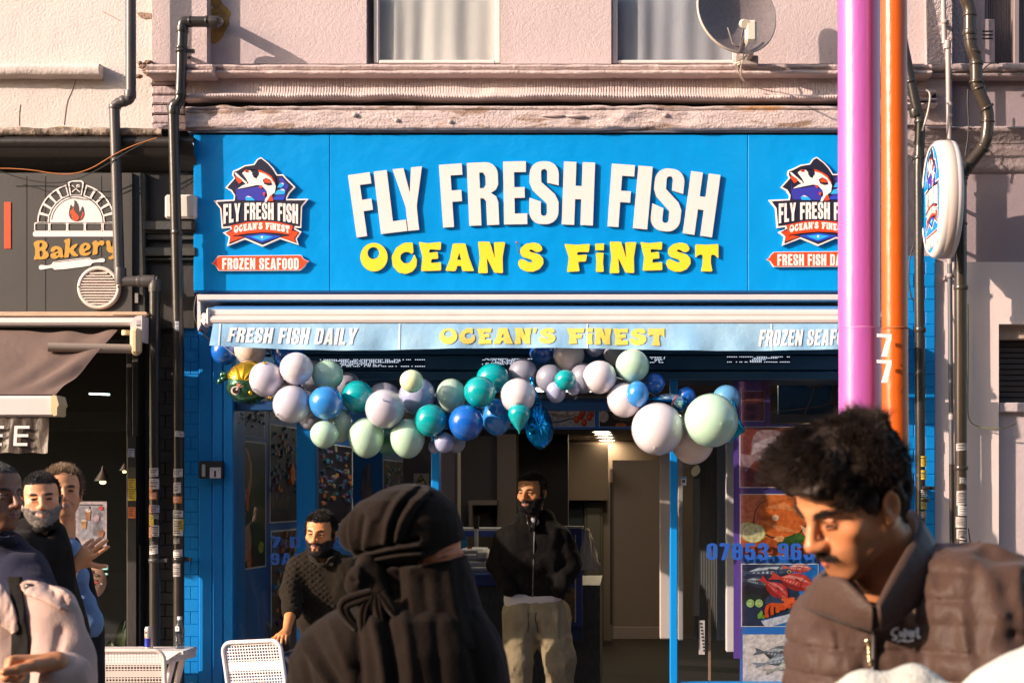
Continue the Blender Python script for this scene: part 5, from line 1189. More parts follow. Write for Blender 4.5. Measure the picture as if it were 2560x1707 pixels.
dp = thing('bakery_door_post', 'dark bakery door post with a column of yellow and orange stickers', 'post', tuple(W(325, 1300, 8.97)))
part('post', dp, SLATE2, 318, 1090, 341, 1945, 8.965, 8.99, .003)
for y0, y1, c, w in ((1121, 1143, 'l', 16), (1168, 1194, 'Y', 19), (1196, 1222, 'y', 19), (1224, 1251, 'y', 20), (1267, 1295, 'o', 19)):
    cl = {'l': (.40, .42, .50), 'Y': (.10, .085, .05), 'y': (.62, .44, .03), 'o': (.66, .17, .04)}[c]
    s = part('sticker', dp, mat('flat_sticker_'+c, cl, .5, wear=(60, tuple(v*.6 for v in cl), .66)), 320, y0, 320+w, y1, 8.9635, 8.965)
    for k in range(4): part('printed_line', s, mat('sticker_b_ink', (.05, .045, .04), .5), 322, y0+3+k*5.5, 320+w-3-(k*3) % 7, y0+5.2+k*5.5, 8.963, 8.9635)
for px, y0, y1 in ((337, 733, 757), (341, 1256, 1257)): tag(MB().pbox(px, y0, px+8, y1, 8.975, 8.989).build('paper_scrap', mat('paper_scrap', (.22, .20, .19), .7)), 'torn grey paper scrap on the dark bakery pilaster' if y0 < 800 else 'thin paper sliver on the dark bakery pilaster low down', 'paper') if y0 < 800 else None

pc = pipe('black waste pipe slanting down behind the orange pole then dropping past the oval sign', [([(2225, -60), (2262, 130), (2290, 265), (2301, 300), (2300, 330), (2297, 420), (2298, 640), (2305, 1945)], 25, 14)],
          [(2276, 205, 29, 6, -14), (2289, 283, 31, 18, -12), (2300, 305, 30, 8), (2297, 395, 29, 8), (2300, 825, 30, 12), (2309, 1250, 29, 8)], PBLK, 8.93, [(2309, 1220, 25)])
stickers(pc, 2304, 25, 8.93, [(0, .85, 1140, 1166, 'y'), (-.1, .85, 1175, 1198, 'y'), (.2, .85, 1224, 1240, 'w'), (.1, .85, 1244, 1272, 'Y'), (.1, .7, 1278, 1294, 'g')], 12)
pd = pipe('thin pale conduit running down between the two black pipes at right', [([(2357, -60), (2361, 110)], 13, 8), ([(2370, 120), (2372, 290)], 13, 8), ([(2372, 286), (2374, 420), (2374, 660)], 13, 8), ([(2374, 640), (2379, 1170)], 12, 8, PDARKC), ([(2379, 1160), (2384, 1945)], 13, 8, PBLK)],
          [(2368, 113, 19, 20), (2374, 262, 15, 10), (2374, 290, 15, 8), (2378, 1042, 14, 14)], PPALE, 8.98, [(2361, 56, 14), (2374, 690, 14)], name='conduit')
pe = pipe('thick dark soil pipe with several collars snaking down at the right edge', [([(2395, -60), (2414, 0), (2424, 22), (2424, 90), (2428, 120), (2440, 150), (2441, 215), (2450, 235), (2468, 275), (2470, 300), (2466, 345), (2455, 372), (2412, 425), (2402, 445), (2401, 470), (2402, 1945)], 31, 12)],
          [(2424, 38, 35, 8), (2424, 82, 35, 14), (2426, 100, 34, 5), (2436, 130, 35, 5, 20), (2441, 160, 35, 8), (2441, 206, 38, 7), (2446, 222, 36, 5, -20), (2467, 271, 38, 6, -30), (2469, 305, 35, 5), (2456, 370, 35, 5, 40), (2417, 418, 36, 8, 52), (2402, 446, 36, 7), (2401, 460, 34, 6), (2401, 560, 35, 6), (2402, 720, 36, 10), (2402, 1170, 36, 10)], PBR, 8.88)
stickers(pe, 2402, 31, 8.88, [(0, .85, 1108, 1126, 'g'), (.2, .6, 1194, 1210, 'g'), (0, .8, 1226, 1262, 'g'), (.1, .7, 1264, 1288, 'w'), (-.1, .8, 1292, 1318, 'g'), (0, .8, 1322, 1346, 'g'), (.1, .5, 1338, 1348, 'w'), (.2, .6, 1352, 1390, 'g')], 21)
tag(MB().island([[(X(a, 8.85), Z(b, 8.85)) for a, b in ((2400, 602), (2408, 600), (2415, 606), (2412, 614), (2404, 612))]], 8.85, 8.852, back=True).build('yellow_leaf', mat('yellow_leaf', (.5, .42, .03), .6)), 'small yellow leaf caught on the thick soil pipe beside the oval sign', 'leaf')
for nm, pts, d, r, m, lb in (('loose_cable', [(2315, 226), (2324, 230), (2326, 246), (2320, 280), (2313, 305), (2306, 328)], 8.9, .006, mat('grey_cable', (.40, .36, .33), .6), 'loose pale grey cable hanging from the broken board end'),
                        ('black_cable', [(2420, 224), (2418, 260), (2422, 300), (2420, 345), (2413, 390)], 9.0, .004, mat('black_cable', ()), 'thin black cable hanging left of the thick soil pipe'),
                        ('black_cable', [(2455, 178), (2468, 164), (2480, 158), (2497, 159)], 9.02, .004, mat('black_cable', ()), 'short black cable looping over the moulding at far right'),
                        ('wall_cable', [(2420, 760), (2421, 900), (2419, 1020), (2422, 1050), (2440, 1066), (2490, 1073), (2520, 1068), (2540, 1058)], 9.06, .0035, mat('earth_cable', (.20, .20, .06), .6), 'thin yellow green cable curving across the pale pink wall'),
                        ('wall_cable', [(2421, 1320), (2424, 1345), (2431, 1380), (2436, 1420)], 9.06, .0035, mat('black_cable', ()), 'short black cable low on the pale pink wall beside the soil pipe'),
                        ('black_cable', [(2285, 612), (2275, 640), (2270, 690), (2276, 740), (2284, 752)], 8.96, .004, mat('black_cable', ()), 'black cable loop hanging beside the orange pole under the oval sign')):
    tag(MB().tube([W(a, b, d) for a, b in smooth_path(pts, 2)], r, 6).build(nm, m), lb, 'cable')

# ------------------------------------------------------------------ oval projecting sign
ps = thing('projecting_sign', 'oval white rimmed blue projecting sign with the fish badge on its side', 'sign', tuple(W(2340, 500, 8.55)))
pxw = X(2300, 8.38); cyy, czz = 8.67, Z(500, 8.67)     # the disc stands square to the wall, its face looks left along the street
hr = S(146, 8.67)*1.0; wr = .285
Mo = Matrix.Rotation(R(-90), 4, 'Y')                     # local z -> -x
thick = .15; xf = X(2331, 8.67)
def oval(a, k): return (xf+k, cyy+wr*math.cos(a), czz+hr*math.sin(a))
def oval_lathe(prof, name, m):
    P = []
    for i in range(65):
        a = 2*math.pi*i/64; P.append([(xf+t, cyy+wr*q*math.cos(a), czz+hr*q*math.sin(a)) for q, t in prof])
    mb = MB(); mb.grid([r[::-1] for r in P]); return mb.build(name, m, ps)
oval_lathe([(.90, -.006), (.915, -.012), (.99, .012), (1.0, .03), (1.0, .092), (.99, .108), (.9, .12), (0, .12)], 'rim', mat('sign_rim_white', (.66, .60, .57), .4))
oval_lathe([(1.0, .040), (1.003, .041), (1.003, .082), (1.0, .083)], 'rim_band', mat('sign_rim_beige', (.52, .43, .38), .5))
mb = MB(); vs = [oval(2*math.pi*i/64, -.002) for i in range(64)]
vs = [(x, cyy+(y-cyy)*.905, czz+(z-czz)*.905) for x, y, z in vs]; mb.add(vs, [tuple(range(64))]); mb.build('face', BLUEPANEL, ps)
# badge drawn on the face: u runs away from the street towards the wall, so it reads from the left
sc = .00034
class SideBadge: pass
Ms = Matrix(((0, 1, 0, xf-.002), (-1, 0, 0, 0), (0, 0, 1, 0), (0, 0, 0, 1)))
tmp = thing('print', None, None); 
def side_fn2(x, y): return (-(cyy-.0)+(-(-(x-650)*sc))*1.0, czz+(700-y)*sc*1.15)
n_before = set(bpy.data.objects)
bd = badge(ps, lambda x, y: ((x-650)*sc, czz+(700-y)*sc*1.25+.03), 0, .001, .0006, 'badge')
banner(ps, lambda x, y: ((x-650)*sc*.9, czz+(770-y)*sc*1.25+.03), 0, .001, .0006, 'FRESH FISH DAILY')
for o in set(bpy.data.objects)-n_before:
    if o.type == 'MESH':
        for v in o.data.vertices:
            u, y, z = v.co; v.co = (xf-.004+y, cyy-u, z)
bpy.data.objects.remove(tmp)
m = MB(); m.tube([(xf+.05, cyy+wr*.93, czz+.12), (xf+.08, 9.1, czz+.12)], .012, 8); m.tube([(xf+.05, cyy+wr*.93, czz-.12), (xf+.08, 9.1, czz-.12)], .012, 8); m.build('bracket', PBLK, ps)

# ------------------------------------------------------------------ satellite dish
sd = thing('satellite_dish', 'grey perforated satellite dish with cream receiver mounted by the right upper window', 'satellite dish', tuple(W(1840, 60, 8.85)))
DISHM = mat('dish_grey', (.20, .165, .165), .6, var=(60, (.13, .11, .115), .25), bump=[(200, .002, 2)]); DISHR = mat('dish_rim', (.48, .40, .33), .5)
dc = W(1843, 30, 8.76); rx_, rz_ = S(97, 8.76), S(108, 8.76)
nrm = Vector((.30, -.92, .24)).normalized(); ux = nrm.cross(Vector((0, 0, 1))).normalized()*-1; ux = Vector((0, 0, 1)).cross(nrm).normalized(); uz = nrm.cross(ux)
Md = Matrix(((ux.x, uz.x, nrm.x), (ux.y, uz.y, nrm.y), (ux.z, uz.z, nrm.z)))
P = []; rx_ /= .94; rz_ /= .98
for i in range(49):
    a = 2*math.pi*i/48; row = []
    for q in [j/10 for j in range(11)]+[1.02, 1.035, 1.02, 1.0]:
        k = len(row); dep = .07*q*q-.07 if k < 11 else (.0, -.008, -.016, -.012)[k-11]
        row.append(tuple(dc+Md @ Vector((rx_*q*math.cos(a), rz_*q*math.sin(a), dep))))
    P.append(row)
mb = MB(); mb.grid([r[:11] for r in P]); mb.build('reflector', DISHM, sd)
mb = MB(); mb.grid([r[10:] for r in P]); mb.build('rim', DISHR, sd)
mb = MB(); mb.tube([W(1850, 130, 8.70), W(1862, 95, 8.5), W(1868, 85, 8.42)], .012, 8); mb.build('feed_arm', mat('arm_dark', (.10, .085, .08), .5), sd)
mb = MB(); mb.tube([W(1858, 60, 8.42), W(1864, 60, 8.34)], S(11, 8.4), 16); q = W(1877, 82, 8.38); mb.box(q.x-S(14, 8.4), q.x+S(14, 8.4), q.y-.04, q.y+.05, q.z-S(27, 8.4), q.z+S(27, 8.4), 0, .012, None); mb.build('receiver', mat('receiver_cream', (.60, .52, .42), .45), sd)
mb = MB(); mb.tube([W(1820, 70, 8.72), W(1832, 110, 8.70), W(1850, 118, 8.69), W(1858, 75, 8.71)], .007, 6); mb.build('stay', mat('arm_dark', ()), sd)
mb = MB(); mb.pbox(1838, 138, 1896, 163, 8.94, 9.12, 0, .006); mb.tube([W(1870, 145, 8.96), W(1880, 120, 8.80)], .022, 10); mb.build('bracket', mat('bracket_grey', (.30, .25, .23), .7), sd)
for pts in ([(1868, 108), (1861, 130), (1856, 150), (1850, 160), (1843, 163), (1848, 185), (1857, 202)], [(1880, 112), (1872, 130), (1858, 150), (1852, 170), (1853, 190), (1862, 205)], [(1850, 155), (1842, 158), (1836, 160), (1850, 150), (1866, 140)]):
    MB().tube([W(a, b, 8.6+.2*(k/6)) for k, (a, b) in enumerate(smooth_path(pts, 1))][:14], .0045, 6).build('cable', mat('cream_cable', (.52, .45, .36), .6), sd)

# ------------------------------------------------------------------ the two street poles
PUR = mat('purple_gloss', (.40, .095, .37), .36, var=(3, (.36, .085, .34), .3), bump=[(60, .0008, 4, (1, 1, .25)), (6, .004, 3, (1, 1, .3))], coat=.5, spec=.7, wear=[(30, (.30, .10, .30), .70, (1, 1, .12)), (55, (.55, .30, .50), .75)])
ORA = mat('orange_gloss', (.56, .095, .005), .32, var=(3, (.50, .085, .005), .3), bump=[(70, .001, 4, (1, 1, .3)), (7, .003, 3)], coat=.2, wear=[(34, (.42, .07, .004), .68, (1, 1, .12)), (60, (.7, .3, .12), .77)])
pp = thing('street_pole', 'thick glossy purple steel pole standing in front of the sign', 'pole', (X(2153, 6.35), 6.35, 0))
r1 = S(53, 6.35)
cP = X(2150, 6.35)
MB().tube([(cP, 6.35, 0), (cP, 6.35, Z(822, 6.35))], r1*1.012, 40).build('lower_section', PUR, pp); MB().tube([(cP-.003, 6.35, Z(822, 6.35)+.0), (cP-.008, 6.35, 6)], r1*.995, 40).build('upper_section', PUR, pp)
MB().lathe([(r1*1.0, -.002), (r1*1.016, -.002), (r1*1.016, .002), (r1, .002)], (cP, 6.35, Z(822, 6.35)), 40).build('seam', mat('purple_seam', (.55, .25, .52), .4), pp)
po = thing('street_pole', 'slimmer glossy orange steel pole with a seam, right beside the purple pole', 'pole', (X(2237, 6.2), 6.2, 0))
cO = X(2237, 6.2); r2 = S(33, 6.2)
MB().tube([(cO+.008, 6.2, 0), (cO, 6.2, Z(823, 6.2))], r2*1.01, 14).build('lower_section', ORA, po); MB().tube([(cO, 6.2, Z(821, 6.2)), (cO-.012, 6.2, 6)], r2, 14).build('upper_section', ORA, po)
for ob in po.children:
    for p in ob.data.polygons: p.use_smooth = len(p.vertices) == 4
MB().lathe([(r2*.9, -.004), (r2*1.022, -.004), (r2*1.022, .004), (r2*.9, .004)], (cO, 6.2, Z(822, 6.2)), 24).build('seam', mat('orange_seam', (.35, .08, .01), .6), po)
for y0 in (834, 899):
    tag(MB().island([[(X(a, 6.10), Z(y0+b, 6.10)) for a, b in ((2193, 0), (2229, 1), (2229, 12), (2218, 58), (2204, 57), (2217, 10), (2193, 8))]], 6.10, 6.108, back=True).build('number_seven', mat('digit_white', (.80, .74, .74), .5)), 'upper white number 7 fixed where purple and orange poles meet' if y0 < 850 else 'lower white number 7 fixed where purple and orange poles meet', 'number', 'white sevens on the poles')
# little alarm box on the blue jamb
al = thing('key_box', 'small open black box with white keypad on the blue door jamb', 'box', tuple(W(525, 1173, 8.95)))
part('case', al, mat('key_box_black', (.015, .013, .012), .4), 496, 1152, 555, 1196, 8.96, 9.02, .006); part('keypad', al, mat('keypad_white', (.50, .46, .46), .5), 524, 1168, 552, 1195, 8.952, 8.96, .003); part('tube', al, mat('keypad_tube', (.35, .36, .36), .3), 504, 1160, 513, 1191, 8.95, 8.96, .004)
kp = [c for c in al.children if c.name.startswith('keypad')][0]; part('key_mark', kp, DARKGAP, 535, 1176, 540, 1192, 8.951, 8.952); part('key_mark', kp, DARKGAP, 529, 1173, 531, 1175, 8.951, 8.952); part('key_mark', kp, DARKGAP, 545, 1173, 547, 1175, 8.951, 8.952)
# ------------------------------------------------------------------ balloon garland
BC = {'royal': ((.006, .12, .52), .22), 'sky': ((.03, .24, .64), .25), 'white': ((.66, .61, .64), .25), 'pearl': ((.52, .50, .58), .28), 'lav': ((.36, .39, .58), .3), 'grey': ((.25, .26, .33), .5), 'mint': ((.45, .66, .50), .26),  # white and pearl carry a lavender tint that mimics shade
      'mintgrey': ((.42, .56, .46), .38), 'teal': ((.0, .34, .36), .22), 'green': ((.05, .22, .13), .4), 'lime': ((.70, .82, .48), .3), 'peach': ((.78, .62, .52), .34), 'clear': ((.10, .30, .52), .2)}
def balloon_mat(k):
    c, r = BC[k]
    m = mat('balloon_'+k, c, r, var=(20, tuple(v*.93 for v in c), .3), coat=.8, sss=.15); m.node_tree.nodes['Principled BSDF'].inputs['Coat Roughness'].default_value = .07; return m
GAR = 'balloons of the garland under the awning'
BMESH = None
def balloon(px, py, rx, ry, d, k, label, knot=None):
    global BMESH
    rx_, rz_ = S(rx, d), S(ry, d)
    prof = []; N_ = 22
    for i in range(N_+1):
        a = math.pi*i/N_; z = -math.cos(a); r = math.sin(a)*(1-.07*(1-(z+1)/2)**2); prof.append((r, z))
    mb = MB(); mb.lathe(prof, n=36)
    b = mb.build('balloon', balloon_mat(k)); tag(b, label, 'balloon', GAR)
    b.location = W(px, py, d)
    # knot direction: by default to the back and up
    if knot: u = Vector(((knot[0]-px)/rx, 0, -(knot[1]-py)/ry)); u.y = -math.sqrt(max(.02, 1-u.x**2-u.z**2)); 
    else: u = Vector((random.uniform(-.6, .6), .7, random.uniform(.0, .7)))
    u.normalize(); sc = Vector((rx_, (rx_+rz_)/2, rz_))
    if knot:
        q = (-u).to_track_quat('Z', 'Y'); b.scale = (sc.x,)*3 if abs(sc.x-sc.z) < .01 else tuple(sc)
        if abs(sc.x-sc.z) < .01: b.rotation_euler = q.to_euler()
    else: b.scale = tuple(sc)
    kb = MB(); p = Vector(b.location)+Vector((u.x*sc.x, u.y*sc.y, u.z*sc.z))
    kb.tube([p-u*.004, p+u*.004, p+u*.010, p+u*.016], [.005, .0035, .0045, .007], 8)
    ko = kb.build('knot', mat('balloon_knot_'+k, tuple(v*.6 for v in BC[k][0]), .4)); ko.parent = b
    bm = Matrix.LocRotScale(b.location, b.rotation_euler, b.scale); ko.matrix_parent_inverse = bm.inverted()
    return b
for a in [
 (561, 879, 34, 34, 8.82, 'royal', 'royal blue balloon at the left end of the garland under the valance corner'),
 (626, 873, 41, 41, 8.78, 'peach', 'peach white balloon tucked under the valance above the gold and green fish balloon'),
 (720, 882, 42, 42, 8.82, 'royal', 'royal blue balloon under the valance behind a shiny white one, left part'),
 (664, 949, 45, 44, 8.52, 'pearl', 'pearl balloon just right of the gold and green fish balloon', (645, 974)),
 (741, 922, 42, 41, 8.50, 'white', 'shiny white balloon high in the left part, just below the printed valance'),
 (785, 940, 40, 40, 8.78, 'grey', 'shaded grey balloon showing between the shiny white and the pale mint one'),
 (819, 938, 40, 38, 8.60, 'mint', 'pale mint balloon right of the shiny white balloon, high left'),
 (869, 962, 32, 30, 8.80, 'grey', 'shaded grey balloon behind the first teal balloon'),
 (729, 1011, 48, 48, 8.48, 'pearl', 'large pearl lavender balloon left of the first royal blue one', (703, 1036)),
 (815, 1007, 43, 42, 8.46, 'sky', 'bright blue balloon between the large pearl and the first teal balloon'),
 (894, 992, 41, 41, 8.58, 'teal', 'teal balloon right of the bright blue balloon in the left part'),
 (778, 1047, 32, 28, 8.70, 'grey', 'small shaded grey balloon under the large pearl lavender one'),
 (811, 1086, 36, 35, 8.46, 'mint', 'small light mint balloon hanging lowest in the left part'),
 (850, 1064, 31, 43, 8.60, 'mintgrey', 'oblong grey green balloon behind the small light mint one'),
 (916, 1094, 45, 51, 8.52, 'mint', 'large mint balloon hanging low, left one of a mint pair'),
 (962, 1021, 50, 49, 8.44, 'pearl', 'large pearl white balloon above the pair of low mint balloons', (966, 1004)),
 (960, 986, 38, 30, 8.74, 'grey', 'dark grey balloon peeping over the large pearl white one'),
 (1029, 953, 30, 29, 8.44, 'lime', 'small pale lime balloon in full sun near the middle'),
 (1043, 990, 46, 47, 8.62, 'lav', 'grey lavender balloon behind the small pale lime one'),
 (1128, 989, 38, 43, 8.62, 'mintgrey', 'grey mint egg shaped balloon between lime and teal ones'),
 (1019, 1096, 44, 50, 8.50, 'mint', 'large mint balloon hanging low, right one of a mint pair'),
 (969, 1104, 30, 34, 8.68, 'green', 'dark green balloon between the pair of low mint balloons'),
 (1076, 1051, 41, 41, 8.46, 'teal', 'teal balloon left of the deep blue balloon in the middle'),
 (1165, 1057, 44, 45, 8.44, 'royal', 'deep blue balloon with a bright sunlit patch in the middle'),
 (1200, 980, 41, 40, 8.46, 'teal', 'teal balloon with a sunlit corner above the deep blue one'),
 (1232, 946, 42, 38, 8.62, 'teal', 'shaded teal balloon behind the teal one with the sunlit corner'),
 (1242, 1043, 39, 46, 8.62, 'sky', 'dull blue egg shaped balloon right of the deep blue one'),
 (1110, 1106, 26, 26, 8.50, 'lav', 'small lavender balloon under the deep blue balloon'),
 (1085, 1118, 15, 16, 8.56, 'lav', 'tiny lavender balloon left of the small lavender one'),
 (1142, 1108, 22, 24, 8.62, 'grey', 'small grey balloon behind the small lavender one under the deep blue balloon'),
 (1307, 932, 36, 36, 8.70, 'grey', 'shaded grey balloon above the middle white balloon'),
 (1295, 990, 45, 43, 8.46, 'white', 'white balloon half in sun above the teal teardrop', (1296, 1008)),
 (1355, 874, 34, 35, 8.82, 'royal', 'deep blue balloon under the valance left of a white one, right of middle'),
 (1422, 888, 40, 40, 8.78, 'white', 'white balloon touching the valance above a small sunlit teal one'),
 (1487, 864, 28, 28, 8.82, 'lav', 'pale blue balloon peeping under the valance right of the white one'),
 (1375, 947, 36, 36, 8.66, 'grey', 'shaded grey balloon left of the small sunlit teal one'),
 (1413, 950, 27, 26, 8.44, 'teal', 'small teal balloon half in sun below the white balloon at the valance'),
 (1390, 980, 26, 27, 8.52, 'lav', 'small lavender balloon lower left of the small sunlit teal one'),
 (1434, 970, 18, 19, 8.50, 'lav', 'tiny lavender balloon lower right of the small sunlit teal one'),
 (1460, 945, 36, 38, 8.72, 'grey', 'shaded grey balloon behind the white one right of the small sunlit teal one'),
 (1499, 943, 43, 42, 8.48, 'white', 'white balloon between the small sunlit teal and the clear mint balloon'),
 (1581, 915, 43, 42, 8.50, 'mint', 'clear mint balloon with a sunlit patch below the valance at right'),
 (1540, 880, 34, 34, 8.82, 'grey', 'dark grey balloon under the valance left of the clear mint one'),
 (1561, 1000, 44, 44, 8.50, 'white', 'white balloon behind the small half sunlit blue one'),
 (1594, 985, 29, 33, 8.42, 'sky', 'small blue balloon half in sun in front of a white one'),
 (1637, 959, 26, 26, 8.58, 'royal', 'small deep blue balloon right of the clear mint one'),
 (1716, 990, 23, 23, 8.60, 'royal', 'small deep blue balloon behind the silver and blue fish balloon'),
 (1644, 1073, 67, 67, 8.40, 'white', 'very large white balloon hanging low at right', (1636, 1120)),
 (1779, 1051, 69, 68, 8.36, 'mint', 'very large mint balloon at the right end of the garland', (1800, 1062)),
 (1731, 1106, 55, 55, 8.52, 'peach', 'large off white balloon lowest at right, behind the two very large ones'),
 (1816, 998, 36, 36, 8.56, 'clear', 'clear blue balloon behind the top of the very large mint one')]: balloon(*a)
# nylon line the garland is tied to
tag(MB().tube([W(a, b, 8.68) for a, b in smooth_path([(540, 850), (640, 930), (780, 985), (950, 1030), (1100, 1030), (1250, 980), (1400, 920), (1560, 940), (1700, 1030), (1800, 1000), (1840, 985)], 2)], .002, 5).build('garland_line', mat('clear_line', (.4, .4, .42), .3)), 'thin clear line tying the balloon garland together under the awning', 'line')

def foil(mb, outline, c, d, T, wr=1.0, mi=0, tilt=0, nr=14, seed=0, mi_fn=None):
    "pillow of foil from a star-shaped pixel outline about c"
    o = smooth_path(outline, 2, True); n = len(o)
    for sgn in (-1, 1):
        P = []
        for i in range(n+1):
            a = o[i % n]; row = []
            for j in range(nr+1):
                r = j/nr; px, py = c[0]+(a[0]-c[0])*r, c[1]+(a[1]-c[1])*r
                w = (.018*r*r*math.sin(i*2.45+seed)+.010*r*math.sin(i*5.3+r*4+seed))*wr
                t = T*math.sqrt(max(0, 1-r**2.2))*(1+w*4)+w*T*1.2*(1-r)
                p = W(px, py, d); p.y += sgn*t+tilt*(px-c[0])/400; row.append(tuple(p))
            P.append(row if sgn < 0 else row[::-1])
        b = len(mb.f); mb.grid(P, mi)
        if mi_fn:
            m_ = nr
            for k in range(b, len(mb.f)):
                i, j = (k-b)//m_, (k-b) % m_; a = o[i % n]; r = (j+.5)/m_ if sgn < 0 else 1-(j+.5)/m_
                mb.mi[k] = mi_fn(c[0]+(a[0]-c[0])*r, c[1]+(a[1]-c[1])*r)
    return mb
FGOLD = mat('foil_gold', (.70, .38, .02), .16, metal=.85); FGREEN = mat('foil_green', (.05, .16, .085), .18, metal=.7, var=(30, (.035, .11, .06), .3)); FBLUE = mat('foil_blue', (.0, .20, .50), .14, metal=.85); FSILV = mat('foil_silver_blue', (.38, .55, .66), .15, metal=.8)
ff = thing('fish_foil_balloon', 'round gold and green foil fish balloon at the left end of the garland', 'balloon', tuple(W(615, 957, 8.56)))
out = [(572, 955), (568, 935), (578, 920), (600, 905), (625, 900), (650, 905), (668, 925), (678, 950), (676, 980), (655, 1002), (625, 1012), (595, 1008), (575, 990), (564, 972)]
mb = MB(); foil(mb, out, (620, 957), 8.56, .10, 1.0, mi_fn=lambda x, y: 0 if y < 950-(x-570)*-.08 and x > 566 else 1); mb.build('body', [FGOLD, FGREEN], ff)
def disc(name, px, py, r, d, m, par, ry=None): return MB().island([[(X(a, d), Z(b, d)) for a, b in circ(px, py, r, ry)]], d-.002, d).build(name, m, par)
disc('eye', 588, 976, 11, 8.462, mat('eye_white', (.6, .5, .45), .4), ff); disc('pupil', 589, 976, 8, 8.459, mat('pupil_dark', (.03, .015, .012), .3), ff); disc('glint', 592, 973, 2.6, 8.456, mat('eye_white', ()), ff); disc('cheek', 600, 961, 9, 8.464, mat('cheek_pink', (.45, .16, .10), .4), ff, 7)
for k, (a, b) in enumerate(((556, 938), (550, 952), (560, 946), (564, 936))):
    MB().ellipsoid(W(a, b, 8.55), (.014, .012, .022), Matrix.Rotation(.6*k, 3, 'Y'), 10, 6).build('frill', FGREEN, ff)
for pts in ([(625, 972), (632, 985), (626, 990), (620, 982)], [(655, 905), (668, 902), (664, 914)], [(668, 990), (682, 992), (672, 1000)]):
    mb = MB(); c = (sum(p[0] for p in pts)/len(pts), sum(p[1] for p in pts)/len(pts)); foil(mb, pts, c, 8.47, .012, .4, nr=4); mb.build('fin', FGOLD, ff)
f2 = thing('fish_foil_balloon', 'shiny blue foil fish balloon hanging nose down beside the teal teardrop', 'balloon', tuple(W(1348, 1070, 8.5)))
mb = MB(); foil(mb, [(1340, 1010), (1356, 1012), (1372, 1030), (1382, 1060), (1383, 1090), (1372, 1112), (1352, 1126), (1335, 1115), (1318, 1095), (1314, 1070), (1320, 1040), (1330, 1018)], (1350, 1068), 8.52, .075, 2.2, seed=2, tilt=.4); mb.build('body', FBLUE, f2)
mb = MB(); foil(mb, [(1326, 946), (1332, 950), (1338, 972), (1348, 995), (1358, 1015), (1350, 1022), (1336, 1005), (1328, 975)], (1340, 990), 8.54, .018, 1.5, nr=6); foil(mb, [(1322, 944), (1330, 940), (1336, 952), (1326, 956)], (1329, 948), 8.54, .012, 1, nr=4); o = mb.build('tail', FBLUE, f2)
f3 = thing('fish_foil_balloon', 'small silver and blue foil fish balloon above the very large white balloon', 'balloon', tuple(W(1680, 1008, 8.5)))
mb = MB(); foil(mb, [(1620, 995), (1640, 990), (1662, 984), (1690, 984), (1710, 990), (1722, 1002), (1718, 1018), (1704, 1032), (1690, 1022), (1672, 1012), (1645, 1005), (1622, 1003)], (1682, 1003), 8.54, .06, 2, seed=5, mi_fn=lambda x, y: 1 if (1646 < x < 1706 and y < 1000) or (1680 < x < 1706 and y < 1020) else 0); mb.build('body', [FBLUE, FSILV], f3)
MB().tube([W(a, b, 8.472) for a, b in smooth_path([(1692, 990), (1684, 1000), (1680, 1012)], 1)], .004, 6).build('gill_stripe', mat('gill_red', (.4, .04, .05), .3), f3)
f4 = thing('fish_foil_balloon', 'turquoise foil fish balloon showing along the right edge of the very large mint balloon', 'balloon', tuple(W(1830, 1040, 8.55)))
mb = MB(); foil(mb, [(1802, 976), (1815, 983), (1828, 980), (1832, 970), (1836, 990), (1842, 1015), (1850, 1050), (1866, 1078), (1850, 1086), (1835, 1102), (1800, 1116), (1790, 1090), (1815, 1060), (1825, 1020), (1812, 992)], (1828, 1050), 8.53, .05, 2.2, seed=7); mb.build('body', mat('foil_turquoise', (.0, .22, .36), .15, metal=.85), f4)
t5 = tag(MB().lathe([(0, -1.32), (.06, -1.28), (.035, -1.2), (.12, -1.06), (.45, -.72), (.78, -.3), (.97, .1), (1.0, .35), (.92, .66), (.7, .88), (.4, 1.0), (0, 1.04)], n=32).build('balloon', balloon_mat('teal')), 'teal teardrop balloon with its knot hanging down, half in sun', 'balloon', GAR)
t5.location = W(1298, 1043, 8.40); t5.scale = (S(28, 8.4), S(28, 8.4), S(32, 8.4))
# ------------------------------------------------------------------ table, chairs, drinks
TW = mat('table_white', (.72, .66, .64), .35, var=(6, (.66, .60, .58), .3, (1, .2, 1)))
tb = thing('cafe_table', 'white slatted outdoor table standing against the dark wall, with can and bottle', 'table', (-2.9, 8.72, 0))
zt = .75; xr = X(492, 8.86); xl = -3.9
for k in range(4):
    y0 = 8.592+k*.068; MB().box(xl, xr, y0, y0+.062, zt-.022, zt, 0, .003).build('slat', TW, tb)
mb = MB(); P_ = [(xl, 8.592, zt-.001), (xr, 8.592, zt-.001), (xr, 8.86, zt-.001), (xl, 8.86, zt-.001)]
b0 = [(xl, 8.52, zt-.055), (xr-.09, 8.52, zt-.055), (xr, 8.84, zt-.045), (xl, 8.84, zt-.045)]
t0 = [(xl, 8.588, zt-.004), (xr-.02, 8.588, zt-.004), (xr+.004, 8.855, zt-.004), (xl, 8.855, zt-.004)]
mb.add(t0+b0+[(p[0], p[1], p[2]-.012) for p in b0], [(4, 5, 1, 0), (5, 6, 2, 1), (6, 7, 3, 2), (7, 4, 0, 3), (8, 9, 5, 4), (9, 10, 6, 5), (8, 11, 10, 9), (0, 1, 2, 3)])
mb.build('apron', TW, tb)
for x, dx in ((xr-.06, -.17), (xl+.1, .1)):
    for y in (8.60, 8.80): MB().tube([(x, y, zt-.05), (x+dx, y, 0)], .018, 8).build('leg', TW, tb)
CWM = mat('chair_white', (.70, .60, .55), .4, var=(6, (.63, .54, .49), .3)); CW2 = mat('chair_white_cool', (.74, .67, .67), .4)
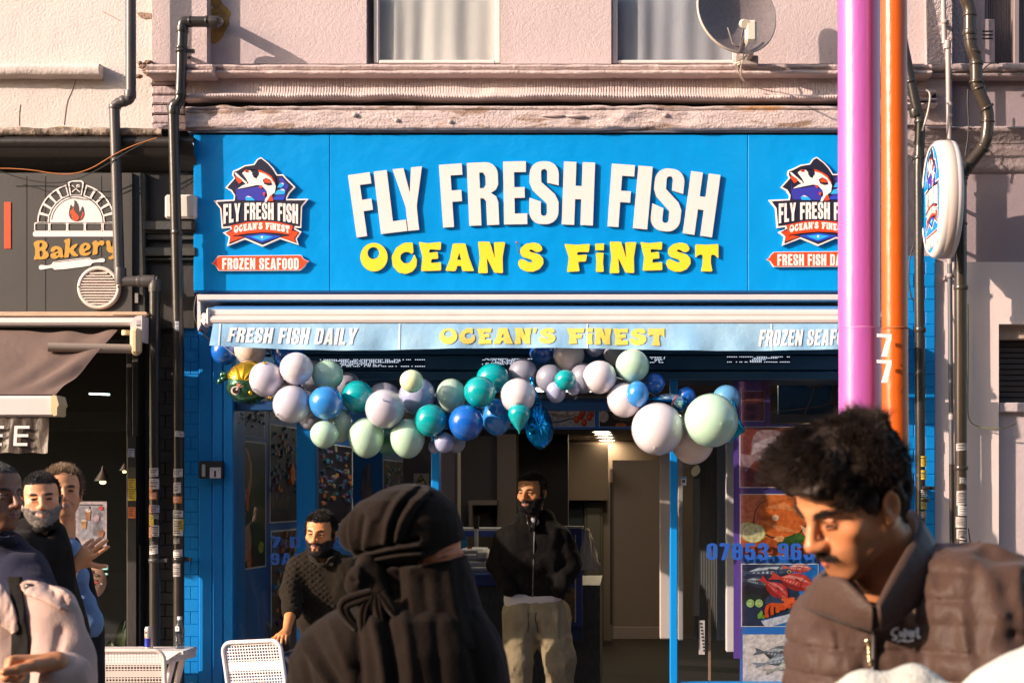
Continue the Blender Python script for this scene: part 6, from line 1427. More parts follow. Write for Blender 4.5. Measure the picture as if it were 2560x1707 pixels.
def chair(label, loc, yaw, tilt, m, w=.42, h=.46, roll=0, group='white perforated chairs', s=.016):
    t = thing('mesh_chair', label, 'chair', loc, group); t.rotation_euler = (0, R(roll), yaw)
    def put(mb, name, par=t):
        o = mb.build(name, m); o.parent = par; return o
    zb, zt_ = .40, .40+h; ty = math.tan(tilt)
    fy = lambda z: (z-.42)*ty
    fr = rrect(-w/2, zb, w/2, zt_, .05, 6); mb = MB(); mb.tube([(x, fy(z), z) for x, z in fr+fr[:1]], .011, 8); put(mb, 'back_frame')
    mb = MB(); n = int(w/s)
    ribs = [(-w/2+w*i/n) for i in range(1, n)]; n2 = int(h/s); rows = [zb+h*i/n2 for i in range(1, n2)]
    def rib(x0, z0, x1, z1, ww):
        dx, dz = (ww, 0) if x0 == x1 else (0, ww)
        p = [(x0-dx, fy(z0)-.003, z0-dz), (x0+dx, fy(z0)-.003, z0+dz), (x1+dx, fy(z1)-.003, z1+dz), (x1-dx, fy(z1)-.003, z1-dz)]
        mb.add(p, [(0, 3, 2, 1) if x0 == x1 else (0, 1, 2, 3)])
    for x in ribs:
        k = max(0, abs(x)-(w/2-.05)); q = .05-math.sqrt(max(0, .0025-k*k)); rib(x, zb+q, x, zt_-q, s*.17)
    for i, z in enumerate(rows):
        k = max(0, abs(z-(zb+zt_)/2)-(h/2-.05)); q = .05-math.sqrt(max(0, .0025-k*k)); rib(-w/2+q, z, w/2-q, z, s*.17 if abs(z-(zt_-.125)) > s*1.2 else s*.5)
    o = put(mb, 'back_mesh'); o['kind'] = 'stuff'
    mb = MB(); sf = rrect(-w/2, -.46, w/2, -.02, .06, 5); mb.tube([(x, y, .43) for x, y in sf+sf[:1]], .011, 8); put(mb, 'seat_frame')
    mb = MB(); mb.box(-w/2+.01, w/2-.01, -.45, -.03, .425, .432, 0, .002); put(mb, 'seat')
    for sx in (-1, 1):
        mb = MB(); mb.tube([(sx*(w/2+.01), fy(.62), .63), (sx*(w/2+.045), -.08, .655), (sx*(w/2+.05), -.36, .645), (sx*(w/2+.03), -.42, .60), (sx*(w/2+.01), -.42, .43)], .013, 8); put(mb, 'armrest')
        for yy in (-.42, .0): mb = MB(); mb.tube([(sx*(w/2-.01), yy, .43), (sx*(w/2+.03), yy*1.1+(.06 if yy == 0 else -.03), 0)], .012, 8); put(mb, 'leg')
    return t
c1 = W(311, 1628, 8.2); chair('sunlit white perforated chair with its back to us in front of the table', (c1.x, 8.25, -.08), R(180)+.04, .10, CWM, .40, .47)
c2 = W(668, 1600, 8.15); chair('white perforated chair tilted under the hand of the man in the patterned jumper', (c2.x-.02, 8.25, -.04), R(180)-.30, .14, CW2, .34, .48, roll=4)
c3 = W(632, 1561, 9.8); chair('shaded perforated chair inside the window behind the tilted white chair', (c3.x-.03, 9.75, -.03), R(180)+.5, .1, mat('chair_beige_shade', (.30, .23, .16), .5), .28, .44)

can = thing('drink_can', 'slim blue and silver drink can on the white table', 'can', (X(372, 8.72), 8.72, zt))
r = .0225; cz = [0, 0, zt]
mb = MB(); mb.lathe([(0, .002), (r*.8, .001), (r*.86, 0), (r, .007), (r, .112), (r*.84, .12), (r*.84, .123), (r*.78, .121), (0, .119)], (can.location.x, 8.72, zt), 24); mb.build('can_body', mat('can_silver', (.55, .48, .44), .28, metal=.6), can)
def wrap(par, cx, cy, z0, rr, a0, a1, zl, zh, m, name):
    P = [[(cx+rr*math.sin(a0+(a1-a0)*i/12), cy-rr*math.cos(a0+(a1-a0)*i/12), z0+f(i/12)) for f in (zl, zh)] for i in range(13)]
    return MB().grid(P).build(name, m, par)
cx, cy = can.location.x, 8.72
wrap(can, cx, cy, zt, r+.0006, -1.5, .75, lambda u: .012, lambda u: .062-.004*u, mat('can_blue', (.015, .03, .30), .3, metal=.3), 'blue_panel')
wrap(can, cx, cy, zt, r+.0006, -1.4, -.5, lambda u: .062, lambda u: .075, mat('can_orange', (.45, .16, .05), .4), 'orange_mark'); wrap(can, cx, cy, zt, r+.0006, -.7, -.2, lambda u: .083, lambda u: .100, mat('can_dark', (.05, .035, .05), .4), 'round_mark'); wrap(can, cx, cy, zt, r+.0006, .5, .62, lambda u: .01, lambda u: .110, mat('can_red', (.45, .03, .04), .4), 'red_line')
bt = thing('water_bottle', 'small clear water bottle with white cap, half full, on the table end', 'bottle', (X(449, 8.74), 8.74, zt))
cx, cy = bt.location.x, 8.74
GB = glass_mat('bottle_plastic', (.90, .93, .95), .07)
mb = MB(); mb.lathe([(0, .001), (.024, .0), (.027, .006), (.027, .05), (.0255, .055), (.027, .06), (.027, .10), (.024, .122), (.013, .148), (.011, .152), (.011, .160)], (cx, cy, zt), 24); mb.build('bottle_body', GB, bt)
mb = MB(); mb.lathe([(0, .004), (.0255, .004), (.0255, .088), (0, .088)], (cx, cy, zt), 24); mb.build('water', glass_mat('bottle_water', (.62, .76, .86), .05), bt)
mb = MB(); mb.lathe([(0, .158), (.0125, .158), (.013, .160), (.013, .174), (.012, .176), (0, .176)], (cx, cy, zt), 20); mb.build('cap', mat('cap_white', (.72, .68, .68), .4), bt)
wrap(bt, cx, cy, zt, .0275, -.75, .2, lambda u: .098, lambda u: .124-.004*abs(u-.5), mat('label_white', (.72, .70, .70), .5), 'label'); wrap(bt, cx, cy, zt, .0279, -.4, -.1, lambda u: .108, lambda u: .118, mat('label_dark', (.04, .04, .05), .5), 'label_mark'); wrap(bt, cx, cy, zt, .0276, 0.0, .95, lambda u: .03, lambda u: .085, mat('label_print_dark', (.06, .055, .06), .5, wear=(120, (.45, .45, .48), .58)), 'label_print')
# ------------------------------------------------------------------ people: smooth bodies grown from a distance field
class Field:
    def __init__(s, lo, hi, h):
        s.lo, s.h = np.array(lo, float), h; n = np.ceil((np.array(hi)-s.lo)/h).astype(int)+1; s.n = n
        g = [(s.lo[i]+h*np.arange(n[i])).astype(np.float32) for i in range(3)]
        s.x, s.y, s.z = np.meshgrid(*g, indexing='ij'); s.d = np.full(n, 9., np.float32)
    def _sub(s, lo, hi, pad):
        i0 = [max(0, int((lo[i]-pad-s.lo[i])/s.h)) for i in range(3)]; i1 = [min(s.n[i], int((hi[i]+pad-s.lo[i])/s.h)+2) for i in range(3)]
        return tuple(slice(a, max(a, b)) for a, b in zip(i0, i1))
    def _mix(s, q, e, k, sub=False):
        d = s.d[q]
        if sub: e = -e; hh = np.maximum(k-np.abs(d-e), 0)/k if k > 0 else 0; s.d[q] = np.maximum(d, e)+(hh*hh*k/4 if k > 0 else 0)
        else: hh = np.maximum(k-np.abs(d-e), 0)/k if k > 0 else 0; s.d[q] = np.minimum(d, e)-(hh*hh*k/4 if k > 0 else 0)
        return s
    def ell(s, c, r, k=.02, rot=None, sub=False):
        m_ = max(r); q = s._sub([c[i]-(m_ if rot is not None else r[i]) for i in range(3)], [c[i]+(m_ if rot is not None else r[i]) for i in range(3)], k+.055)
        x, y, z = s.x[q]-c[0], s.y[q]-c[1], s.z[q]-c[2]
        if rot is not None:
            m = Euler([R(a) for a in rot]).to_matrix().transposed()
            x, y, z = (m[i][0]*x+m[i][1]*y+m[i][2]*z for i in range(3))
        k0 = np.sqrt((x/r[0])**2+(y/r[1])**2+(z/r[2])**2); k1 = np.sqrt((x/r[0]**2)**2+(y/r[1]**2)**2+(z/r[2]**2)**2)+1e-9
        return s._mix(q, (k0*(k0-1)/k1).astype(np.float32), k, sub)
    def cap(s, a, b, ra, rb=None, k=.02, sub=False):
        rb = ra if rb is None else rb; a, b = np.array(a, float), np.array(b, float); ab = b-a; L = ab@ab+1e-12; rm = max(ra, rb)
        q = s._sub(np.minimum(a, b)-rm, np.maximum(a, b)+rm, k+.055)
        px, py, pz = s.x[q]-a[0], s.y[q]-a[1], s.z[q]-a[2]
        t = np.clip((px*ab[0]+py*ab[1]+pz*ab[2])/L, 0, 1)
        dx, dy, dz = px-t*ab[0], py-t*ab[1], pz-t*ab[2]
        return s._mix(q, (np.sqrt(dx*dx+dy*dy+dz*dz)-(ra+(rb-ra)*t)).astype(np.float32), k, sub)
    def path(s, pts, rs, k=.015, sub=False):
        for i in range(len(pts)-1):
            r0, r1 = (rs[i], rs[i+1]) if isinstance(rs, (list, tuple)) else (rs, rs); s.cap(pts[i], pts[i+1], r0, r1, k, sub)
        return s
    def wrinkle(s, amp, scale, seed=0, stretch=(1, 1, 1), mask=None):
        near = np.abs(s.d) < .05; p = np.stack([s.x[near]*scale*stretch[0], s.y[near]*scale*stretch[1], s.z[near]*scale*stretch[2]], -1)
        v = fbm(p, 3, seed); v = 1-np.abs(v-.5)*4; w = amp*v
        if mask is not None: w = w*mask(s.x[near], s.y[near], s.z[near])
        s.d[near] -= w.astype(np.float32); return s
    def surf_y(s, x, z):
        "depth of the surface seen from the street camera at (x, z)"
        i = int(round((x-s.lo[0])/s.h)); k = int(round((z-s.lo[2])/s.h)); i = min(max(i, 0), s.n[0]-1); k = min(max(k, 0), s.n[2]-1)
        col = s.d[i, :, k]; w = np.nonzero(col < 0)[0]
        return float(s.lo[1]+s.h*w[0]) if len(w) else float(s.lo[1]+s.h*np.argmin(col))
    def mesh(s):
        d = s.d; n = s.n; sg = d < 0
        c = np.zeros(n-1, np.int8)
        for a in (0, 1):
            for b in (0, 1):
                for e in (0, 1): c += sg[a:n[0]-1+a, b:n[1]-1+b, e:n[2]-1+e]
        act = (c > 0) & (c < 8); idx = np.full(n-1, -1, np.int64); I = np.nonzero(act); idx[act] = np.arange(len(I[0]))
        acc = np.zeros((len(I[0]), 3)); cnt = np.zeros(len(I[0]))
        for ax in range(3):
            o = [q for q in range(3) if q != ax]
            for a in (0, 1):
                for b in (0, 1):
                    off = [0, 0, 0]; off[o[0]] = a; off[o[1]] = b; of2 = list(off); of2[ax] = 1
                    d0 = d[I[0]+off[0], I[1]+off[1], I[2]+off[2]]; d1 = d[I[0]+of2[0], I[1]+of2[1], I[2]+of2[2]]
                    m = (d0 < 0) != (d1 < 0); t = np.where(m, d0/(d0-d1+1e-12), 0)
                    P = np.stack([np.full(len(t), float(v)) for v in off], 1); P[:, ax] += t
                    acc[m] += P[m]; cnt[m] += 1
        V = s.lo+s.h*(np.stack(I, 1)+acc/np.maximum(cnt, 1)[:, None]); Q = []
        for ax in range(3):
            u, w = [(1, 2), (2, 0), (0, 1)][ax]
            sl0 = [slice(1, n[q]-1) for q in range(3)]; sl0[ax] = slice(0, n[ax]-1); sl1 = list(sl0); sl1[ax] = slice(1, n[ax])
            s0, s1 = sg[tuple(sl0)], sg[tuple(sl1)]
            for flip, m in ((False, s0 & ~s1), (True, ~s0 & s1)):
                J = np.array(np.nonzero(m)).T
                if not len(J): continue
                for q in range(3):
                    if q != ax: J[:, q] += 1
                def cell(a, b):
                    K = J.copy(); K[:, u] -= a; K[:, w] -= b; return idx[K[:, 0], K[:, 1], K[:, 2]]
                quad = np.stack([cell(1, 1), cell(0, 1), cell(0, 0), cell(1, 0)], 1)
                Q.append(quad[:, ::-1] if flip else quad)
        return V, np.concatenate(Q)

def np_mesh(name, V, Q, m, parent=None, M=None, colour=None, smooth=0):
    "mesh from arrays, V in local space M"
    if smooth:
        e = np.concatenate([Q[:, [0, 1]], Q[:, [1, 2]], Q[:, [2, 3]], Q[:, [3, 0]]]); e = np.concatenate([e, e[:, ::-1]])
        for _ in range(smooth):
            acc = np.zeros_like(V); np.add.at(acc, e[:, 0], V[e[:, 1]]); cn = np.bincount(e[:, 0], minlength=len(V))[:, None]; V = V*.5+.5*acc/np.maximum(cn, 1)
    L = V.copy()
    if M is not None: A = np.array(M); V = V@A[:3, :3].T+A[:3, 3]
    me = bpy.data.meshes.new(name); me.from_pydata(V.tolist(), [], Q.tolist())
    me.polygons.foreach_set('use_smooth', np.ones(len(Q), bool)); me.update()
    if colour is not None:
        at = me.attributes.new('tint', 'FLOAT_COLOR', 'POINT'); c = np.ones((len(V), 4), np.float32); c[:, :3] = colour(L); at.data.foreach_set('color', c.ravel())
    o = link_mesh(name, me, m, parent)
    return o

def sm(x, a, b): t = np.clip((x-a)/(b-a), 0, 1); return t*t*(3-2*t)

def head_field(h=.0028, neck=.22, smile=0., jaw=1., nose=1., lids=.5, fat=0., neckr=.052, lean=.035, female=False, limbs=()):
    lo, hi = [-.1, -.14, -neck-.02], [.1, .13, .14]
    for a, b, ra, rb, k in limbs:
        for p in (a, b): lo = [min(l, v-ra-.03) for l, v in zip(lo, p)]; hi = [max(l, v+ra+.03) for l, v in zip(hi, p)]
    f = Field(lo, hi, h)
    f.ell((0, .012, .032), (.074, .094, .083), .01)
    f.ell((0, -.012, .01), (.066, .074, .07), .02)
    f.ell((0, -.03, -.04), (.055+fat, .056, .072), .03)
    for s in (-1, 1):
        f.cap((s*.052*jaw, .004, -.052), (s*.020, -.070, -.098), .014, .015, .035)
        f.ell((s*.043, -.056, -.026+.004*smile), (.022, .019, .017+.004*smile), .022)
        f.ell((s*.030, -.066, -.058), (.019, .016, .022), .02)
    f.ell((0, -.077, -.100), (.021, .015, .014), .018)
    f.ell((0, -.060, .050), (.054, .030, .040), .03)
    for s in (-1, 1): f.cap((s*.012, -.089, .019), (s*.041, -.077, .022), .0075 if not female else .005, .007 if not female else .005, .016)
    for s in (-1, 1): f.ell((s*.031, -.100, .000), (.0175, .018, .0115), .012, sub=True)
    for s in (-1, 1):
        f.ell((s*.031, -.0745, -.0005), (.0135, .0120, .0105), .004)                    # lidded eye
        f.cap((s*.020, -.0885, .0065), (s*.042, -.0835, .0045), .0026, .0024, .004)       # upper lid fold
        f.cap((s*.022, -.0872, -.0095), (s*.040, -.083, -.0085), .0026, .0024, .006)      # lower lid
    f.cap((0, -.091, .014), (0, -.112*nose-.006, -.031), .0078, .0115*nose, .012)
    f.ell((0, -.113*nose-.004, -.034), (.0115*nose, .010, .0095), .008)
    for s in (-1, 1):
        f.ell((s*.0125*nose, -.1015, -.0375), (.0085*nose, .0125, .0085), .010)
        f.ell((s*.0065, -.1105, -.0465), (.0038, .0055, .003), .004, sub=True)
    f.ell((0, -.083, -.066), (.027, .017, .021), .02)
    w = .0215+.006*smile; zc = -.066; up = .005*smile
    for s in (-1, 1):
        f.cap((0, -.1005, zc+.0045), (s*w, -.088, zc+.001+up), .0042, .0022, .005); f.cap((0, -.0995, zc-.0055), (s*w*.9, -.088, zc-.001+up), .0052, .002, .005)
        f.cap((s*.017, -.098, -.046), (s*(.032+.004*smile), -.083, zc+.002), .0035, .003, .012, sub=True) if smile > .3 else None
    f.cap((-w*.95, -.0955+.002, zc+up), (0, -.1075, zc-.0005), .0016+.0022*smile, .0018+.0025*smile, .003, sub=True); f.cap((w*.95, -.0955+.002, zc+up), (0, -.1075, zc-.0005), .0016+.0022*smile, .0018+.0025*smile, .003, sub=True)
    for s in (-1, 1):
        f.ell((s*.079, .014, -.012), (.0085, .019, .031), .008, (0, s*14, 0))
        f.ell((s*.087, .010, -.008), (.007, .0105, .018), .006, (0, s*14, 0), sub=True)
        f.ell((s*.077, .004, -.036), (.006, .009, .009), .006)
    f.cap((0, .018, -.06), (0, .018+lean, -neck), neckr, neckr*1.06, .03)
    f.cap((0, -.028, -.115), (0, .0, -neck), .020, .03, .03) if not female else None
    for a, b, ra, rb, k in limbs: f.cap(a, b, ra, rb, k)
    return f

def skin_colour(base, lip=(.42, .13, .09), brow=(.02, .012, .008), beard=None, hairline=None, hair=(.015, .010, .008), eye=True, browk=1., seed=0, moust=None, stubble=0., teeth=0., smile=0., chin_gap=False, fade=.5, ez=0., bold=1.):
    base, lip, brow, hair = (np.array(c) for c in (base, lip, brow, hair))
    def fn(P):
        x, y, z = P[:, 0], P[:, 1], P[:, 2]; ax = np.abs(x); c = np.tile(base, (len(P), 1))
        def lay(m, col):
            nonlocal c; m = np.clip(m, 0, 1)[:, None]; c = c*(1-m)+np.array(col)*m
        front = sm(-y, .03, .06)
        c = c*(1+.16*(fbm(P*42, 3, seed)-.5))[:, None]
        lay(.30*front*(sm(.024-np.hypot(ax-.045, z+.03), 0, .02)+sm(.016-np.hypot(ax, z+.035), 0, .012)), base*np.array((1.12, .72, .62)))
        lay(.35*front*sm(.017-np.hypot((ax-.031)*.8, z+.003), 0, .01), base*np.array((.6, .5, .45)))  # skin darkened around the eyes as painted socket shade
        zc = -.066; w = .0225+.006*smile; up = .005*smile*(ax/.025)**2
        lay(.85*front*sm(1-np.hypot(ax/w, (z-zc-up)/.0115), 0, .3), lip)
        lay(.9*front*sm(1-np.hypot(ax/(w*.95), (z-zc-up)/(.0022+.003*smile)), 0, .4), (.05, .015, .012))
        if teeth: lay(teeth*front*sm(1-np.hypot(ax/(w*.72), (z-zc-.0012-up)/.0034), 0, .3), (.62, .50, .42))
        if beard is not None:
            bc = np.array(beard)*(1+1.2*(fbm(P*260, 2, seed+3)-.5))[:, None]
            line = -.030-.55*np.clip(.058-ax, 0, .06)-.1*np.clip(ax-.058, 0, .02)
            m = sm(line-z, -.002, .008)*sm(z, -.155, -.125)*sm(.045-y, 0, .03)
            m *= 1-sm(1-np.hypot(ax/(.0225+.006*smile), (z-zc-up)/(.0105+.003*smile)), 0, .25)*front
            if chin_gap: m *= 1-.85*sm(1-np.hypot((ax-.013)/.008, (z+.083)/.010), 0, .4)*front
            side = sm(ax, .055, .066)*sm(.012-np.abs(y-.0), -.01, .006)*sm(.01-z, 0, .02); m = np.maximum(m, side*.9)
            mm = front*sm(1-np.hypot(ax/(.030+.003*smile), (z+.0525-.15*ax*smile)/.0075), 0, .35); m = np.maximum(m, mm)
            m = np.clip(m, 0, 1)[:, None]; c = c*(1-m)+bc*m
        if stubble:
            m = stubble*sm(-.040-z, -.002, .02)*sm(z, -.15, -.12)*sm(.03-y, 0, .03)*(1-sm(1-np.hypot(ax/.024, (z-zc)/.012), 0, .3)*front); lay(m, (.035, .022, .016))
        if moust is not None:
            lay(.92*front*sm(1-np.hypot(ax/.0285, (z+.0535+.30*ax)/.0055), 0, .45), moust)
        lay(browk*front*sm(1-np.hypot((ax-.0305)/.0215, (z-.0205+9*(ax-.035)**2)/(.0062*(.5+.5*bold))), 0, .35), brow)
        if eye:
            lay(.95*front*sm(1-np.hypot((ax-.031)/.0155, (z+.0002+ez+12*(ax-.031)**2)/(.0046*bold)), 0, .4), (.014, .008, .006))
            if eye == 2:
                lay(.8*front*sm(1-np.hypot((ax-.031)/.0125, (z+.0012)/.0036), 0, .4), (.42, .36, .32)); lay(front*sm(1-np.hypot(ax-.030, (z+.001)*1.)/.0046, 0, .3), (.02, .012, .01))
        if hairline is not None:
            m = hairline(P); m = np.clip(m, 0, 1)[:, None]; c = c*(1-m)+hair*m
        lay(.5*sm(.012-np.hypot(y-.008, (z+.008)*.7), 0, .008)*sm(ax, .07, .078), base*np.array((.45, .36, .32)))
        return np.clip(c, 0, 1)
    return fn

def short_hairline(front=.075, temple=.055, seed=0, rec=0.):
    def fn(P):
        x, y, z = P[:, 0], P[:, 1], P[:, 2]; ax = np.abs(x)
        wob = .006*(fbm(P*90, 2, seed)-.5)
        top = sm(z-(front-rec*np.clip(.03-np.abs(ax-.035), 0, .03))+wob, 0, .004)
        lim = .028+.0*ax; sides = sm(y-(-.022-.25*np.clip(z-.02, -.08, .05)), 0, .010)*sm(z+.012+wob-.35*np.clip(y-.02, -.05, 0), 0, .01)
        burn = sm(ax, .05, .058)*sm(.0125-np.abs(y+.014), -.006, .004)*sm(z+.030, 0, .015)
        back = sm(y, .035, .05)*sm(z+.095, 0, .02)
        ear = sm(1-np.hypot((y-.012)/.024, (z+.012)/.034), 0, .2)*sm(ax, .068, .074)
        return np.maximum(np.maximum(top, sides), np.maximum(burn, back))*(1-ear)
    return fn

SKINMAT = lambda name, rough=.5: mat('skin_'+name, (1, 1, 1), rough, attr='tint', sss=.12, bump=[(420, .0004, 3)])

def strands(name, P, Nn, L, rad, comb, m, parent, M, n, seg=3, curl=.0, seed=0, jitter=.35, lift=.5, keep=None, sides=3):
    "tapered locks of hair rooted at P (local), leaning along comb(p)"
    rg = np.random.default_rng(seed); A = np.array(M); k = rg.integers(0, len(P), n); p = P[k]+rg.normal(size=(n, 3))*.0015; nn = Nn[k]
    c = comb(p); dirv = nn*lift+c*(1-lift)+rg.normal(size=(n, 3))*jitter; dirv /= np.linalg.norm(dirv, axis=1, keepdims=True)
    ln = (L(p) if callable(L) else L)*(.6+.7*rg.random(n)); side = np.cross(dirv, nn); side /= np.linalg.norm(side, axis=1, keepdims=True)+1e-9
    up = np.cross(side, dirv); ph = rg.random(n)*6.28; V = np.zeros((n, (seg+1)*sides, 3)); 
    for j in range(seg+1):
        t = j/seg; bend_ = c*(t*t*.45)[None] if False else c*(t*t*.5)
        q = p+ln[:, None]*(dirv*t+bend_*(1-lift))+(side*np.sin(ph+t*5.)[:, None]+up*np.cos(ph+t*5.)[:, None])*(curl*t)
        r = rad*(1-t*.85)*(.7+.6*rg.random(n))
        for s in range(sides):
            a = 6.283*s/sides; V[:, j*sides+s] = q+(side*math.cos(a)+up*math.sin(a))*r[:, None]
    F = []
    for j in range(seg):
        for s in range(sides): F.append([j*sides+s, j*sides+(s+1) % sides, (j+1)*sides+(s+1) % sides, (j+1)*sides+s])
    F = np.array(F); Q = (F[None]+(np.arange(n)*(seg+1)*sides)[:, None, None]).reshape(-1, 4)
    o = np_mesh(name, V.reshape(-1, 3), Q, m, parent, M); o['kind'] = 'stuff'; return o

def vnormals(V, Q):
    a, b, c, d = (V[Q[:, i]] for i in range(4)); fn = np.cross(c-a, d-b); N = np.zeros_like(V)
    for i in range(4): np.add.at(N, Q[:, i], fn)
    return N/(np.linalg.norm(N, axis=1, keepdims=True)+1e-12)

def place(px, py, d, yaw, pitch=0, roll=0, sc=1.):
    return Matrix.Translation(W(px, py, d)) @ Matrix.Rotation(R(yaw), 4, 'Z') @ Matrix.Rotation(R(pitch), 4, 'X') @ Matrix.Rotation(R(roll), 4, 'Y') @ Matrix.Scale(sc, 4)
HAIRM = lambda n, c: mat('hair_'+n, c, .45, var=(120, tuple(v*.6 for v in c), .25))

def hand_limbs(wrist, tip_dir, palm_n, size=.19, curl=(20, 25, 20), spread=6, thumb=40, right=1, curls=None, arm=()):
    "a hand as tapered links in street space: palm, four unequal bent fingers and a thumb, then the arm [(point, radius)...] up into the sleeve"
    t = Vector(tip_dir).normalized(); n = Vector(palm_n); n = (n-t*n.dot(t)).normalized(); b = t.cross(n)*right    # b points to the thumb side
    w = Vector(wrist); k = size/.19; J = lambda a, c, e: w+t*a*k+b*c*k+n*e*k; out = []
    out += [(J(0, .008, 0), J(.085, .020, 0), .017*k, .0135*k, .01), (J(0, -.008, 0), J(.080, -.020, 0), .017*k, .0125*k, .014), (J(.03, 0, 0), J(.088, 0, 0), .017*k, .0135*k, .014)]
    for i, (off, base, ln, r) in enumerate(((.030, .092, .070, .0088), (.010, .096, .078, .0090), (-.011, .092, .072, .0086), (-.030, .082, .056, .0076))):
        cu = (curls[i] if curls else curl); p = J(base, off, 0); ang = 0; pts = [J(base*.55, off*.75, 0), p]; dirx = (t+b*math.tan(R(spread*(1.5-i)*.6))).normalized()
        for q, fr in enumerate((.46, .30, .24)):
            ang += R(cu[q]); p = p+(dirx*math.cos(ang)+n*math.sin(ang))*ln*fr*k; pts.append(p)
        rs = [r*k*1.05, r*k*1.05, r*k, r*k*.92, r*k*.78]
        out += [(pts[j], pts[j+1], rs[j], rs[j+1], .0035) for j in range(4)]
    th = [J(.022, .022, .004), J(.05, .040, .012)]; a = R(thumb); dv = (t*math.cos(a)+b*math.sin(a)*.9+n*.35).normalized(); th.append(th[-1]+dv*.036*k); th.append(th[-1]+(dv+t*.5).normalized()*.028*k)
    rs = [.015*k, .0125*k, .011*k, .0088*k]; out += [(th[j], th[j+1], rs[j], rs[j+1], .006) for j in range(3)]
    q, r = w, .0235*k
    for p, r2 in arm: out.append((q, Vector(p), r, r2, .02)); q, r = Vector(p), r2
    return out
def into(limbs, M):
    I = M.inverted(); return [(tuple(I @ a), tuple(I @ b), ra, rb, k) for a, b, ra, rb, k in limbs]

def grow(ops, h, pre=None, clip=None):
    "ops: ('c', a, b, ra, rb, k) tapered limb | ('e', centre, radii, k, rot) | leading '-' subtracts; returns the field"
    lo = [1e9]*3; hi = [-1e9]*3
    for o in ops:
        if o[0][0] == '-': continue
        if o[0] == 'c': pts = [(o[1], max(o[3], o[4])), (o[2], max(o[3], o[4]))]
        else: pts = [(o[1], max(o[2]))]
        for p, r in pts:
            for i in range(3): lo[i] = min(lo[i], p[i]-r-.03); hi[i] = max(hi[i], p[i]+r+.03)
    if clip:
        for i in range(3):
            if clip[0][i] is not None: lo[i] = max(lo[i], clip[0][i])
            if clip[1][i] is not None: hi[i] = min(hi[i], clip[1][i])
    f = Field(lo, hi, h)
    for o in ops:
        sub = o[0][0] == '-'; kd = o[0][-1]
        if kd == 'c': f.cap(o[1], o[2], o[3], o[4], o[5] if len(o) > 5 else .03, sub)
        else: f.ell(o[1], o[2], o[3] if len(o) > 3 else .03, o[4] if len(o) > 4 else None, sub)
    return f
def cloth_mesh(name, f, m, par, smooth=1): V, Q = f.mesh(); return np_mesh(name, V, Q, m, par, None, None, smooth)
def person(label, px, py, d):
    c = W(px, py, d); return thing('person', label, 'person', (c.x, c.y, 0))
def fabric(name, c, rough=.85, sheen=.25, bump=None, var=.75, wave=None): return mat('fabric_'+name, c, rough, var=(9, tuple(v*var for v in c), .3), bump=bump or [(260, .0012, 3), (30, .004, 3)], sheen=sheen*.12, wave=wave, spec=.12)

# ================================================================== the man in the brown quilted jacket, nearest at right
pm = person('young man in brown quilted jacket with wavy hair looking down, nearest at right', 2200, 1500, 2.5)
Mh = place(2136, 1250, 2.5, -62, 26, 3, .91)
f = head_field(h=.0026, nose=.97, neck=.26, lean=.05); V, Q = f.mesh(); N = vnormals(V, Q)
def hl_man(P):
    x, y, z = P[:, 0], P[:, 1], P[:, 2]; ax = np.abs(x); wob = .007*(fbm(P*70, 2, 4)-.5)
    top = sm(z-(.068-.10*np.clip(ax-.035, 0, .05))+wob, 0, .005); sides = sm(y-(-.030-.15*np.clip(z-.02, -.05, .05)), 0, .012)*sm(z+.004+wob-.5*np.clip(y-.03, -.08, 0), 0, .012)
    burn = sm(ax, .05, .058)*sm(.011-np.abs(y+.012), -.006, .004)*sm(z+.026, 0, .02)
    back = sm(y, .04, .055)*sm(z+.088, 0, .02); ear = sm(1-np.hypot((y-.012)/.025, (z+.012)/.036), 0, .2)*sm(ax, .066, .074)
    return np.maximum(np.maximum(top, sides), np.maximum(burn*.8, back))*(1-ear)
colm = skin_colour((.52, .205, .085), lip=(.50, .13, .085), hairline=hl_man, moust=(.025, .014, .010), eye=1, stubble=.35, seed=2, ez=.0045)
np_mesh('body', V, Q, SKINMAT('young_man', .42), pm, Mh, colm)
HB = mat('hair_dark_brown', (.030, .017, .010), .62, var=(120, (.018, .010, .006), .25), spec=.3)
fh = Field((-.12, -.15, -.10), (.12, .15, .2), .0042)
fh.ell((0, .006, .068), (.080, .097, .072), .02); fh.ell((0, -.066, .102), (.062, .042, .044), .03); fh.ell((.035, -.086, .080), (.030, .026, .022), .02); fh.ell((-.03, -.08, .085), (.03, .028, .022), .02); fh.ell((0, .042, .02), (.075, .060, .083), .03)
for s in (-1, 1): fh.ell((s*.058, .008, .035), (.025, .050, .045), .02)
fh.ell((0, -.122, .000), (.075, .095, .074), .008, sub=True)
for s in (-1, 1): fh.ell((s*.085, -.03, -.045), (.035, .075, .045), .01, sub=True); fh.ell((s*.088, .010, -.022), (.03, .032, .046), .008, sub=True)
fh.ell((0, .03, -.125), (.1, .1, .05), .01, sub=True)
p = np.stack([fh.x, fh.y, fh.z], -1); fh.d -= (.012*(1-np.abs(fbm(p*36, 3, 5)-.5)*5)).astype(np.float32)
Vh, Qh = fh.mesh(); Nh = vnormals(Vh, Qh); ho = np_mesh('hair', Vh, Qh, HB, pm, Mh, None, 1)
def comb_man(p):
    q = np.stack([.4*np.sin(p[:, 1]*60), -.35+3*(p[:, 1]-0), .15+0*p[:, 0]], 1)+1.6*(np.stack([fbm(p*26+9, 2, 1), fbm(p*26, 2, 2), fbm(p*26+4, 2, 3)], 1)-.5); return q/np.linalg.norm(q, axis=1, keepdims=True)
k = np.nonzero((Vh[:, 2] > -.09) & ~((Vh[:, 1] < -.06) & (Vh[:, 2] < .092)) & ~((np.abs(Vh[:, 1]-.01) < .045) & (Vh[:, 2] < .02)))[0]
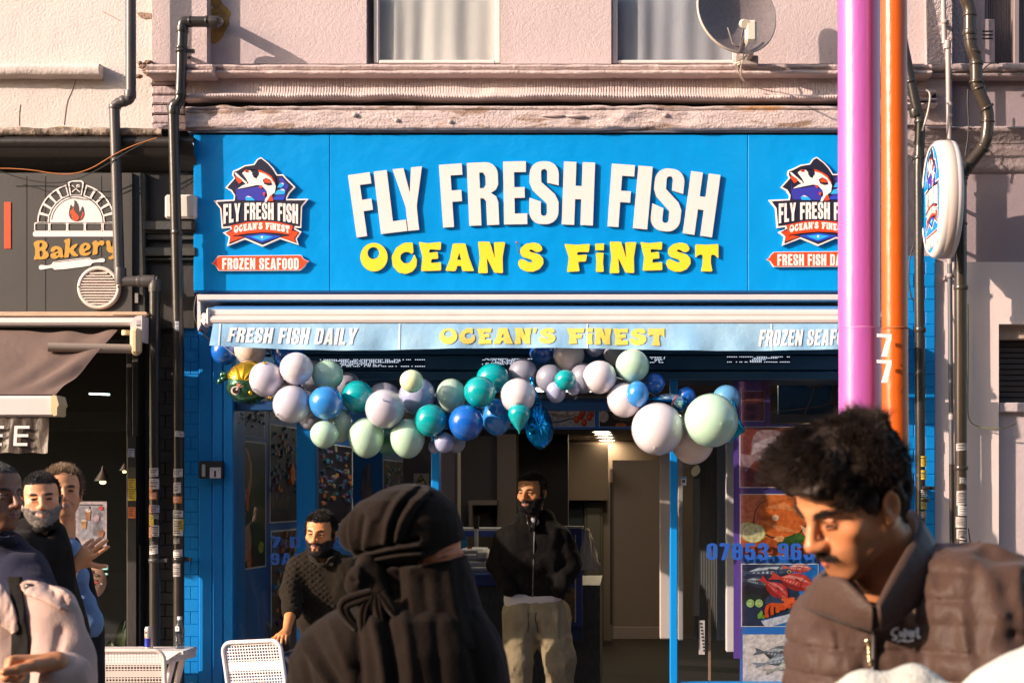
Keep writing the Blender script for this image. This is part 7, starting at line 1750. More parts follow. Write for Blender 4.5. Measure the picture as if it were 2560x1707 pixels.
strands('locks', Vh[k], Nh[k], .019, .0008, comb_man, HB, ho, Mh, 17000, 4, .005, 3, .2, .2)
k = np.nonzero((hl_man(V) > .5) & ~((V[:, 1] < -.05) & (V[:, 2] < .075)))[0]; strands('short_hair', V[k], N[k], .010, .0009, comb_man, HB, ho, Mh, 4500, 3, .002, 4, .3, .4)
br_ = np.nonzero((np.hypot((np.abs(V[:, 0])-.0305)/.0215, (V[:, 2]-.0205+9*(np.abs(V[:, 0])-.035)**2)/.0055) < 1) & (V[:, 1] < -.05))[0]
strands('eyebrow', V[br_], N[br_], .009, .0006, lambda p: np.stack([np.sign(p[:, 0]), .3+0*p[:, 0], .25+0*p[:, 0]], 1)/1.1, HB, ho, Mh, 500, 2, 0, 5, .15, .12)
ms = np.nonzero((np.hypot(np.abs(V[:, 0])/.0285, (V[:, 2]+.0535+.30*np.abs(V[:, 0]))/.0055) < 1) & (V[:, 1] < -.07))[0]
strands('moustache', V[ms], N[ms], .008, .0006, lambda p: np.stack([np.sign(p[:, 0])*.5, 0*p[:, 0], -.8+0*p[:, 0]], 1), HB, ho, Mh, 450, 2, 0, 6, .15, .2)
JB = fabric('brown_jacket', (.072, .041, .030), .5, .5, [(300, .0006, 3), (24, .005, 3)])
d0 = 2.5; J = lambda px, py, d=2.5: tuple(W(px, py, d))
ops = [('c', J(2150, 1655, 2.52), J(2390, 1640, 2.52), .098, .105, .05), ('c', J(2165, 1880, 2.52), J(2390, 1880, 2.5), .115, .12, .08), ('c', J(2240, 1460, 2.60), J(2420, 1505, 2.5), .066, .086, .05), ('c', J(2110, 1560, 2.60), J(2240, 1500, 2.62), .07, .08, .05),
       ('c', J(2442, 1520, 2.46), J(2478, 1900, 2.38), .082, .074, .03), ('c', J(2070, 1570, 2.60), J(2040, 1900, 2.56), .055, .055, .04), ('-e', J(2180, 1440, 2.52), (.052, .075, .055), .03), ('-c', J(2385, 1470, 2.36), J(2368, 1570, 2.36), .012, .010, .03), ('-c', J(2368, 1570, 2.36), J(2385, 1800, 2.34), .010, .012, .03)]
fj = grow(ops, .0052, clip=((None, None, Z(1790, 2.3)), (None, None, None)))
zz = fj.z; xx = fj.x; row = np.floor((zz-1.2)/.040); fr = (zz-1.2)/.040-row; g = np.minimum(fr, 1-fr)*.040
vx = (xx+.030*(row % 2))/.066; gx = np.abs(vx-np.round(vx))*.066
torso_m = sm(X(2415, 2.45)-xx, -.03, .03)
fj.d += (torso_m*(.0045*np.exp(-(g/.0022)**2)+.0035*np.exp(-(gx/.002)**2)-.002*np.sin(np.pi*fr))).astype(np.float32)
fj.wrinkle(.012, 19, 3, (1.3, 1, .45), lambda x, y, z: torso_m[np.abs(fj.d) < .05] if False else .7+0*x)
sl = lambda x, y, z: sm(x-X(2400, 2.45), 0, .05)
fj.wrinkle(.022, 9, 11, (.6, 1, 1.9), sl)
cloth_mesh('jacket', fj, JB, pm, 1)
top = [(2183, 1515, 2.372), (2150, 1480, 2.385), (2095, 1432, 2.41), (2030, 1455, 2.49), (2070, 1425, 2.62), (2160, 1340, 2.70), (2258, 1268, 2.66), (2305, 1300, 2.55), (2270, 1370, 2.46), (2228, 1440, 2.41), (2192, 1515, 2.372)]
bot = [(2183, 1575, 2.385), (2130, 1560, 2.40), (2060, 1535, 2.45), (2003, 1520, 2.52), (2050, 1490, 2.64), (2180, 1420, 2.72), (2310, 1380, 2.68), (2365, 1400, 2.55), (2330, 1470, 2.47), (2265, 1535, 2.42), (2194, 1575, 2.385)]
T_ = smooth_path([tuple(W(*p)) for p in top], 2); B_ = smooth_path([tuple(W(*p)) for p in bot], 2)
P = [[tuple(Vector(b).lerp(Vector(t), j/7)+Vector((0, -.008*math.sin(math.pi*j/7), 0))) for j in range(8)] for t, b in zip(T_, B_)]
co = MB(); co.grid(P); co = co.build('collar', JB, pm); md = co.modifiers.new('thick', 'SOLIDIFY'); md.thickness = .012; md.offset = 0
mz = MB(); zp = [tuple(W(a, b, 2.5)) for a, b in ((2187, 1515), (2186, 1580), (2184, 1640), (2182, 1700))]
zl = []
for a, b in ((2187, 1520), (2186, 1560), (2185, 1600), (2184, 1640), (2183, 1675), (2182, 1710)):
    q = W(a, b, 2.5); y = min(fj.surf_y(q.x, q.z), 2.42)-.003; t = y/2.5; zl.append(W(a, b, y))
MB().tube(zl, .0045, 8).build('zip', mat('zip_dark', (.03, .022, .018), .4), pm)
for i, (a, b) in enumerate(((2169, 1602), (2171, 1612), (2172, 1622), (2173, 1632), (2173, 1642), (2174, 1652), (2176, 1660))):
    q = W(a, b, 2.5); y = fj.surf_y(q.x, q.z)-.004; MB().ellipsoid(W(a, b, y), (.0032 if i else .005, .003, .0055), nu=8, nv=6).build('zip_pull', mat('brass', (.75, .55, .32), .2, metal=.9), pm)
LG = mat('white_embroidery', (.78, .74, .72), .6)
def on_jacket(pts, off=.003):
    o = []
    for a, b in pts:
        q = W(a, b, 2.45); y = fj.surf_y(q.x, q.z)-off; o.append(W(a, b, y))
    return o
for pts in ([(2246, 1570), (2236, 1571), (2229, 1580), (2232, 1587), (2243, 1590), (2240, 1597), (2230, 1598)], [(2251, 1577), (2250, 1588), (2256, 1591), (2258, 1578)], [(2262, 1572), (2262, 1600), (2263, 1577), (2269, 1576), (2270, 1584), (2263, 1588)], [(2273, 1585), (2280, 1583), (2278, 1577), (2273, 1580), (2274, 1590), (2281, 1591)], [(2284, 1592), (2284, 1579), (2289, 1578)], [(2294, 1570), (2294, 1594), (2299, 1592)], [(2243, 1604), (2252, 1599), (2268, 1603), (2284, 1599)]):
    MB().tube(on_jacket(smooth_path(pts, 1)), .0021, 6).build('embroidery', LG, pm)

# pale cloth in the very foreground
cb = thing('cloth_bundle', 'pale mint white fleecy cloth bundled across the arms of the man in brown jacket', 'cloth', tuple(W(2330, 1760, 2.15)))
K = lambda px, py, d=2.15: tuple(W(px, py, d))
fc = grow([('c', K(2180, 1752), K(2275, 1735), .036, .032, .03), ('c', K(2275, 1735), K(2300, 1860), .022, .03, .03), ('c', K(2495, 1772, 2.05), K(2620, 1705, 2.0), .05, .05, .04), ('c', K(2120, 1800), K(2600, 1830, 2.1), .04, .05, .04)], .006)
fc.wrinkle(.008, 11, 6, (1, 1, 1.6)); cloth_mesh('cloth', fc, fabric('fleece', (.50, .49, .43), .95, .4, [(160, .004, 4)], .95), cb)

# ================================================================== veiled woman, near, with her back to us
pw = person('woman in dark brown veil and headscarf facing right, near and back to camera', 1020, 1500, 3.0)
NB = fabric('brown_veil', (.013, .0075, .0045), .9, .35, [(420, .0012, 3), (40, .003, 4)])
def loft(rows, d, depth, nv, nu, ridges, noise=.003, seed=1, cut=None, scale=1.):
    "cloth hung on left/right outlines: rows (py, left, right), elliptical section, folds pushed in and out along lines"
    ys = np.array([r[0] for r in rows], float); Ls = np.array([r[1] for r in rows], float); Rs = np.array([r[2] for r in rows], float)
    t = np.linspace(0, 1, nv); arc_ = np.concatenate([[0], np.cumsum(np.hypot(np.diff(ys), np.diff(Ls)))]); arc_ /= arc_[-1]
    y = np.interp(t, arc_, ys); L = np.interp(y, ys, Ls); Rr = np.interp(y, ys, Rs)
    for _ in range(2):
        L[1:-1] = .25*L[:-2]+.5*L[1:-1]+.25*L[2:]; Rr[1:-1] = .25*Rr[:-2]+.5*Rr[1:-1]+.25*Rr[2:]
    a = np.linspace(0, 2*np.pi, nu, endpoint=False)
    C = ((L+Rr)/2)[:, None]; H = ((Rr-L)/2*scale)[:, None]; ca, sa = np.cos(a)[None], np.sin(a)[None]
    px = C+H*ca; py = np.repeat(y[:, None], nu, 1); hd = (np.interp(y, [p[0] for p in depth], [p[1] for p in depth])*scale)[:, None]
    frontal = (sa < .35)*1.
    disp = np.zeros_like(px)
    for pts, amp, w in ridges:
        pts = smooth_path(pts, 1); best = np.full(px.shape, 1e9)
        for (x0, y0), (x1, y1) in zip(pts, pts[1:]):
            dx, dy = x1-x0, y1-y0; q = np.clip(((px-x0)*dx+(py-y0)*dy)/(dx*dx+dy*dy+1e-9), 0, 1); best = np.minimum(best, np.hypot(px-x0-q*dx, py-y0-q*dy))
        disp += amp*np.exp(-(best/w)**2)*frontal
    X_ = (px-PPX)/FPX*d; Z_ = CAMZ-(py-PPY)/FPX*d; Y_ = d+hd*sa
    n3 = np.stack([X_*9, Y_*9, Z_*4], -1); disp += noise*4*(fbm(n3, 3, seed)-.5)
    n3 = np.stack([X_*34, Y_*34, Z_*10], -1); disp += noise*1.3*(fbm(n3, 2, seed+9)-.5)
    nx, ny = ca*hd, sa*(H/FPX*d); ln = np.hypot(nx, ny)+1e-9
    V = np.stack([X_+disp*nx/ln, Y_+disp*ny/ln, Z_], -1).reshape(-1, 3); Q = []
    for i in range(nv-1):
        for k in range(nu):
            if cut is not None and cut(px[i, k], py[i, k], sa[0, k]): continue
            Q.append((i*nu+k, (i+1)*nu+k, (i+1)*nu+(k+1) % nu, i*nu+(k+1) % nu))
    return V, np.array(Q), px.reshape(-1), py.reshape(-1)
HEADROWS = [(1209, 1018, 1030), (1211, 1002, 1056), (1216, 980, 1080), (1226, 955, 1101), (1240, 930, 1117), (1255, 897, 1132), (1270, 880, 1143), (1290, 866, 1151), (1312, 857, 1158), (1332, 853, 1161), (1350, 856, 1161), (1368, 866, 1160), (1385, 882, 1163), (1400, 908, 1170), (1414, 926, 1177), (1430, 938, 1182), (1454, 944, 1188), (1493, 940, 1198), (1530, 925, 1207), (1560, 905, 1224), (1610, 880, 1250)]
HDEP = [(1209, .004), (1213, .03), (1226, .062), (1250, .088), (1300, .102), (1350, .100), (1400, .090), (1450, .092), (1530, .11), (1610, .13)]
RID = [([(1040, 1214), (1008, 1255), (990, 1305), (984, 1352)], .009, 9), ([(1056, 1222), (1022, 1262), (1002, 1312), (998, 1352)], -.012, 6), ([(1072, 1230), (1038, 1270), (1016, 1320), (1010, 1352)], .009, 8), ([(1088, 1240), (1055, 1282), (1034, 1335)], -.008, 7), ([(1020, 1216), (990, 1250), (972, 1300)], -.005, 8),
       ([(884, 1280), (872, 1325), (884, 1376)], -.011, 7), ([(898, 1280), (890, 1330), (900, 1382)], .008, 9), ([(926, 1290), (918, 1340), (916, 1386)], -.008, 7), ([(950, 1300), (938, 1345), (930, 1380)], .006, 10), ([(862, 1300), (858, 1340), (872, 1378)], .005, 6),
       ([(900, 1384), (950, 1370), (1010, 1354), (1060, 1344)], -.012, 5), ([(904, 1393), (950, 1380), (1010, 1367), (1062, 1360)], .011, 6), ([(908, 1399), (955, 1388), (1012, 1375), (1064, 1368)], -.005, 3), ([(908, 1405), (960, 1396), (1015, 1384), (1066, 1381)], .012, 6), ([(925, 1417), (990, 1410), (1062, 1402)], -.014, 6),
       ([(970, 1422), (962, 1480), (955, 1580)], -.009, 8), ([(988, 1418), (986, 1480), (992, 1600)], .008, 11), ([(1012, 1416), (1014, 1480), (1036, 1600)], -.006, 6), ([(1040, 1420), (1046, 1500), (1062, 1600)], .004, 12), ([(1074, 1440), (1082, 1500), (1110, 1600)], -.004, 12), ([(1130, 1400), (1140, 1480), (1170, 1590)], .006, 14),
       ([(1160, 1345), (1130, 1362), (1100, 1378), (1068, 1392)], .006, 5), ([(1068, 1406), (1110, 1400), (1165, 1388)], .006, 5)]
def slit(px, py, s):
    if px < 1066: return False
    u = (px-1066)/(1162-1066); up = 1395-u*52-4*math.sin(math.pi*min(1, u)); lo_ = 1405-u*14
    return up < py < lo_ and s < .9
V, Q, _, _ = loft(HEADROWS, 3.0, HDEP, 230, 240, RID, .003, 4, slit)
o = np_mesh('headscarf', V, Q, NB, pw); md = o.modifiers.new('thick', 'SOLIDIFY'); md.thickness = .004; md.offset = -1
Ve, Qe, ex, ey = loft([r for r in HEADROWS if 1300 < r[0] < 1440], 3.0, HDEP, 60, 120, [([(1088, 1396), (1110, 1388), (1135, 1382)], .004, 6), ([(1150, 1380), (1162, 1366)], .006, 8)], .0005, 3, lambda px, py, s_: px < 1058, .92)
def eyecol(P):
    c = np.tile(np.array((.55, .15, .042)), (len(P), 1))
    def lay(m, col):
        nonlocal c; m = np.clip(m, 0, 1)[:, None]; c = c*(1-m)+np.array(col)*m
    lay(.85*sm(1-np.hypot((ex-1116)/11, (ey-1388+.25*(ex-1116))/3.6), 0, .4), (.015, .007, .005)); lay(.6*sm(1-np.hypot((ex-1124)/17, (ey-1374+.4*(ex-1124))/3.2), 0, .4), (.03, .012, .008)); lay(.5*sm(1-np.hypot((ex-1100)/8, (ey-1392)/5), 0, .5), (.09, .025, .01))
    return c
np_mesh('body', Ve, Qe, SKINMAT('veiled_woman', .6), pw, None, eyecol)
K = lambda px, py, d=3.0: tuple(W(px, py, d)); m_ = lambda n: S(n, 3.0)
fk = grow([('c', K(918, 1412, 2.925), K(930, 1445, 2.92), .022, .019, .02), ('c', K(925, 1440, 2.92), K(893, 1438, 2.90), .019, .014, .015), ('c', K(893, 1440, 2.90), K(889, 1462, 2.905), .013, .012, .02), ('c', K(889, 1462, 2.905), K(918, 1470, 2.91), .013, .015, .02), ('c', K(930, 1445, 2.92), K(948, 1478, 2.915), .017, .013, .02), ('c', K(915, 1480, 2.912), K(948, 1478, 2.912), .012, .012, .015),
           ('-c', K(885, 1449, 2.885), K(915, 1452, 2.89), .004, .003, .01), ('-c', K(905, 1425, 2.89), K(925, 1462, 2.89), .004, .004, .012), ('-c', K(938, 1430, 2.885), K(935, 1470, 2.885), .004, .003, .01)], .004)
fk.wrinkle(.003, 26, 8, (1, 1, .5)); cloth_mesh('veil_knot', fk, NB, pw)
for pts, ws in (([(930, 1484), (890, 1496), (858, 1508), (860, 1530), (876, 1552), (892, 1570)], (9, 13, 12, 9, 6, 3)), ([(926, 1488), (908, 1520), (906, 1560), (913, 1602)], (8, 9, 8, 3)), ([(942, 1486), (944, 1515), (949, 1540), (958, 1566)], (7, 9, 7, 3)), ([(952, 1482), (966, 1502), (978, 1520), (988, 1534)], (8, 9, 7, 3)), ([(936, 1488), (930, 1510), (934, 1530)], (7, 7, 3))):
    c = smooth_path([(*p, w) for p, w in zip(pts, ws)], 2); P = []
    for i, (a, b, w) in enumerate(c):
        a1, b1, _ = c[max(0, i-1)]; a2, b2, _ = c[min(len(c)-1, i+1)]; tx, ty = a2-a1, b2-b1; l = math.hypot(tx, ty) or 1
        P.append([tuple(W(a-ty/l*w*q, b+tx/l*w*q, 2.892+.006*math.cos(q*4.2)-.0008*w+.02*(i/len(c))*0)) for q in (-1, -.66, -.33, 0, .33, .66, 1)])
    o = MB().grid(P).build('veil_tail', NB, pw); md = o.modifiers.new('thick', 'SOLIDIFY'); md.thickness = .006
CLROWS = [(1484, 945, 1140), (1500, 895, 1190), (1516, 856, 1207), (1533, 822, 1216), (1552, 795, 1228), (1576, 767, 1243), (1602, 746, 1256), (1635, 733, 1267), (1658, 727, 1271), (1700, 720, 1277), (1760, 712, 1285), (1900, 705, 1290), (2300, 715, 1280), (3300, 690, 1300)]
CR = [([(905, 1520), (925, 1600), (935, 1720)], -.012, 12), ([(960, 1530), (985, 1620), (1000, 1740)], .014, 12), ([(990, 1530), (1012, 1620), (1026, 1740)], -.012, 9), ([(1030, 1520), (1050, 1620), (1056, 1740)], .008, 14), ([(779, 1586), (819, 1640), (868, 1712)], .012, 8), ([(800, 1590), (842, 1640), (892, 1712)], -.012, 10), ([(762, 1600), (790, 1650), (806, 1720)], -.010, 9), ([(850, 1540), (882, 1600), (900, 1640)], .008, 10), ([(742, 1640), (760, 1690), (770, 1740)], .006, 10), ([(1180, 1540), (1200, 1620), (1215, 1720)], -.01, 14), ([(1110, 1540), (1120, 1640), (1130, 1730)], -.006, 14)]
V, Q, _, _ = loft(CLROWS, 3.0, [(1484, .06), (1500, .095), (1540, .13), (1620, .155), (1760, .17), (3300, .2)], 230, 220, CR, .0045, 14)
np_mesh('cloak', V, Q, NB, pw)

# ================================================================== man in the black jacket standing in the doorway
pd_ = person('bearded man in black zip jacket and khaki cargo trousers standing in shop doorway', 1335, 1500, 9.7)
Mh = place(1329, 1231, 9.7, -22, 2, 0, 1.02); f = head_field(h=.004, smile=.5, neck=.2); V, Q = f.mesh(); N = vnormals(V, Q)
hl = short_hairline(.070, 0, 3); BK = HAIRM('black', (.012, .008, .006))
f2b = Field((-.1, -.14, -.2), (.1, .1, .0), .005)
np_mesh('body', V, Q, SKINMAT('doorway_man'), pd_, Mh, skin_colour((.62, .26, .095), beard=(.014, .009, .007), hairline=hl, smile=.5, teeth=.5, seed=5, bold=1.4))
def hair_beard(V, N, hlf, par, M, m, n=2500, L=.02, beard=True, bl=.018, seed=1, bm=None, gap=False, bn=2200):
    k = np.nonzero(hlf(V) > .5)[0]; h = strands('hair', V[k], N[k], L, .0016, lambda p: np.tile(np.array((.1, -.2, .25)), (len(p), 1))+np.stack([p[:, 0]*3, p[:, 1]*3, 0*p[:, 0]], 1), m, par, M, n, 3, .003, seed, .35, .5)
    if beard:
        x, y, z = V[:, 0], V[:, 1], V[:, 2]; ax = np.abs(x); line = -.034-.55*np.clip(.058-ax, 0, .06)
        k = np.nonzero((z < line) & (z > -.128) & (y < .01) & ~((np.hypot(ax/.031, (z+.066-8*ax**2)/.0155) < 1) & (y < -.06)) & ~(gap & (np.hypot((ax-.013)/.008, (z+.083)/.010) < 1)))[0]
        strands('beard', V[k], N[k], bl, .0009, lambda p: np.tile(np.array((0, -.25, -.6)), (len(p), 1)), bm or m, par, M, bn, 2, .002, seed+1, .25, .3)
        k = np.nonzero((np.hypot(ax/.031, (z+.0525)/.0075) < 1) & (y < -.06))[0]
        strands('moustache', V[k], N[k], .0045, .0008, lambda p: np.stack([np.sign(p[:, 0])*.9, 0*p[:, 0], -.3+0*p[:, 0]], 1), bm or m, par, M, 350, 2, 0, seed+2, .2, .2)
    return h
hair_beard(V, N, hl, pd_, Mh, BK, 3000, .016, True, .012, 11)
K = lambda px, py, d=9.7: tuple(W(px, py, d)); m_ = lambda n: S(n, 9.7)
BJ = fabric('black_jacket', (.0075, .0055, .0045), .8, .2); BJ2 = fabric('black_jacket_panel', (.012, .009, .007), .85, .2)
ops = [('c', K(1288, 1347), K(1380, 1345), m_(38), m_(38), .05), ('c', K(1298, 1400), K(1374, 1400), m_(42), m_(42), .06), ('c', K(1300, 1468), K(1372, 1468), m_(40), m_(40), .05), ('c', K(1292, 1494), K(1380, 1496), m_(24), m_(24), .04),
       ('c', K(1264, 1348), K(1244, 1412), m_(28), m_(25), .014), ('c', K(1244, 1412), K(1272, 1470, 9.6), m_(25), m_(18), .014), ('c', K(1404, 1346), K(1428, 1412), m_(28), m_(25), .014), ('c', K(1428, 1412), K(1400, 1470, 9.6), m_(25), m_(18), .014), ('c', K(1310, 1300, 9.74), K(1362, 1298, 9.74), m_(22), m_(24), .04), ('-e', K(1333, 1285, 9.62), (m_(17), .09, m_(36)), .02)]
fj2 = grow(ops, .010); fj2.wrinkle(.010, 13, 21, (1, 1, .8)); cloth_mesh('jacket', fj2, BJ, pd_)
fy = lambda a, b, off=.006: W(a, b, fj2.surf_y(W(a, b, 9.6).x, W(a, b, 9.6).z)-off)
MB().tube([fy(1334+(i-4)*-.6, 1322+i*20) for i in range(10)], .005, 6).build('zip', mat('zip_grey', (.08, .07, .065), .4), pd_)
for sgn in (-1, 1):
    P = []
    for i in range(7):
        a = 1333+sgn*(3+i*6); P.append([tuple(fy(a, b+(2-i*.6 if True else 0), .005)) for b in (1420, 1432, 1445, 1458, 1470)])
    MB().grid(P if sgn > 0 else [r for r in P]).build('pocket', BJ2, pd_)
    P = [[tuple(W(1333+sgn*(4+8*u), 1328-u*34-6*v, 9.585+.09*u-.02*v)) for v in (0, .5, 1)] for u in [i/6 for i in range(7)]]
    o = MB().grid(P).build('collar', BJ, pd_); md = o.modifiers.new('thick', 'SOLIDIFY'); md.thickness = .012
TEE = fabric('white_tee', (.60, .52, .50), .9, .1)
cloth_mesh('tee_shirt', grow([('e', K(1333, 1306, 9.70), (m_(16), .075, m_(17)), .02), ('c', K(1333, 1315, 9.70), K(1335, 1480, 9.70), m_(16), m_(30), .03)], .009), TEE, pd_)
cloth_mesh('shirt_hem', grow([('c', K(1292, 1498, 9.68), K(1376, 1494, 9.68), m_(33), m_(30), .03)], .009), TEE, pd_)
KH = fabric('khaki', (.29, .225, .135), .85, .15, [(200, .001, 3), (14, .012, 4)])
ops = [('c', K(1305, 1530, 9.7), K(1378, 1530, 9.7), m_(43), m_(41), .04), ('c', K(1302, 1555, 9.7), K(1294, 1655, 9.66), m_(43), m_(33), .05), ('c', K(1294, 1655, 9.66), K(1304, 1860, 9.7), m_(33), m_(25), .03), ('c', K(1380, 1555, 9.7), K(1398, 1655, 9.66), m_(43), m_(34), .05), ('c', K(1398, 1655, 9.66), K(1400, 1860, 9.72), m_(34), m_(25), .03), ('e', K(1424, 1640, 9.68), (m_(14), .07, m_(30)), .02), ('e', K(1266, 1650, 9.68), (m_(12), .07, m_(28)), .02)]
ft = grow(ops, .010); ft.wrinkle(.014, 13, 31, (1.2, 1, .7)); cloth_mesh('trousers', ft, KH, pd_)
for a in (1302, 1402):
    c = W(a, 1880, 9.7); m = MB(); m.ellipsoid((c.x, 9.62, .045), (.05, .14, .05)); m.build('shoe', mat('shoe_dark', (.03, .028, .026), .6), pd_)
for pts in ([(1320, 1530), (1321, 1560), (1319, 1580)], [(1340, 1530), (1338, 1548), (1342, 1562), (1345, 1580)]):
    MB().tube([W(a, b, ft.surf_y(W(a, b, 9.6).x, W(a, b, 9.6).z)-.008) for a, b in pts], .004, 6).build('drawstring', mat('cord_dark', (.06, .045, .03), .7), pd_)

# ================================================================== man in the patterned jumper leaning on a chair
pk = person('bearded man in dark patterned jumper leaning one hand on a white chair', 805, 1500, 8.8)
Mh = place(802, 1332, 8.78, -8, 4, 3, 1.)
lm = into(hand_limbs(W(716, 1578, 8.42), W(690, 1601, 8.26)-W(716, 1578, 8.42), (0, .25, -1), .165, (24, 34, 20), 8, 35, -1, None, [(W(727, 1530, 8.6), .034), (W(729, 1480, 8.72), .036), (W(748, 1425, 8.82), .04), (W(800, 1405, 8.84), .045)]), Mh)
f = head_field(h=.0042, smile=.6, neck=.2, limbs=lm); V, Q = f.mesh(); N = vnormals(V, Q); hl = short_hairline(.066, 0, 8)
np_mesh('body', V, Q, SKINMAT('jumper_man'), pk, Mh, skin_colour((.58, .235, .085), beard=(.016, .010, .008), hairline=hl, smile=.6, seed=9, chin_gap=True, bold=1.4))
hair_beard(V, N, hl, pk, Mh, BK, 3200, .020, True, .006, 21, None, True)
JM = fabric('knit_jumper', (.017, .0125, .008), .95, .3, [(150, .003, 3)], .7)
K = lambda px, py, d=8.8: tuple(W(px, py, d)); m_ = lambda n: S(n, 8.8)
ops = [('c', K(765, 1425), K(860, 1428), m_(37), m_(38), .05), ('c', K(775, 1480), K(858, 1480), m_(46), m_(46), .06), ('c', K(785, 1550), K(855, 1560), m_(44), m_(44), .06), ('c', K(800, 1600), K(850, 1620), m_(42), m_(42), .05), ('c', K(742, 1420), K(729, 1480, 8.7), m_(26), m_(25), .03), ('c', K(729, 1480, 8.7), K(730, 1528, 8.6), m_(24), m_(21), .02), ('c', K(890, 1430), K(915, 1500, 8.75), m_(28), m_(25), .03), ('c', K(915, 1500, 8.75), K(890, 1570, 8.65), m_(25), m_(20), .03), ('c', K(783, 1392, 8.82), K(825, 1392, 8.82), m_(22), m_(22), .03), ('-e', K(806, 1380, 8.74), (m_(15), .08, m_(28)), .02)]
fj3 = grow(ops, .0085)
xx, zz = fj3.x, fj3.z; u = (xx*.8+zz)/.034; v = (xx*.8-zz)/.034; band = sm((xx-X(742, 8.8))+.45*(zz-Z(1500, 8.8)), 0, .02)*sm(X(845, 8.8)-xx-.45*(zz-Z(1500, 8.8)), -.01, .02)*sm(zz-Z(1580, 8.8), 0, .02)
fj3.d -= (band*.011*np.abs(np.sin(u*np.pi)*np.sin(v*np.pi))).astype(np.float32); fj3.wrinkle(.012, 9, 33, (1, 1, .7), lambda x, y, z: 1-.7*sm(x-X(745, 8.8), 0, .03)*sm(X(850, 8.8)-x, 0, .03))
cloth_mesh('jumper', fj3, JM, pk)
P = [[tuple(W(806+26*math.cos(a)*(1+.12*v), 1392+10*math.sin(a)*.6+(20 if math.sin(a) > .9 else 10*max(0, math.sin(a)))-12*v, 8.78-.085*math.sin(a))) for v in (0, .5, 1)] for a in [2*math.pi*i/24 for i in range(25)]]
o = MB().grid(P).build('shawl_collar', JM, pk); md = o.modifiers.new('thick', 'SOLIDIFY'); md.thickness = .02
ft = grow([('c', K(805, 1640), K(850, 1640), m_(40), m_(40), .04), ('c', K(805, 1640), K(800, 1880), m_(40), m_(26), .04), ('c', K(852, 1640), K(858, 1880), m_(40), m_(26), .04)], .012); cloth_mesh('trousers', ft, fabric('black_trousers', (.015, .013, .012)), pk)
for a in (800, 858): c = W(a, 1900, 8.8); m = MB(); m.ellipsoid((c.x, 8.74, .045), (.05, .13, .05)); m.build('shoe', mat('shoe_dark', ()), pk)

# ================================================================== the group at the left edge
# grey-bearded man
pg = person('smiling grey bearded man in black jacket between woman in navy and denim man', 100, 1500, 6.8)
Mh = place(104, 1247, 6.8, 20, 0, -3, 1.0); f = head_field(h=.0034, smile=1., neck=.2, fat=.004); V, Q = f.mesh(); N = vnormals(V, Q); hl = short_hairline(.062, 0, 13)
np_mesh('body', V, Q, SKINMAT('grey_beard_man'), pg, Mh, skin_colour((.66, .32, .17), beard=(.30, .255, .22), hairline=hl, smile=1., teeth=1., seed=14, bold=1.35))
GB_ = HAIRM('grey_beard', (.42, .37, .33)); hair_beard(V, N, hl, pg, Mh, BK, 3500, .010, True, .007, 31, GB_, False, 3500)
K = lambda px, py, d=6.8: tuple(W(px, py, d)); m_ = lambda n: S(n, 6.8)
BC_ = fabric('black_coat', (.009, .007, .006), .75, .3)
ops = [('c', K(60, 1375), K(115, 1378), m_(58), m_(56), .06), ('c', K(75, 1460), K(120, 1460), m_(72), m_(68), .08), ('c', K(90, 1560), K(140, 1560), m_(76), m_(72), .08), ('c', K(95, 1620), K(150, 1650), m_(78), m_(76), .08), ('c', K(60, 1378, 6.7), K(90, 1540, 6.6), m_(44), m_(40), .03), ('c', K(112, 1372, 6.9), K(150, 1480, 6.95), m_(38), m_(32), .04), ('c', K(72, 1326), K(128, 1330), m_(26), m_(26), .04), ('-e', K(108, 1318, 6.72), (m_(26), .1, m_(34)), .02)]
fo = grow(ops, .010, clip=((None, None, Z(1720, 6.8)), (None, None, None))); fo.wrinkle(.014, 7, 41, (1, 1, .7)); cloth_mesh('coat', fo, BC_, pg)
P = [[tuple(W(104+38*math.cos(a)*(1-.06*v), 1322+9*math.sin(a)-16*v-8*math.cos(a), 6.82-.085*math.sin(a))) for v in (0, .5, 1)] for a in [2*math.pi*i/26 for i in range(27)]]
o = MB().grid(P).build('collar', BC_, pg); md = o.modifiers.new('thick', 'SOLIDIFY'); md.thickness = .016
cloth_mesh('trousers', grow([('c', K(100, 1700), K(100, 2120), m_(72), m_(40), .04), ('c', K(150, 1700), K(155, 2120), m_(68), m_(40), .04)], .02), fabric('black_trousers', ()), pg)
# man in the denim shirt, waving
pn = person('laughing man in blue denim shirt raising one open hand, right of the grey bearded man', 190, 1500, 7.1)
Mh = place(157, 1230, 7.1, 22, -4, 0, 1.0); D_ = 6.85; wr = W(186, 1412, D_)
lm = into(hand_limbs(wr, W(250, 1352, D_-.02)-wr, (.45, .8, .35), .195, (6, 16, 14), 7, 62, -1, [(6, 12, 10), (6, 12, 12), (14, 20, 16), (26, 26, 18)], [(W(168, 1444, 6.9), .034), (W(142, 1450, 6.95), .036), (W(140, 1392, 7.06), .04), (W(146, 1345, 7.12), .05)]), Mh)
f = head_field(h=.0036, smile=.9, neck=.2, limbs=lm); V, Q = f.mesh(); N = vnormals(V, Q); hl = short_hairline(.080, 0, 17, .4)
np_mesh('body', V, Q, SKINMAT('denim_man'), pn, Mh, skin_colour((.66, .31, .15), hairline=hl, hair=(.11, .075, .045), smile=.9, teeth=1., seed=18, stubble=.15, bold=1.35))
hair_beard(V, N, hl, pn, Mh, HAIRM('sandy', (.26, .17, .095)), 3200, .022, False, seed=41)
K = lambda px, py, d=7.1: tuple(W(px, py, d)); m_ = lambda n: S(n, 7.1)
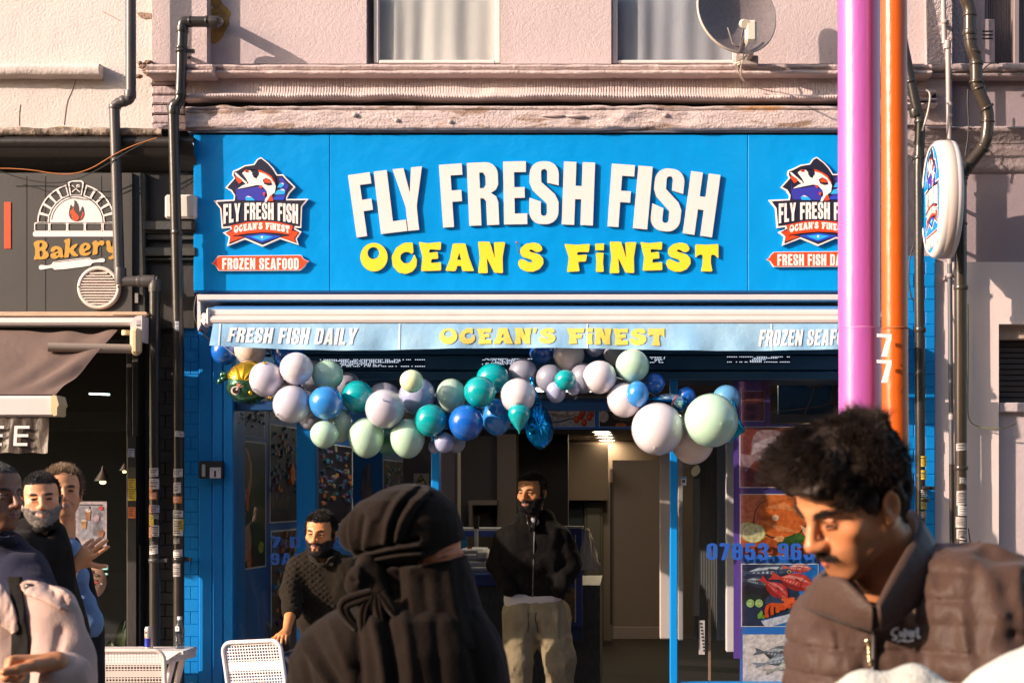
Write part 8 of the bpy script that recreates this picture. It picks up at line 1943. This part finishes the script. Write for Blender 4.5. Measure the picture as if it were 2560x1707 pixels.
DN = fabric('denim', (.17, .29, .50), .85, .15, [(500, .0006, 2), (18, .005, 3)], .72); DN2 = fabric('denim_dark', (.08, .15, .30), .85, .15)
ops = [('c', K(128, 1382), K(168, 1378), m_(38), m_(30), .05), ('c', K(150, 1440), K(182, 1440), m_(44), m_(34), .06), ('c', K(170, 1510), K(205, 1510), m_(40), m_(34), .06), ('c', K(185, 1560), K(222, 1560), m_(36), m_(32), .05), ('c', K(140, 1385, 7.0), K(140, 1450, 6.95), m_(28), m_(25), .03), ('c', K(140, 1450, 6.95), K(168, 1440, 6.9), m_(25), m_(21), .03), ('-e', K(156, 1325, 6.98), (m_(22), .09, m_(34)), .02)]
fd = grow(ops, .008, clip=((None, None, Z(1592, 7.1)), (None, None, None))); fd.wrinkle(.012, 10, 51, (1, 1, .8)); cloth_mesh('denim_shirt', fd, DN, pn)
dy = lambda a, b, off=.004: W(a, b, fd.surf_y(W(a, b, 7.0).x, W(a, b, 7.0).z)-off)
P = [[tuple(dy(a, b+(6-abs(a-166)*.3), .008)) for b in (1370, 1377, 1384)] for a in range(150, 186, 4)]; o = MB().grid(P).build('pocket_flap', DN2, pn); md = o.modifiers.new('thick', 'SOLIDIFY'); md.thickness = .006
MB().ellipsoid(dy(186, 1399, .004), (.007, .004, .007), nu=10, nv=6).build('button', mat('pearl_button', (.6, .52, .5), .3), pn)
P = [[tuple(W(a, b+(a-138)*.35, 6.98-.002*(a-138))) for b in (1308, 1316, 1326)] for a in range(138, 160, 3)]; o = MB().grid(P).build('collar', DN2, pn); md = o.modifiers.new('thick', 'SOLIDIFY'); md.thickness = .012
cf = MB(); cf.tube([W(163, 1448, 6.905), W(176, 1428, 6.875)], S(19, 6.9), 16); cf.build('cuff', mat('white_cuff', (.66, .56, .54), .7), pn)
fdk = grow([('c', K(176, 1360, 7.25), K(205, 1440, 7.22), m_(24), m_(22), .04), ('c', K(200, 1430, 7.25), K(225, 1500, 7.22), m_(24), m_(20), .04), ('c', K(150, 1400, 7.25), K(205, 1560, 7.25), m_(45), m_(40), .06)], .012); cloth_mesh('dark_jacket', fdk, fabric('navy_black', (.012, .012, .016)), pn)
cloth_mesh('trousers', grow([('c', K(195, 1570, 7.12), K(195, 2080, 7.1), m_(42), m_(32), .04), ('c', K(225, 1570, 7.18), K(235, 2080, 7.2), m_(36), m_(32), .04)], .02), fabric('navy_black', ()), pn)
# woman in navy
pv = person('woman in navy hooded top seen in profile at the left edge', 0, 1500, 5.4)
Mh = place(-16, 1238, 5.35, 62, 0, 0, .99); f = head_field(h=.0032, female=True, nose=1.0, neck=.22, fat=.003, neckr=.045); V, Q = f.mesh(); N = vnormals(V, Q); hl = short_hairline(.074, 0, 23)
np_mesh('body', V, Q, SKINMAT('navy_woman', .42), pv, Mh, skin_colour((.18, .078, .040), lip=(.20, .07, .06), brow=(.012, .008, .006), hairline=hl, hair=(.012, .010, .010), seed=24, eye=2))
k = np.nonzero(hl(V) > .5)[0]; strands('hair', V[k], N[k], .03, .0013, lambda p: np.tile(np.array((0, .8, .1)), (len(p), 1)), HAIRM('black_grey', (.03, .027, .027)), pv, Mh, 4500, 3, .001, 51, .12, .12)
K = lambda px, py, d=5.4: tuple(W(px, py, d)); m_ = lambda n: S(n, 5.4)
NV = fabric('navy_hoodie', (.016, .016, .036), .9, .35)
ops = [('c', K(-90, 1425), K(48, 1428), m_(64), m_(66), .06), ('c', K(62, 1440, 5.3), K(100, 1520, 5.2), m_(58), m_(56), .05), ('e', K(0, 1540), (m_(130), .14, m_(150)), .06), ('c', K(-30, 1368), K(10, 1376), m_(40), m_(44), .05), ('c', K(0, 1560), K(0, 2400), m_(140), m_(120), .06)]
fv = grow(ops, .010, clip=((None, None, Z(1760, 5.4)), (None, None, None))); fv.wrinkle(.012, 8, 61, (1, 1, .8)); cloth_mesh('hooded_top', fv, NV, pv)
P = [[tuple(W(-14+48*math.cos(a)*(1-.1*v), 1345+13*math.sin(a)-20*v+12*math.cos(a), 5.36-.075*math.sin(a))) for v in (0, .5, 1)] for a in [2*math.pi*i/26 for i in range(27)]]
o = MB().grid(P).build('collar', fabric('navy_dark', (.014, .013, .022)), pv); md = o.modifiers.new('thick', 'SOLIDIFY'); md.thickness = .016
P = [[tuple(W(-10+34*math.cos(a), 1342+9*math.sin(a)-12*v+6*math.cos(a), 5.36-.065*math.sin(a))) for v in (0, 1)] for a in [2*math.pi*i/26 for i in range(27)]]
MB().grid(P).build('undershirt', mat('white_cuff', ()), pv)
# person in the beige trench coat, head beyond the left edge
pt = person('person in beige trench coat with black shoulder strap and raised fist, lower left corner', 40, 1600, 3.6)
K = lambda px, py, d=3.6: tuple(W(px, py, d)); m_ = lambda n: S(n, 3.6)
Mh = place(-215, 1300, 3.62, -20, 5, 0, 1.0)
lm = into(hand_limbs(W(142, 1658, 3.32), (-.85, -.35, .06), (-.2, -.35, -.9), .185, (80, 95, 62), 3, 30, 1, None, [(W(165, 1780, 3.40), .034), (W(180, 1850, 3.44), .036), (W(140, 1560, 3.58), .04), (W(-40, 1520, 3.62), .05), (W(-205, 1440, 3.64), .05)]), Mh)
f = head_field(h=.0042, female=True, neck=.2, limbs=lm); V, Q = f.mesh(); N = vnormals(V, Q); hl = short_hairline(.07, 0, 3)
np_mesh('body', V, Q, SKINMAT('coat_person'), pt, Mh, skin_colour((.46, .19, .075), hairline=hl, seed=30))
k = np.nonzero(hl(V) > .5)[0]; strands('hair', V[k], N[k], .05, .0015, lambda p: np.tile(np.array((0, .4, -.5)), (len(p), 1)), BK, pt, Mh, 2500, 3, .002, 61, .2, .2)
BG = fabric('beige_coat', (.46, .325, .275), .95, .5, [(300, .0012, 3), (16, .005, 3)], .9)
ops = [('c', K(-40, 1560), K(120, 1540), m_(72), m_(66), .06), ('c', K(-20, 1700), K(110, 1700), m_(105), m_(95), .08), ('c', K(140, 1560, 3.55), K(150, 1760, 3.5), m_(58), m_(74), .04), ('c', K(168, 1640, 3.52), K(182, 1900, 3.42), m_(44), m_(60), .04), ('c', K(-40, 1900), K(90, 1900), m_(120), m_(110), .08), ('c', tuple(W(182, 1830, 3.44)), tuple(W(160, 1690, 3.35)), .058, .046, .03)]
fb = grow(ops, .0062, clip=((None, None, Z(1820, 3.5)), (None, None, None)))
by = lambda a, b, off=0.: W(a, b, fb.surf_y(W(a, b, 3.5).x, W(a, b, 3.5).z)-off)
fb.path(smooth_path([tuple(by(a, b)) for a, b in ((168, 1540), (150, 1590), (138, 1640), (142, 1720))], 1), .004, .012, True)
fb.wrinkle(.014, 7.5, 71, (1, 1, .6)); cloth_mesh('coat', fb, BG, pt, 1)
def sheet(rows, m, name, th): o = MB().grid([[tuple(p) for p in r] for r in rows]).build(name, m, pt); md = o.modifiers.new('thick', 'SOLIDIFY'); md.thickness = th; md.offset = 0; o.modifiers.new('soft', 'SUBSURF').levels = 1; return o
def between(A, B, n, off):
    A = smooth_path(A, 2); B = smooth_path(B, 2); return [[by(a[0]+(b[0]-a[0])*j/n, a[1]+(b[1]-a[1])*j/n, off+.004*math.sin(math.pi*j/n)) for j in range(n+1)] for a, b in zip(A, B)]
sheet(between([(54, 1462), (64, 1449), (90, 1450), (130, 1462), (165, 1475), (181, 1492)], [(56, 1474), (62, 1484), (84, 1494), (120, 1508), (150, 1522), (168, 1528)], 5, .018), BG, 'epaulette', .012)
b_ = MB(); c = by(76, 1468, .034); b_.ellipsoid(c, (S(17, 3.4), .006, S(11, 3.4)), Matrix.Rotation(R(12), 3, 'Y'), 20, 8); b_.build('button', mat('coat_button', (.022, .016, .012), .35), pt)
sheet(between([(-40, 1440), (-5, 1452), (8, 1464), (30, 1500), (44, 1540), (40, 1575)], [(-60, 1500), (-40, 1530), (-20, 1550), (5, 1565), (25, 1578), (36, 1583)], 5, .022), BG, 'lapel', .012)
sheet(between([(18, 1440), (28, 1500), (30, 1560), (28, 1610), (26, 1680), (26, 1740)], [(56, 1440), (60, 1500), (68, 1560), (74, 1610), (76, 1680), (78, 1740)], 4, .010), fabric('black_strap', (.012, .010, .009)), 'shoulder_strap', .008)
sheet(between([(110, 1690), (120, 1668), (132, 1660), (136, 1690)], [(108, 1740), (120, 1740), (132, 1740), (138, 1740)], 3, .006), fabric('black_strap', ()), 'cuff_strap', .006)
# ------------------------------------------------------------------ the other side of the street, and 
BR = mat('opposite_brick', (.16, .10, .075), .9, var=(6, (.12, .075, .06), .3), wave=[(4, .004, 'Z', .3)]); BR2 = mat('opposite_render', (.24, .20, .18), .9, var=(3, (.19, .16, .145), .3)); WND = mat('opposite_window', (.03, .032, .036), .2); SHF = mat('opposite_shop', (.05, .04, .045), .4)
OPW = {}
for i, (x0, x1, h, m, lb) in enumerate(((-26, -16, 10.2, BR, 'brown brick terrace across the street, far left'), (-16, -7, 10.8, BR2, 'grey rendered terrace across the street, left'), (-7, 2, 10.4, BR, 'brown brick terrace across the street, facing the fish shop'), (2, 11, 11.0, BR2, 'grey rendered terrace across the street, right'), (11, 24, 10.5, BR, 'brown brick terrace across the street, far right'))):
    t = thing('opposite_building', lb, 'building', ((x0+x1)/2, -10, 0))
    MB().box(x0+.01, x1-.01, -14, -10, -.1, h).build('wall', m, t)
    MB().box(x0, x1, -10.15, -9.9, h-.4, h-.1).build('cornice', m, t)
    MB().box(x0+.4, x1-.4, -10.0, -9.93, .2, 2.7).build('shop_window', SHF, t)
    n = int((x1-x0)/2.6)
    for k in range(n):
        cx = x0+(k+.5)*(x1-x0)/n
        for z in (3.5, 6.0): MB().box(cx-.5, cx+.5, -9.99, -9.95, z, z+1.6).build('window', WND, t)
